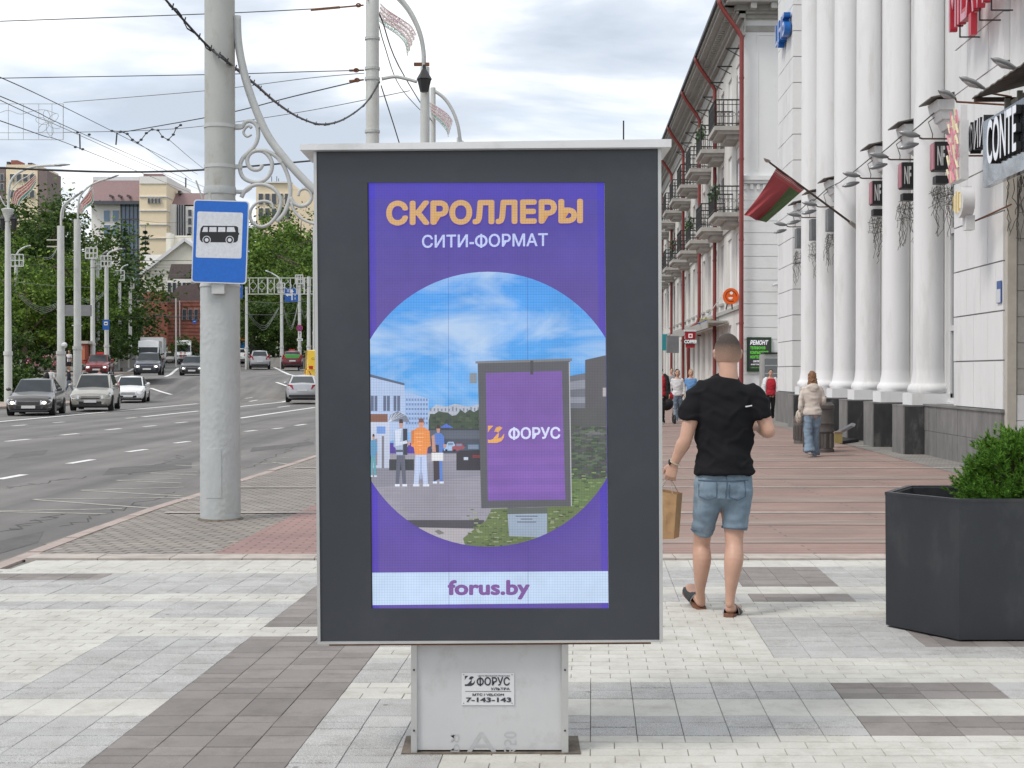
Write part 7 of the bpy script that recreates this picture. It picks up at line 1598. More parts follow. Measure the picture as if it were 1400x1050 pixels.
    def inset(q, m_, off, nmn, par=t, shr=.06, rows=None):
        q = [Vector(v) for v in q]; c = sum(q, Vector())/len(q); nn = (q[1]-q[0]).cross(q[2]-q[0]).normalized()
        if nn.dot(c-Vector((0, (y0+y3)/2, .9))) < 0: nn = -nn
        mb = MB(); mb.face([v+(c-v)*shr+nn*off for v in q]); o = mb.build(nmn, m_, par, local=True); return o
    tp = tuple(base[0][i]+(roof[0][i]-base[0][i])*(.62 if kind == 'van' else 1) for i in range(3)); inset([L_(base[0]), base[0], tp, L_(tp)], M_CGLASS, .012, 'windshield', shr=.07)
    if kind != 'van': inset([L_(base[3]), base[3], roof[3], L_(roof[3])], M_CGLASS, .012, 'rear_window', shr=.14)
    for f in ((lambda q: q), L_):
        if kind == 'van':
            inset([f(base[0]), f((wb_, y1+.5, base[1][2])), f((wr+.02, y1+.5, zr-.5)), f((f1[2], f1[0]+.05, zr-.55))], M_CGLASS, .015, 'side_window', shr=.08); continue
        a, b = base, roof; mid_b = tuple((a[1][i]*.5+a[2][i]*.5) for i in range(3)); mid_r = tuple((b[1][i]*.5+b[2][i]*.5) for i in range(3))
        inset([f(a[0]), f(a[1]), f(b[1])], M_CGLASS, .008, 'side_window', shr=.10)
        inset([f(a[1]), f(mid_b), f(mid_r), f(b[1])], M_CGLASS, .010, 'side_window', shr=.09)
        inset([f(mid_b), f(a[2]), f(b[2]), f(mid_r)], M_CGLASS, .010, 'side_window', shr=.09)
        inset([f(a[2]), f(a[3]), f(b[3]), f(b[2])], M_CGLASS, .008, 'side_window', shr=.16)
    r = s['r']
    for yw in s['wb']:
        for sg_ in (-1, 1):
            mb = MB(); N2 = 22; x = sg_*(W_+.012)
            c = [(x, yw+(r+.055)*math.cos(a), r+(r+.055)*math.sin(a)) for a in [2*math.pi*k/N2 for k in range(N2)] if r+(r+.055)*math.sin(a) > .16]
            mb.face([(x-sg_*.004, q[1], q[2]) for q in c]); mb.build('wheel_arch', M_BUMP, t, local=True)
            mb = MB(); ring_ = lambda rr, xx: [(xx, yw+rr*math.cos(2*math.pi*k/N2), r+rr*math.sin(2*math.pi*k/N2)) for k in range(N2)]
            x1, x0_ = sg_*(W_+.02), sg_*(W_-.20); vs = ring_(r, x0_)+ring_(r, x1-sg_*.02)+ring_(r*.92, x1); mb.add(vs, [tuple(range(N2)), tuple(range(2*N2, 3*N2))]+[(i*N2+j, i*N2+(j+1) % N2, (i+1)*N2+(j+1) % N2, (i+1)*N2+j) for i in range(2) for j in range(N2)])
            wh = mb.build('wheel', M_TYRE, t, local=True)
            mb = MB(); mb.face(ring_(r*.62, x1+sg_*.006)); 
            rim = mb.build('rim', M_RIM, wh, local=True)
    fy = st[0][0]; ry = st[-1][0]
    def panel(x0_, x1_, z0_, z1_, y, m_, nm_, tilt=0, th=.05): mb = MB(); mb.hexa([(x0_, y, z0_), (x1_, y, z0_), (x1_, y+th, z0_), (x0_, y+th, z0_), (x0_, y+tilt, z1_), (x1_, y+tilt, z1_), (x1_, y+tilt+th, z1_), (x0_, y+tilt+th, z1_)]); return mb.build(nm_, m_, t, local=True)
    hz = st[1][2]
    for sg_ in (-1, 1):      # wrap-round headlights
        w1 = st[1][3]; w2 = st[2][3]; mb = MB()
        q = [(sg_*w1*.60, fy-.035, hz-.24), (sg_*w1*1.0, fy+.06, hz-.22), (sg_*(w2*1.0), fy+.30, hz-.13), (sg_*(w2*.99), fy+.42, hz-.01), (sg_*w1*.98, fy+.14, hz-.04), (sg_*w1*.58, fy+.03, hz-.08)]
        mb.prism([Vector(v)+Vector((sg_*.012, -.018, .012)) for v in q], (-sg_*.02, .05, 0)); hl = mb.build('headlight', M_HEAD, t, local=True)
        if lit: mb = MB(); mb.ball((sg_*w1*.80, fy-.02, hz-.15), (.085, .04, .06), 10); mb.build('lit_lamp', M_LIT, hl, local=True)
        w1 = st[-2][3]; mb = MB(); zt_ = st[-3][2]-(.15 if kind == 'van' else 0); big = kind in ('hatch', 'suv', 'wagon', 'van')
        q = [(sg_*w1*.62, ry-.02, zt_-.30), (sg_*w1*1.02, ry-.10, zt_-.32), (sg_*w1*1.05, ry-.24, zt_-.20), (sg_*w1*1.03, ry-.22, zt_-.03), (sg_*w1*.98, ry-.10, zt_-(-.15 if big else .06)), (sg_*w1*.72, ry-.05, zt_-.08)]
        mb.prism([Vector(v)+Vector((sg_*.02, .05, 0)) for v in q], (-sg_*.02, -.05, 0)); mb.build('taillight', M_TAIL, t, local=True)
        mb = MB(); ym_ = y0+.38; zm = zbelt(ym_)+.10; mb.ball((sg_*(W_+.10), ym_, zm), (.10, .06, .075), 10); mb.beam((sg_*W_*.9, ym_, zm-.04), (sg_*(W_+.05), ym_, zm-.04), .04); mb.build('mirror', pm if not kind == 'van' else M_BUMP, t, smooth=True, local=True)
    w1 = st[1][3]
    panel(-w1*.52, w1*.52, hz-.22, hz-.09, fy-.012, M_BUMP, 'grille', .03); panel(-w1*.5, w1*.5, hz-.105, hz-.092, fy-.018, M_CHR, 'grille_bar', .0)
    panel(-w1*.62, w1*.62, st[1][1]+.06, st[1][1]+.18, fy-.002, M_BUMP, 'air_intake', .0); panel(-.26, .26, hz-.37, hz-.26, fy-.03, M_PLATE, 'licence_plate', .0, .03)
    mb = MB(); mb.beam((-w1*.95, fy+.03, st[1][1]-.0), (w1*.95, fy+.03, st[1][1]-.0), .10, .07); mb.build('front_lip', M_BUMP, t, local=True)
    panel(-.26, .26, .62 if kind != 'van' else .9, .73 if kind != 'van' else 1.01, ry-.0, M_PLATE, 'licence_plate', .0, .03); mb = MB(); mb.beam((-W_*.8, ry-.01, .36), (W_*.8, ry-.01, .36), .10, .12); mb.build('rear_bumper', M_BUMP, t, local=True)
    mb = MB(); mb.box(-W_*.8, W_*.8, s['wb'][0], s['wb'][1], .13, .22); mb.build('underbody', M_BUMP, t, local=True)
    for sg_ in (-1, 1):
        for yy_ in (y0+.15, (y1+y2)/2, y2+.05):
            if kind == 'van' and yy_ > y1+.8: continue
            mb = MB(); mb.beam((sg_*(W_+.001), yy_, .33), (sg_*(W_-.03), yy_, zbelt(yy_)-.06), .012); mb.build('door_gap', M_BUMP, t, local=True)
    if extras: extras(t, s)
    return t
def roofbox(col, w_=.28):
    def f(t, s): mb = MB(); zr = s['gh'][4]; yc = (s['gh'][1]+s['gh'][2])/2; mb.hexa([(-w_, yc-.1, zr+.03), (w_, yc-.1, zr+.03), (w_, yc+.1, zr+.03), (-w_, yc+.1, zr+.03), (-w_*.8, yc-.04, zr+.17), (w_*.8, yc-.04, zr+.17), (w_*.8, yc+.04, zr+.17), (-w_*.8, yc+.04, zr+.17)]); mb.build('roof_sign', col, t, local=True)
    return f
def rails(t, s):
    for sg_ in (-1, 1): mb = MB(); zr = s['gh'][4]; mb.tube([(sg_*s['W']*.62, s['gh'][1]+.3, zr), (sg_*s['W']*.62, s['gh'][1]+.4, zr+.07), (sg_*s['W']*.62, s['gh'][2]-.1, zr+.07), (sg_*s['W']*.62, s['gh'][2], zr)], .02, 5); mb.build('roof_rail', M_CHR, t, local=True)
vehicle('sedan', paint('brown_grey_paint', (.075, .068, .066)), 'dark brown-grey saloon car with lit headlights, nearest at the left edge', 'car', 51, 567, 56, lit=True)
vehicle('wagon', paint('beige_paint', (.36, .345, .31)), 'beige-silver estate car with roof rails between the dark saloon and the white car', 'car', 131, 560.5, 61.5, extras=rails)
vehicle('sedan', paint('white_paint_car', (.80, .80, .80), 0), 'white saloon car with a wide black grille behind the beige estate', 'car', 180, 549.5, 79)
vehicle('hatch', paint('dark_blue_paint', (.022, .026, .045)), 'dark blue hatchback with bright headlights in front of the white van', 'car', 204, 513, 92, lit=True)
vehicle('sedan', paint('black_paint', (.018, .018, .022)), 'black saloon car half hidden by the thick grey pole', 'car', 264, 513.5, 103, lit=True)
vehicle('van', paint('white_van_paint', (.80, .80, .80), 0), 'white van directly behind the dark blue hatchback', 'van', 205, 507, 118, sc_=1.0)
bx = vehicle('van', mat('white_van_paint', (1, 1, 1)), 'white delivery truck with a tall box body behind the white van', 'truck', 209, 504, 132, extras=lambda t, s: ((lambda mb: (mb.box(-1.05, 1.05, -1.3, 3.0, .9, 2.95), mb.build('box_body', mat('white_van_paint', (1, 1, 1)), t, local=True)))(MB())))
def amb(t, s):
    for x in (-.35, .05): mb = MB(); mb.box(x, x+.25, -2.83, -2.2, .82, .9); mb.hexa([(x, -2.78, .62), (x+.25, -2.78, .62), (x+.25, -2.6, 1.1), (x, -2.6, 1.1), (x, -2.9, .62), (x+.25, -2.9, .62), (x+.25, -2.5, 1.14), (x, -2.5, 1.14)]); mb.build('red_stripe', M_TAIL, t, local=True)
vehicle('van', mat('white_van_paint', (1, 1, 1)), 'white high-roofed van with red stripes on its bonnet beside the brick house', 'van', 252, 496, 158, extras=amb)
vehicle('sedan', mat('white_paint_car', (1, 1, 1)), 'small white distant car between the two white vans', 'car', 233.5, 498, 168)
vehicle('hatch', paint('red_paint', (.20, .012, .018)), 'dark red taxi with a roof sign at the kerb on the left', 'car', 136, 513, 102, lit=True, extras=roofbox(M_TAIL), sc_=1.02)
vehicle('suv', paint('silver_paint', (.40, .41, .42)), 'silver crossover driving away just right of the thick grey pole', 'car', 355, 504.5, 126, rear=True)
vehicle('van', paint('black_van_paint', (.012, .012, .014)), 'black minivan ahead of the silver crossover', 'van', 350, 500, 150, rear=True, sc_=.85)
def gr(t, s):
    ry = s['gh'][3]; mb = MB(); mb.hexa([(-.68, ry-.15, 1.06), (.68, ry-.15, 1.06), (.68, ry+.1, .9), (-.68, ry+.1, .9), (-.6, ry-.3, 1.22), (.6, ry-.3, 1.22), (.6, ry+.05, 1.16), (-.6, ry+.05, 1.16)]); mb.build('green_tailgate', mat('green_wrap', (.05, .25, .04), .4), t, local=True); roofbox(M_TAIL)(t, s)
vehicle('hatch', paint('wine_paint', (.13, .012, .02)), 'red taxi with a green tailgate and roof sign driving away', 'car', 399, 504.5, 121, rear=True, extras=gr, sc_=1.03)
vehicle('sedan', paint('silver_sedan_paint', (.44, .45, .47)), 'silver saloon car seen from behind beside the advertising stand', 'car', 414.5, 549.5, 76, rear=True, head=10)
def yv(t, s):
    mb = MB(); o_ = Vector((.35, s['st'][-1][0]+.05, 1.30)); mb.face([o_+Vector(v) for v in [(.15, 0, 0), (.42, 0, 0), (.42, 0, .2), (.15, 0, .2)]], S(180, 40, 30)); put_text(mb, 'СЛУЖБА', Vector((.6, s['st'][-1][0]+.05, 1.9)), (-1.2, 0, 0), (0, 0, .14), col=S(60, 60, 40)); mb.build('print', M_PRINT, t, local=True)
vehicle('van', paint('yellow_paint', (.75, .48, .01), 0), 'yellow van half hidden by the advertising stand, ahead of the silver saloon', 'van', 436, 531, 86, rear=True, extras=yv, sc_=.92)
vehicle('van', paint('blue_orange_paint', (.02, .12, .35), 0), 'blue utility truck just showing right of the thick grey pole', 'truck', 326, 498, 160, rear=True, extras=lambda t, s: ((lambda mb: (mb.box(-.9, .9, -1.5, 2.5, 2.6, 3.5), mb.build('orange_cabin', mat('orange_cab', (.45, .17, .03), .5), t, local=True)))(MB())))
vehicle('hatch', mat('white_paint_car', (1, 1, 1)), 'white car partly behind the thick grey pole, beyond the silver crossover', 'car', 327, 497, 140, rear=True)
# ================================================================== people
def rings(mb, pts, rad, sub=4, n=18, side=(1, 0, 0), flat=False, dome=True):
    pts = [Vector(p) for p in pts]; k = len(pts); rad = [r if isinstance(r, (tuple, list)) else (r, r) for r in rad]
    P_, R_ = [], []
    for i in range(k-1):
        p0, p1, p2, p3 = pts[max(i-1, 0)], pts[i], pts[i+1], pts[min(i+2, k-1)]; r0, r1, r2, r3 = [Vector((*rad[j], 0)) for j in (max(i-1, 0), i, i+1, min(i+2, k-1))]
        for j in range(sub):
            t = j/sub; f = lambda a, b, c, d: .5*((2*b)+(c-a)*t+(2*a-5*b+4*c-d)*t*t+(3*b-a-3*c+d)*t**3); P_.append(f(p0, p1, p2, p3)); r = f(r0, r1, r2, r3); R_.append((max(r.x, .001), max(r.y, .001)))
    P_.append(pts[-1]); R_.append(rad[-1])
    if dome:
        d0 = (P_[0]-P_[1]).normalized(); d1 = (P_[-1]-P_[-2]).normalized(); m0 = min(R_[0]); m1 = min(R_[-1])
        P_ = [P_[0]+d0*m0*.75, P_[0]+d0*m0*.45]+P_+[P_[-1]+d1*m1*.45, P_[-1]+d1*m1*.75]; R_ = [(R_[0][0]*.45, R_[0][1]*.45), (R_[0][0]*.82, R_[0][1]*.82)]+R_+[(R_[-1][0]*.82, R_[-1][1]*.82), (R_[-1][0]*.45, R_[-1][1]*.45)]
    mb.tube(P_, R_, n, side=side)
def voxel(mb, name, m, parent, vs=.007, smooth_it=3, fold=None):
    me = mb.mesh('tmp'); o = bpy.data.objects.new('tmp', me)
    md = o.modifiers.new('r', 'REMESH'); md.mode = 'VOXEL'; md.voxel_size = vs; md.use_smooth_shade = True
    if smooth_it: sm = o.modifiers.new('s', 'SMOOTH'); sm.factor = .5; sm.iterations = smooth_it
    me2 = evaluated(o); bpy.data.meshes.remove(me)
    me2.name = name; me2.materials.clear(); me2.materials.append(m); me2.polygons.foreach_set('use_smooth', [True]*len(me2.polygons))
    if fold:
        nr = [v.normal.copy() for v in me2.vertices]; cs = [v.co.copy() for v in me2.vertices]; arr = []
        for c_, n_ in zip(cs, nr): arr += list(c_+n_*fold(c_))
        me2.vertices.foreach_set('co', arr)
    me2.update(); ob = link(bpy.data.objects.new(name, me2)); ob.parent = parent; return ob
def skin(n, c, r=.5): return mat(n, c, r, var=.08, scale=9, sss=.08, bump=.1, bscale=80)
def hand(mb, w_, d, pn, s_=1.0, curl=.6, thumb=1):
    """palm and five bent fingers; d = along the hand, pn = palm normal (fingers curl towards it)"""
    w_ = Vector(w_); d = Vector(d).normalized(); pn = (Vector(pn)-d*d.dot(Vector(pn))).normalized(); sd_ = d.cross(pn).normalized()*thumb
    rings(mb, [w_, w_+d*.03*s_, w_+d*.085*s_], [(.026*s_, .018*s_), (.036*s_, .016*s_), (.040*s_, .014*s_)], 2, 12, side=sd_)
    for i, (off, ln, r) in enumerate([(.030, .070, .0092), (.010, .078, .0095), (-.011, .073, .0090), (-.031, .058, .0080)]):
        b = w_+d*.078*s_+sd_*off*s_; q = [b]; dd = Vector(d); 
        for k, fr_ in enumerate((.45, .3, .25)):
            a = curl*(.55+.35*k); dd = (dd*math.cos(a)+pn*math.sin(a)).normalized(); q.append(q[-1]+dd*ln*fr_*s_)
        rings(mb, q, [r*s_, r*.97*s_, r*.9*s_, r*.75*s_], 2, 8)
    b = w_+d*.022*s_+sd_*.026*s_; d2 = (d*.75+sd_*.6+pn*.35).normalized(); d3 = (d*.9+pn*.5+sd_*.1).normalized()
    rings(mb, [b, b+d2*.035*s_, b+d2*.035*s_+d3*.03*s_, b+d2*.035*s_+d3*.052*s_], [.013*s_, .0115*s_, .0100*s_, .008*s_], 2, 8)
def headgeo(mb, c, s_=1.0, face=1, yaw=0):
    """head centred at c; the face looks along +Y*face"""
    c = Vector(c); f = face
    mb.ball(c+Vector((0, -.008*f, .012))*s_, (.077*s_, .094*s_, .104*s_), 26); mb.ball(c+Vector((0, .022*f, -.045))*s_, (.060*s_, .068*s_, .070*s_), 20)
    rings(mb, [c+Vector((0, .050*f, -.098))*s_, c+Vector((0, .062*f, -.083))*s_], [.026*s_, .028*s_], 2, 10)
    rings(mb, [c+Vector((0, .082*f, .010))*s_, c+Vector((0, .098*f, -.022))*s_, c+Vector((0, .100*f, -.034))*s_], [.008*s_, .012*s_, .014*s_], 2, 8)
    mb.ball(c+Vector((0, .078*f, -.062))*s_, (.022*s_, .012*s_, .009*s_), 10)
    for sg_ in (-1, 1):
        mb.ball(c+Vector((sg_*.079, -.006*f, -.006))*s_, (.009*s_, .018*s_, .031*s_), 10); mb.ball(c+Vector((sg_*.084, -.014*f, .008))*s_, (.008*s_, .014*s_, .018*s_), 8)
def facebits(t, c, s_, face):
    c = Vector(c)
    for sg_ in (-1, 1):
        mb = MB(); mb.ball(c+Vector((sg_*.031, .080*face, .006))*s_, (.012*s_, .008*s_, .007*s_), 10); e = mb.build('eye', mat('eye_dark', (.05, .035, .03), .2), t, local=True)
        mb = MB(); mb.ball(c+Vector((sg_*.031, .082*face, .027))*s_, (.019*s_, .006*s_, .0035*s_), 8); mb.build('eyebrow', mat('brow_dark', (.05, .03, .02), .8), t, local=True)
    mb = MB(); mb.ball(c+Vector((0, .088*face, -.062))*s_, (.020*s_, .006*s_, .0055*s_), 10); mb.build('mouth', mat('lips', (.32, .11, .09), .5), t, local=True)
# ---------------------------------------------------------------- the man in front
M_SKIN = skin('skin_man', (.50, .295, .215)); 
mo = Vector((.0, 8.92, 0)); mo.x = (988-700)/F*8.92
man = thing('person', 'man in a black t-shirt and denim shorts walking away with a paper bag, nearest person', 'person', mo)
s21 = 8.92/F
def M(px, py, y=0.0):     # pixel on the man's own plane, y = offset away from the viewer
    Yq = 8.92+y; return Vector(((px-700)/F*Yq-mo.x, y, CH+(510-py)*Yq/F*1.0))
mb = MB(); hc = M(994.5, 483, .03); headgeo(mb, hc+Vector((0, 0, .0)), 1.06, 1)
rings(mb, [M(995, 493, .005), M(995.5, 506, -.005), M(995.5, 518, -.01), M(995, 528, -.01)], [(.062, .062), (.060, .062), (.066, .064), (.085, .06)], 3, 20)
rings(mb, [M(992, 531, .0), M(991, 547, .0), M(990, 575, .01), M(990, 612, .01), M(990, 645, .0), M(989, 672, .0)], [(.13, .06), (.172, .095), (.172, .112), (.155, .10), (.165, .11), (.17, .12)], 3, 20)
# arms
LSH, LEL, LWR = M(953, 539, -.01), M(937.5, 600, -.05), M(921.5, 634, .0)
RSH, REL, RWR = M(1032, 539, -.01), M(1051, 590, -.05), M(1035, 584, .20)
rings(mb, [LSH, LSH.lerp(LEL, .35), LSH.lerp(LEL, .75), LEL, LEL.lerp(LWR, .25), LEL.lerp(LWR, .65), LWR], [.048, .054, .047, .042, .046, .034, .027], 3, 16)
rings(mb, [RSH, RSH.lerp(REL, .35), RSH.lerp(REL, .75), REL], [.048, .054, .048, .044], 3, 16)
rings(mb, [REL+Vector((.0, -.005, 0)), REL.lerp(RWR, .2), REL.lerp(RWR, .65), RWR], [.043, .047, .034, .027], 3, 16)
hand(mb, LWR, M(917, 650, .015)-LWR, Vector((.25, .9, 0)), 1.0, .95, thumb=-1)
hand(mb, RWR, Vector((-.35, .5, .12)), Vector((-.6, -.2, .2)), 1.0, .75, thumb=1)
# legs
rings(mb, [M(970, 668, 0), M(966, 700, .05), M(961, 729, .10), M(959.5, 746, .12), M(960, 764, .10), M(958.5, 788, .12), M(957.5, 808, .17), M(959, 819, .20)], [(.09, .095), (.082, .085), (.060, .063), (.055, .057), (.061, .066), (.046, .052), (.031, .036), (.030, .038)], 4, 18)
rings(mb, [M(1004, 668, 0), M(1004, 700, -.0), M(1004, 729, -.02), M(1004, 748, -.05), M(1003.5, 765, -.085), M(1001, 790, -.09), M(999, 812, -.08), M(998, 826, -.07)], [(.095, .10), (.086, .09), (.062, .066), (.056, .058), (.062, .068), (.047, .053), (.032, .038), (.030, .040)], 4, 18)
LH, LT = M(959, 824, .20), M(943.5, 801, .38); RH, RT = M(998, 832, -.07), M(1008, 832, .16)
rings(mb, [LH, LH.lerp(LT, .35), LH.lerp(LT, .7), LT], [(.031, .034), (.036, .032), (.044, .024), (.034, .016)], 3, 14)
rings(mb, [RH, RH.lerp(RT, .35), RH.lerp(RT, .7), RT], [(.031, .034), (.036, .032), (.044, .024), (.034, .016)], 3, 14)
voxel(mb, 'body', M_SKIN, man, .0055, 3)
facebits(man, hc, 1.06, 1)
# faded haircut: dark cap of hair and a shorter shadow of stubble below it
mb = MB(); q = hc+Vector((0, 0, .0)); mb.ball(q+Vector((0, -.006, .028)), (.0855, .100, .097), 30)
def hairm(name, c0, c1, zc, wd):
    m = bpy.data.materials.new(name); m.use_nodes = True; nd = m.node_tree.nodes; L = m.node_tree.links; p = nd['Principled BSDF']; p.inputs['Roughness'].default_value = .8
    tcn = nd.new('ShaderNodeTexCoord'); sp_ = nd.new('ShaderNodeSeparateXYZ'); L.new(tcn.outputs['Object'], sp_.inputs[0]); mr = nd.new('ShaderNodeMapRange'); L.new(sp_.outputs[2], mr.inputs[0]); mr.inputs[1].default_value = zc-wd; mr.inputs[2].default_value = zc+wd
    nz = nd.new('ShaderNodeTexNoise'); nz.inputs['Scale'].default_value = 260; nz.inputs['Detail'].default_value = 2; L.new(tcn.outputs['Object'], nz.inputs['Vector'])
    ad = nd.new('ShaderNodeMath'); ad.operation = 'MULTIPLY_ADD'; L.new(nz.outputs['Fac'], ad.inputs[0]); ad.inputs[1].default_value = .5; L.new(mr.outputs[0], ad.inputs[2]); sb = nd.new('ShaderNodeMath'); sb.operation = 'SUBTRACT'; L.new(ad.outputs[0], sb.inputs[0]); sb.inputs[1].default_value = .25; sb.use_clamp = True
    mx_ = nd.new('ShaderNodeMix'); mx_.data_type = 'RGBA'; L.new(sb.outputs[0], mx_.inputs[0]); mx_.inputs[6].default_value = (*c0, 1); mx_.inputs[7].default_value = (*c1, 1); L.new(mx_.outputs[2], p.inputs['Base Color'])
    bn = nd.new('ShaderNodeBump'); bn.inputs['Strength'].default_value = .5; bn.inputs['Distance'].default_value = .004; L.new(nz.outputs['Fac'], bn.inputs['Height']); L.new(bn.outputs[0], p.inputs['Normal']); return m
ztop = hc.z
mb2 = MB(); mb2.ball(q+Vector((0, -.0085, .012)), (.0862, .1045, .1175), 34)
mb2.v = [(v[0], v[1], max(v[2], ztop-.062+.9*max(0, v[1]-q.y))) for v in mb2.v]
voxel(mb2, 'hair', hairm('hair_fade', (.47, .29, .215), (.038, .028, .022), ztop-.0, .068), man, .005, 2)
# t-shirt
M_TSH = mat('black_cotton', (.012, .012, .014), .92, var=.15, scale=6, bump=.25, bscale=14, spec=.15)
mb = MB()
rings(mb, [M(994.5, 513, -.004), M(994, 516, 0), M(993, 521.5, 0), M(992, 530, 0), M(991, 545, .0), M(990.5, 575, .0), M(990, 610, .0), M(990, 632, -.01), M(990, 648, -.01)], [(.066, .064), (.082, .072), (.142, .086), (.198, .102), (.210, .123), (.197, .14), (.178, .13), (.182, .14), (.193, .148)], 5, 36, dome=False)
rings(mb, [M(966, 541, -.005), M(955, 540.5, -.01), M(948, 555, -.025), M(943, 575, -.035)], [.070, .074, .070, .066], 4, 20, dome=False, side=(0, 1, 0))
rings(mb, [M(1018, 541, -.005), M(1029, 540.5, -.01), M(1036, 555, -.025), M(1041, 573, -.035)], [.070, .074, .070, .066], 4, 20, dome=False, side=(0, 1, 0))
def tfold(c):
    z = c.z; a = noise.noise(Vector((c.x*5, c.y*5, z*11)))*.012+noise.noise(Vector((c.x*9+z*4, c.y*9, z*22+c.x*8)))*.006+max(0, 1-4*abs(noise.noise(Vector((c.x*7+z*6, c.y*5, z*9-c.x*5)))))*.008
    diag = math.sin((z*26+c.x*16+noise.noise(c*4)*3))*.0045*max(0, min(1, (1.25-z)/.25)); up = math.sin((c.x*34+z*9+noise.noise(c*5)*2.5))*.004*max(0, min(1, (z-1.15)/.2))
    return a+diag+up
voxel(mb, 'tshirt', M_TSH, man, .0075, 14, tfold)
mb = MB(); p = M(1024, 556, -.136); 
mb.prism([p+Vector((-.02, 0, -.004)), p+Vector((.02, 0, .004)), p+Vector((.02, 0, .010)), p+Vector((-.02, 0, .003))], (0, .02, 0)); 
mb.v = [(v[0], v[1], v[2]) for v in mb.v]; mb.build('small_emblem', M_WHITEP, man, local=True)
# shorts
def denim(name, col, hi):
    m = mat(name, col, .9, var=.25, scale=5, bump=.35, bscale=60, stain=hi, stain_amt=.75, stain_scale=3.2, stretch=(1, 1, .6)); return m
M_DEN = denim('blue_denim', (.155, .21, .265), (.31, .375, .425))
mb = MB()
rings(mb, [M(990, 645, 0), M(989.5, 652, 0), M(989, 664, .0), M(988.5, 680, .0)], [(.175, .125), (.182, .13), (.190, .140), (.188, .135)], 4, 30, dome=False)
rings(mb, [M(970, 668, 0), M(968, 685, .01), M(964, 705, .045), M(961, 727, .09)], [(.098, .118), (.092, .108), (.080, .092), (.073, .082)], 4, 24, dome=False)
rings(mb, [M(1008, 668, 0), M(1007, 685, 0), M(1006, 705, -.01), M(1004.5, 724, -.02)], [(.100, .122), (.096, .112), (.087, .096), (.080, .088)], 4, 24, dome=False)
mb.ball(M(989, 679, 0), (.07, .125, .075), 18); mb.ball(M(972, 672, -.045), (.088, .085, .11), 18); mb.ball(M(1006, 672, -.045), (.088, .085, .11), 18)
def jf(c): return noise.noise(Vector((c.x*11, c.y*11, c.z*26)))*.006+math.sin(c.z*60+c.x*30+noise.noise(c*8)*3)*.0022
sh_ = voxel(mb, 'shorts', M_DEN, man, .0065, 2, jf)
M_SEAM = mat('denim_seam', (.075, .11, .16), .95)
bpy.context.view_layer.update()
def on_back(o, x, z, off=.003):      # point on the back (viewer side) surface
    hit, loc, nrm, _ = o.ray_cast(Vector((x, -1, z)), Vector((0, 1, 0)));
    return loc+Vector((0, -off, 0)) if hit else Vector((x, -.15, z))
for sx in (-1, 1):
    x0 = -.02+sx*.092+.005; z1, z0 = .865, .745
    q = [(x0-.055, z1), (x0+.05, z1), (x0+.05, z0+.02), (x0, z0), (x0-.055, z0+.02), (x0-.055, z1)]; pts_ = []
    for a, b in zip(q, q[1:]): pts_ += [on_back(sh_, a[0]+(b[0]-a[0])*k/5, a[1]+(b[1]-a[1])*k/5) for k in range(5)]
    mb = MB(); mb.tube(pts_, .0028, 5); mb.build('back_pocket', M_SEAM, man, local=True)
mb = MB(); mb.tube([on_back(sh_, .003+.004*math.sin(k), .90-.028*k) for k in range(6)], .003, 5); mb.build('seam', M_SEAM, man, local=True)
mb = MB(); mb.tube([on_back(sh_, -.165+.035*k, .868+.012*math.sin(k*.8)*0) for k in range(10)], .003, 5); mb.build('yoke_seam', M_SEAM, man, local=True)
for (c, r1, r2) in [(M(961, 724, .084), .0755, .085), (M(1004.5, 721, -.02), .0825, .091)]:
    mb = MB(); mb.tube([c+Vector((r1*math.cos(a), r2*math.sin(a), 0)) for a in [k*math.pi/12 for k in range(25)]], .0035, 5); mb.build('hem', M_SEAM, man, local=True)
# slides: cork-brown sole and black upper
M_SOLE = mat('brown_sole', (.16, .07, .04), .8, var=.15, scale=20); M_UP = mat('black_leather', (.016, .016, .018), .5, var=.2, scale=20)
for (h, tt, pit) in ((LH, LT, 1), (RH, RT, 0)):
    d = (tt-h); d = d.normalized(); sd_ = d.cross(Vector((0, 0, 1))).normalized(); up = sd_.cross(d).normalized(); zb_ = -.036
    out_ = [(-.045, .0), (-.035, .028), (0, .036), (.08, .036), (.15, .047), (.19, .044), (.22, .028), (.228, 0), (.22, -.028), (.19, -.042), (.15, -.045), (.08, -.034), (0, -.036), (-.035, -.028)]
    mb = MB(); base = [h+d*a*1.08+sd_*b*1.08+up*(zb_-.022) for a, b in out_]; mb.prism(base, up*.026); mb.build('sole', M_SOLE, man, local=True)
    mb = MB(); n = 9
    for (a0, a1_) in ((.055, .19),):
        vs = []; 
        for i in range(7):
            a = a0+(a1_-a0)*i/6
            for j in range(n+1):
                th = math.pi*j/n; w_ = .050 if a < .16 else .046; hh = .066-.03*(a-a0)/(a1_-a0); vs.append(h+d*a*1.05+sd_*math.cos(th)*w_+up*(zb_+.0+math.sin(th)*hh))
        mb.add(vs, [(i*(n+1)+j, i*(n+1)+j+1, (i+1)*(n+1)+j+1, (i+1)*(n+1)+j) for i in range(6) for j in range(n)])
    o = mb.build('shoe_upper', M_UP, man, local=True, smooth=True); sdm = o.modifiers.new('solid', 'SOLIDIFY'); sdm.thickness = .006
    mb = MB(); mb.tube([h+d*.06+sd_*math.cos(math.pi*j/n)*.052+up*(zb_+math.sin(math.pi*j/n)*.068) for j in range(n+1)], .004, 5); mb.build('buckle_strap', M_CHR, man, local=True)
mb = MB(); wd = (LWR-LEL).normalized(); c = LWR-wd*.012; s1 = wd.orthogonal().normalized(); s2_ = wd.cross(s1); ringp = [c+(s1*math.cos(a)+s2_*math.sin(a))*.031 for a in [k*math.pi/10 for k in range(21)]]
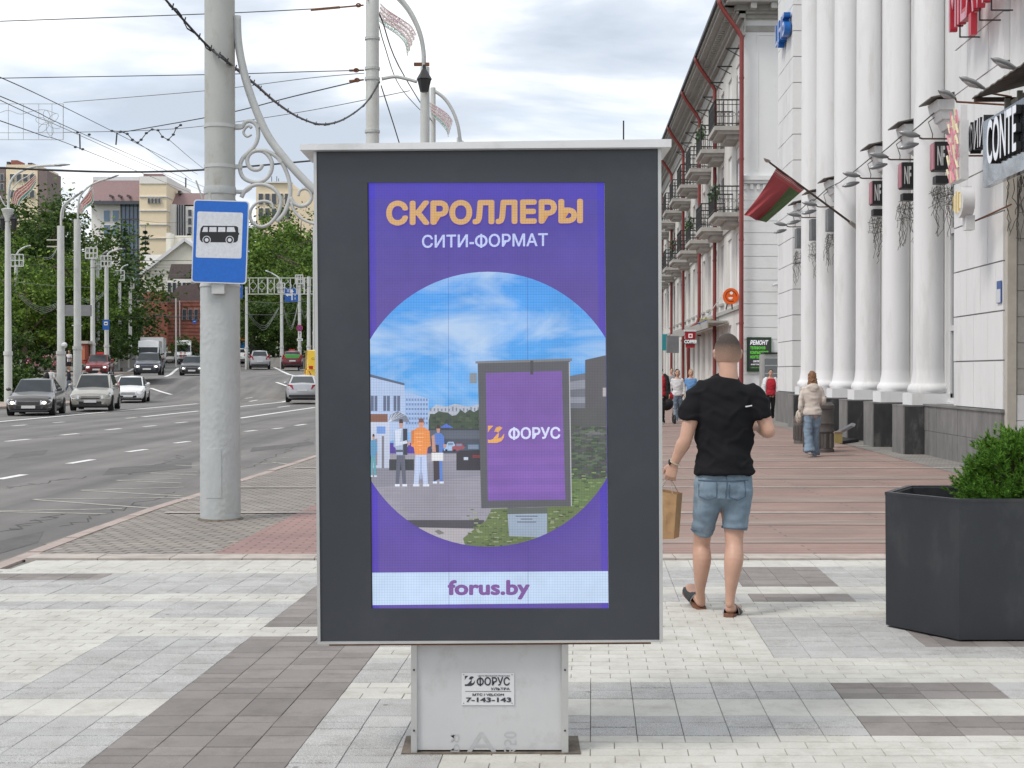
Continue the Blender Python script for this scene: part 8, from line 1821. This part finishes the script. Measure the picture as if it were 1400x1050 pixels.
for i in range(20): mb.beam(ringp[i], ringp[i+1], .017, .006, up=wd)
wt = mb.build('watch', mat('watch_steel', (.62, .56, .44), .35, metal=.4), man, local=True)
mb = MB(); cc_ = c+Vector((-.034, -.004, 0)); mb.ball(cc_, (.008, .02, .02), 12); mb.build('watch_face', M_DARK, wt, local=True)
# paper bag in his left hand
HB = Vector(M(915, 652, .05))+mo
bag = thing('paper_bag', 'brown kraft paper bag with string handles held by the man in black', 'bag', (P(905, 738, 9.05).x, 9.05, P(905, 738, 9.05).z))
a, b, c, d = P(884, 668, 9.0), P(925.5, 676, 8.98), P(921, 737, 9.0), P(886, 738, 9.0)
mb = MB(); dp = Vector((.05, .12, 0)); bw = [a, b, c, d]; fr0 = [Vector(v) for v in bw]; bk = [Vector(v)+dp for v in bw]
def quadgrid(mb, q, n, amp, seed):
    for i in range(n):
        for j in range(n):
            pp = []
            for (u, v) in ((i/n, j/n), ((i+1)/n, j/n), ((i+1)/n, (j+1)/n), (i/n, (j+1)/n)):
                p = q[0].lerp(q[1], u).lerp(q[3].lerp(q[2], u), v); e = min(u, 1-u, v, 1-v)*4; e = min(1, e); p = p+Vector((0, -1, 0))*amp*e*noise.noise(p*14+Vector((seed, 0, 0))); pp.append(p)
            mb.face(pp)
quadgrid(mb, [fr0[0], fr0[1], fr0[2], fr0[3]], 12, .022, 1); quadgrid(mb, [fr0[1], bk[1], bk[2], fr0[2]], 8, .02, 5); quadgrid(mb, [bk[1], bk[0], bk[3], bk[2]], 6, .01, 9); quadgrid(mb, [bk[0], fr0[0], fr0[3], bk[3]], 6, .01, 12); mb.face([fr0[3], fr0[2], bk[2], bk[3]])
mb.build('paper', mat('kraft_paper', (.40, .24, .12), .85, var=.12, scale=8, stain=(.27, .16, .08), stain_amt=.4, stain_scale=9), bag)
for q_ in (fr0, bk): mb = MB(); mb.tube(cat([q_[0].lerp(q_[1], .3), HB+Vector((0, 0, -.01)), q_[0].lerp(q_[1], .85)], 8), .0025, 5); mb.build('string_handle', M_BEIGE, bag)
# ---------------------------------------------------------------- passers-by
def walker(label, px, pyb, Y, H=1.68, face=1, stride=.22, top=None, topm=None, legm=None, legw=1.0, hair=None, hairm_=None, skin_=None, sleeve=1.0, armL=.1, armR=-.1, bag=None, vs=.012, hood=False, shoe=None, body_w=1.0, bare=False, jacket=None, bend=(0, 0), z=None):
    """face=+1 walks away from the viewer, -1 comes towards him"""
    p = P(px, pyb, Y); p.z = (T(Y) if z is None else z); t = thing('person', label, 'person', p, None, 0 if face == 1 else math.pi)
    k = H/1.75; V = lambda x, y, z_: Vector((x*k, y*k, z_*k)); skin_ = skin_ or M_SKIN; shoe = shoe or mat('white_shoe', (.5, .5, .5), .6); bw = body_w
    mb = MB(); hc = V(0, .02, 1.645); headgeo(mb, hc, k, 1)
    rings(mb, [V(0, 0, 1.56), V(0, -.005, 1.45)], [(.05*k, .05*k), (.06*k, .055*k)], 2, 12)
    torso = [V(0, 0, 1.44), V(0, 0, 1.36), V(0, .01, 1.22), V(0, .01, 1.08), V(0, 0, .95), V(0, 0, .86)]; tr = [(.13, .065), (.165, .085), (.155, .095), (.125, .085), (.155, .10), (.15, .10)]
    rings(mb, torso, [(a*k*bw, b*k*bw) for a, b in tr], 3, 14)
    arms = []
    for sg_, sw in ((-1, armL), (1, armR)):
        sh = V(sg_*.165*bw, 0, 1.40); el = V(sg_*.215*bw, -.02+sw*.4, 1.13); bd_ = bend[0] if sg_ < 0 else bend[1]
        wr = V(sg_*(.22-.06*bd_)*bw, sw*1.0+.22*bd_, .90+.25*bd_); arms.append((sg_, sh, el, wr)); rings(mb, [sh, sh.lerp(el, .5), el, el.lerp(wr, .5), wr], [.043*k, .040*k, .035*k, .032*k, .024*k], 3, 10); d = (wr-el).normalized(); hand(mb, wr, d, Vector((-sg_, .2, 0)), k*.95, .5, thumb=sg_)
    legs = []
    for sg_ in (-1, 1):
        f = stride*sg_; hp = V(sg_*.085, 0, .88); kn = V(sg_*.09, f*.45+.03, .48); an = V(sg_*.085, f, .10+(.06 if f < 0 else 0)); legs.append((hp, kn, an, f)); rings(mb, [hp, hp.lerp(kn, .5), kn, kn.lerp(an, .4), an], [.085*k, .072*k, .052*k, .05*k, .034*k], 3, 12); rings(mb, [an+V(0, -.03, -.05), an+V(0, .13, -.07)], [.033*k, .028*k], 2, 8)
    voxel(mb, 'body', skin_, t, vs, 2)
    if face == -1: facebits(t, hc, k, 1)
    mb = MB(); g = 1.16
    rings(mb, torso[0:5]+[V(0, 0, .87)], [(a*k*bw*g, b*k*bw*g+.012) for a, b in tr], 3, 18, dome=False)
    for (sg_, sh, el, wr) in arms:
        e = sh.lerp(el, min(1, sleeve*2)); q = [sh+Vector((-sg_*.02, 0, .01)), sh.lerp(el, .5 if sleeve >= .5 else sleeve), e]; rr = [.058*k, .054*k, .052*k]
        if sleeve > .5: q += [el.lerp(wr, (sleeve-.5)*2)]; rr += [.040*k]
        rings(mb, q, rr, 3, 12)
    if hood: mb.ball(V(0, -.075, 1.43), (.13*k, .075*k, .10*k), 16); rings(mb, [V(-.09, -.02, 1.47), V(-.05, -.10, 1.38), V(.05, -.10, 1.38), V(.09, -.02, 1.47)], [.035*k]*4, 3, 10)
    ff = lambda c: noise.noise(Vector((c.x*8, c.y*8, c.z*18)))*.014*k
    voxel(mb, top or 'top', topm, t, vs, 1, ff)
    if jacket:
        mb = MB(); 
        for sg_ in (-1, 1): rings(mb, [V(sg_*.12*bw, 0, 1.44), V(sg_*.17*bw, .01, 1.25), V(sg_*.17*bw, 0, 1.05), V(sg_*.175*bw, 0, .84)], [(.06*k, .10*k), (.075*k, .13*k), (.07*k, .125*k), (.08*k, .14*k)], 3, 14)
        for (sg_, sh, el, wr) in arms: rings(mb, [sh, el, el.lerp(wr, .85)], [.062*k, .055*k, .045*k], 3, 12)
        voxel(mb, 'jacket', jacket, t, vs, 1, ff)
    mb = MB(); rings(mb, [V(0, 0, 1.0), V(0, 0, .93), V(0, 0, .86)], [(.135*k*bw, .10*k*bw), (.165*k*bw, .115*k*bw), (.160*k*bw, .12*k*bw)], 3, 16, dome=False)
    mb.ball(V(0, 0, .83), (.08*k, .115*k, .08*k), 12)
    for (hp, kn, an, f) in legs: rings(mb, [hp+V(0, 0, .03), hp.lerp(kn, .5), kn, kn.lerp(an, .5), an+V(0, 0, -.05)], [.095*k, .085*k*(.5+.5*legw), .066*k*legw, .068*k*legw, .074*k*legw**1.5], 3, 14, dome=False)
    voxel(mb, 'trousers', legm, t, vs, 1, ff)
    for (hp, kn, an, f) in legs: mb = MB(); rings(mb, [an+V(0, -.05, -.065), an+V(0, .06, -.06), an+V(0, .15, -.072)], [(.04*k, .036*k), (.045*k, .038*k), (.035*k, .024*k)], 3, 12); mb.build('shoe', shoe, t, local=True, smooth=True)
    if hair:
        mb = MB(); mb.ball(hc+V(0, -.018, .022), (.086*k, .100*k, .105*k), 18)
        if hair == 'long': rings(mb, [hc+V(0, -.04, .04), hc+V(0, -.065, -.06), hc+V(0, -.075, -.15), hc+V(0, -.08, -.22)], [(.08*k, .06*k), (.095*k, .055*k), (.105*k, .05*k), (.085*k, .035*k)], 3, 14)
        if hair == 'bob': rings(mb, [hc+V(0, -.03, .03), hc+V(0, -.045, -.05), hc+V(0, -.05, -.10)], [(.085*k, .07*k), (.09*k, .06*k), (.08*k, .05*k)], 3, 14)
        # keep the face free
        mb.v = [(v[0], min(v[1], hc.y+.055*k) if v[2] > hc.z+.03*k else min(v[1], hc.y+.0*k), v[2]) for v in mb.v]
        hf = (lambda c: noise.noise(Vector((c.x*26, c.y*26, c.z*40)))*.016*k) if hair != 'short' else (lambda c: noise.noise(c*30)*.004)
        voxel(mb, 'hair', hairm_, t, max(.009, vs*.8), 1, hf)
    return t, k, arms
M_JEAN = denim('light_jeans', (.17, .23, .30), (.34, .42, .50)); M_JEAN2 = denim('mid_jeans', (.13, .17, .22), (.22, .27, .32)); M_DTR = mat('black_trousers', (.015, .015, .018), .9); M_HBR = mat('brown_hair', (.20, .10, .05), .7, var=.4, scale=30, bump=.6, bscale=60); M_HDK = mat('dark_hair', (.02, .014, .012), .7, var=.3, scale=30); M_HBL = mat('fair_hair', (.30, .19, .10), .7, var=.3, scale=30)
M_CRM = mat('cream_sweat', (.55, .49, .44), .9, var=.06, bump=.2, bscale=30); M_WHT = mat('white_top_cloth', (.62, .62, .63), .85, var=.04); M_BLU = mat('blue_top_cloth', (.12, .27, .52), .85); M_REDC = mat('red_top_cloth', (.42, .015, .03), .85); M_BKC = mat('black_cloth', (.015, .015, .017), .9); M_DNB = mat('dark_navy_cloth', (.02, .024, .035), .9)
t, k, ar = walker('woman with wavy brown hair in a cream hoodie and wide blue jeans walking away', 1110, 624, 25.6, 1.57, 1, .17, 'hoodie', M_CRM, M_JEAN, 1.35, 'long', M_HBR, sleeve=.95, armL=-.03, armR=.05, hood=True, bend=(0, .7), vs=.011, body_w=1.12)
wp = t.location
bgt = thing('handbag', 'small dotted cream and brown handbag of the woman in the cream hoodie', 'bag', wp+Vector((-.245, .0, .62)))
mb = MB(); c = wp+Vector((-.245, .0, .74)); mb.ball(c, (.055, .12, .13), 14); mb.build('pouch', mat('spotted', (.42, .36, .30), .8, var=.7, scale=22), bgt, smooth=True); mb = MB(); mb.tube([c+Vector((0, -.08, .08)), c+Vector((.04, -.02, .34)), c+Vector((0, .08, .08))], .008, 5); mb.build('strap', M_ARM, bgt)
t, k, ar = walker('woman in a red top, open white jacket and black trousers coming towards the viewer', 1053.5, 576, 45.6, 1.66, -1, .15, 'red_top', M_REDC, M_DTR, 1.0, 'short', M_HDK, sleeve=.2, armL=.05, armR=-.05, jacket=M_WHT, shoe=M_BKC, body_w=1.25, vs=.013)
wp = t.location; bgt = thing('handbag', 'dark handbag in the hand of the woman in the red top', 'bag', wp+Vector((.36, 0, .78))); mb = MB(); mb.ball(wp+Vector((.34, 0, .90)), (.12, .08, .14), 14); mb.build('pouch', mat('wine_leather', (.05, .012, .018), .5), bgt, smooth=True); mb = MB(); mb.tube([wp+Vector((.26, 0, 1.0)), wp+Vector((.33, 0, 1.1)), wp+Vector((.42, 0, 1.0))], .01, 5); mb.build('strap', M_BKC, bgt)
walker('dark-haired woman in a white jumper and blue jeans near the right edge of the stand', 926, 577, 44.2, 1.66, -1, .16, 'jumper', M_WHT, M_JEAN2, 1.2, 'bob', M_HDK, sleeve=.95, armL=.05, armR=-.05, vs=.013)
walker('fair-haired woman in a blue top half hidden behind the man in black', 944.5, 575, 46.5, 1.66, -1, .14, 'blue_top', M_BLU, M_JEAN2, 1.1, 'bob', M_HBL, sleeve=.3, armL=.04, armR=-.04, vs=.013)
walker('dark-haired person in red and black clothing beside the right edge of the stand', 902, 583, 40, 1.80, -1, .16, 'red_coat', M_REDC, M_DTR, 1.0, 'bob', M_HDK, sleeve=.95, jacket=M_BKC, vs=.014, body_w=1.15)
walker('distant person in grey clothing under the ribbed air-conditioner box', 918, 560, 60, 1.75, -1, .1, 'grey_top', mat('grey_cloth', (.28, .29, .31), .9), M_DTR, 1.0, 'short', M_HDK, sleeve=.9, vs=.018)
# pushchair
c = P(911, 560, 42.5); c.z = 0; pc_ = thing('pushchair', 'black pushchair wheels and frame peeking out beside the edge of the stand', 'pushchair', c)
for dx, dy, r in ((-.22, -.3, .13), (.22, -.3, .13), (-.26, .35, .16), (.26, .35, .16)): 
    mb = MB(); mb.tube([c+Vector((dx+r*0, dy+r*math.cos(a), r+.01+r*math.sin(a)*.92)) for a in [k*math.pi/8 for k in range(17)]], .03, 6); mb.build('wheel', M_TYRE, pc_)
mb = MB()
for sx in (-.22, .22): mb.tube([c+Vector((sx, -.3, .13)), c+Vector((sx, .1, .55)), c+Vector((sx, .5, 1.0))], .015, 6); mb.tube([c+Vector((sx, .35, .16)), c+Vector((sx, 0, .5))], .015, 6)
mb.tube([c+Vector((-.22, .5, 1.0)), c+Vector((.22, .5, 1.0))], .02, 6); mb.build('frame', M_CHR, pc_)
mb = MB(); mb.ball(c+Vector((0, -.02, .62)), (.22, .3, .22), 14); mb.build('seat', M_BKC, pc_, smooth=True)
mb = MB(); mb.ball(c+Vector((0, .05, .82)), (.23, .26, .2), 14); mb.build('hood', M_REDC, pc_, smooth=True)
# people on the crossing, left
def gz(px, pyb, Y): return P(px, pyb, Y).z
walker('person in a white shirt with a dark rucksack crossing behind the dark saloon', 70, 543, 84.5, 1.72, 1, .2, 'white_shirt', M_WHT, M_DNB, 1, 'short', M_HDK, sleeve=.5, vs=.02, z=gz(71, 541, 84.5))
p = P(65, 515, 84.5); ru = thing('rucksack', 'dark rucksack on the back of the person in a white shirt', 'bag', p+Vector((0, 0, -.3))); mb = MB(); mb.ball(p, (.2, .16, .28), 12); mb.build('pack', M_BKC, ru, smooth=True); mb = MB(); mb.tube([p+Vector((.1, 0, .25)), p+Vector((.24, 0, .1)), p+Vector((.12, 0, -.2))], .02, 5); mb.build('strap', M_BKC, ru)
t, _, _ = walker('man in a dark jacket and jeans striding across between the tall pale posts', 94, 540, 86, 1.76, 1, .32, 'dark_jacket', M_DNB, M_JEAN2, 1, 'short', M_HBR, sleeve=.95, armL=.1, armR=.2, vs=.02, z=gz(94, 540, 86)); t.rotation_euler.z = R(-80)
walker('dark-haired person in black crossing behind the beige estate', 115, 535, 88, 1.70, 1, .2, 'black_top', M_BKC, M_DTR, 1, 'bob', M_HDK, sleeve=.9, vs=.02, z=gz(115, 538, 88))
walker('child in a pink top crossing in front of the dark red taxi', 136, 530, 92, 1.25, 1, .15, 'pink_top', mat('pink_cloth', (.55, .12, .22), .85), M_DTR, 1, 'bob', M_HBL, sleeve=.4, vs=.02, z=gz(136, 531, 92))
walker('person in a white shirt standing on the far pavement by the posts', 94.5, 500, 104, 1.75, -1, .05, 'white_shirt', M_WHT, M_DTR, 1, 'short', M_HDK, sleeve=.4, vs=.022)
for i, (px, Y, pyb, tm, lab) in enumerate([(127, 104, 500, M_BKC, 'dark-clad pedestrian waiting beyond the red taxi'), (147, 108, 499, M_CRM, 'pale-clad pedestrian waiting beyond the red taxi')]): walker(lab, px, pyb, Y, 1.7, -1, .05, 'jacket', tm, M_DTR, 1, 'short', M_HDK, sleeve=.9, vs=.025)

bpy.data.scenes.remove(TS)
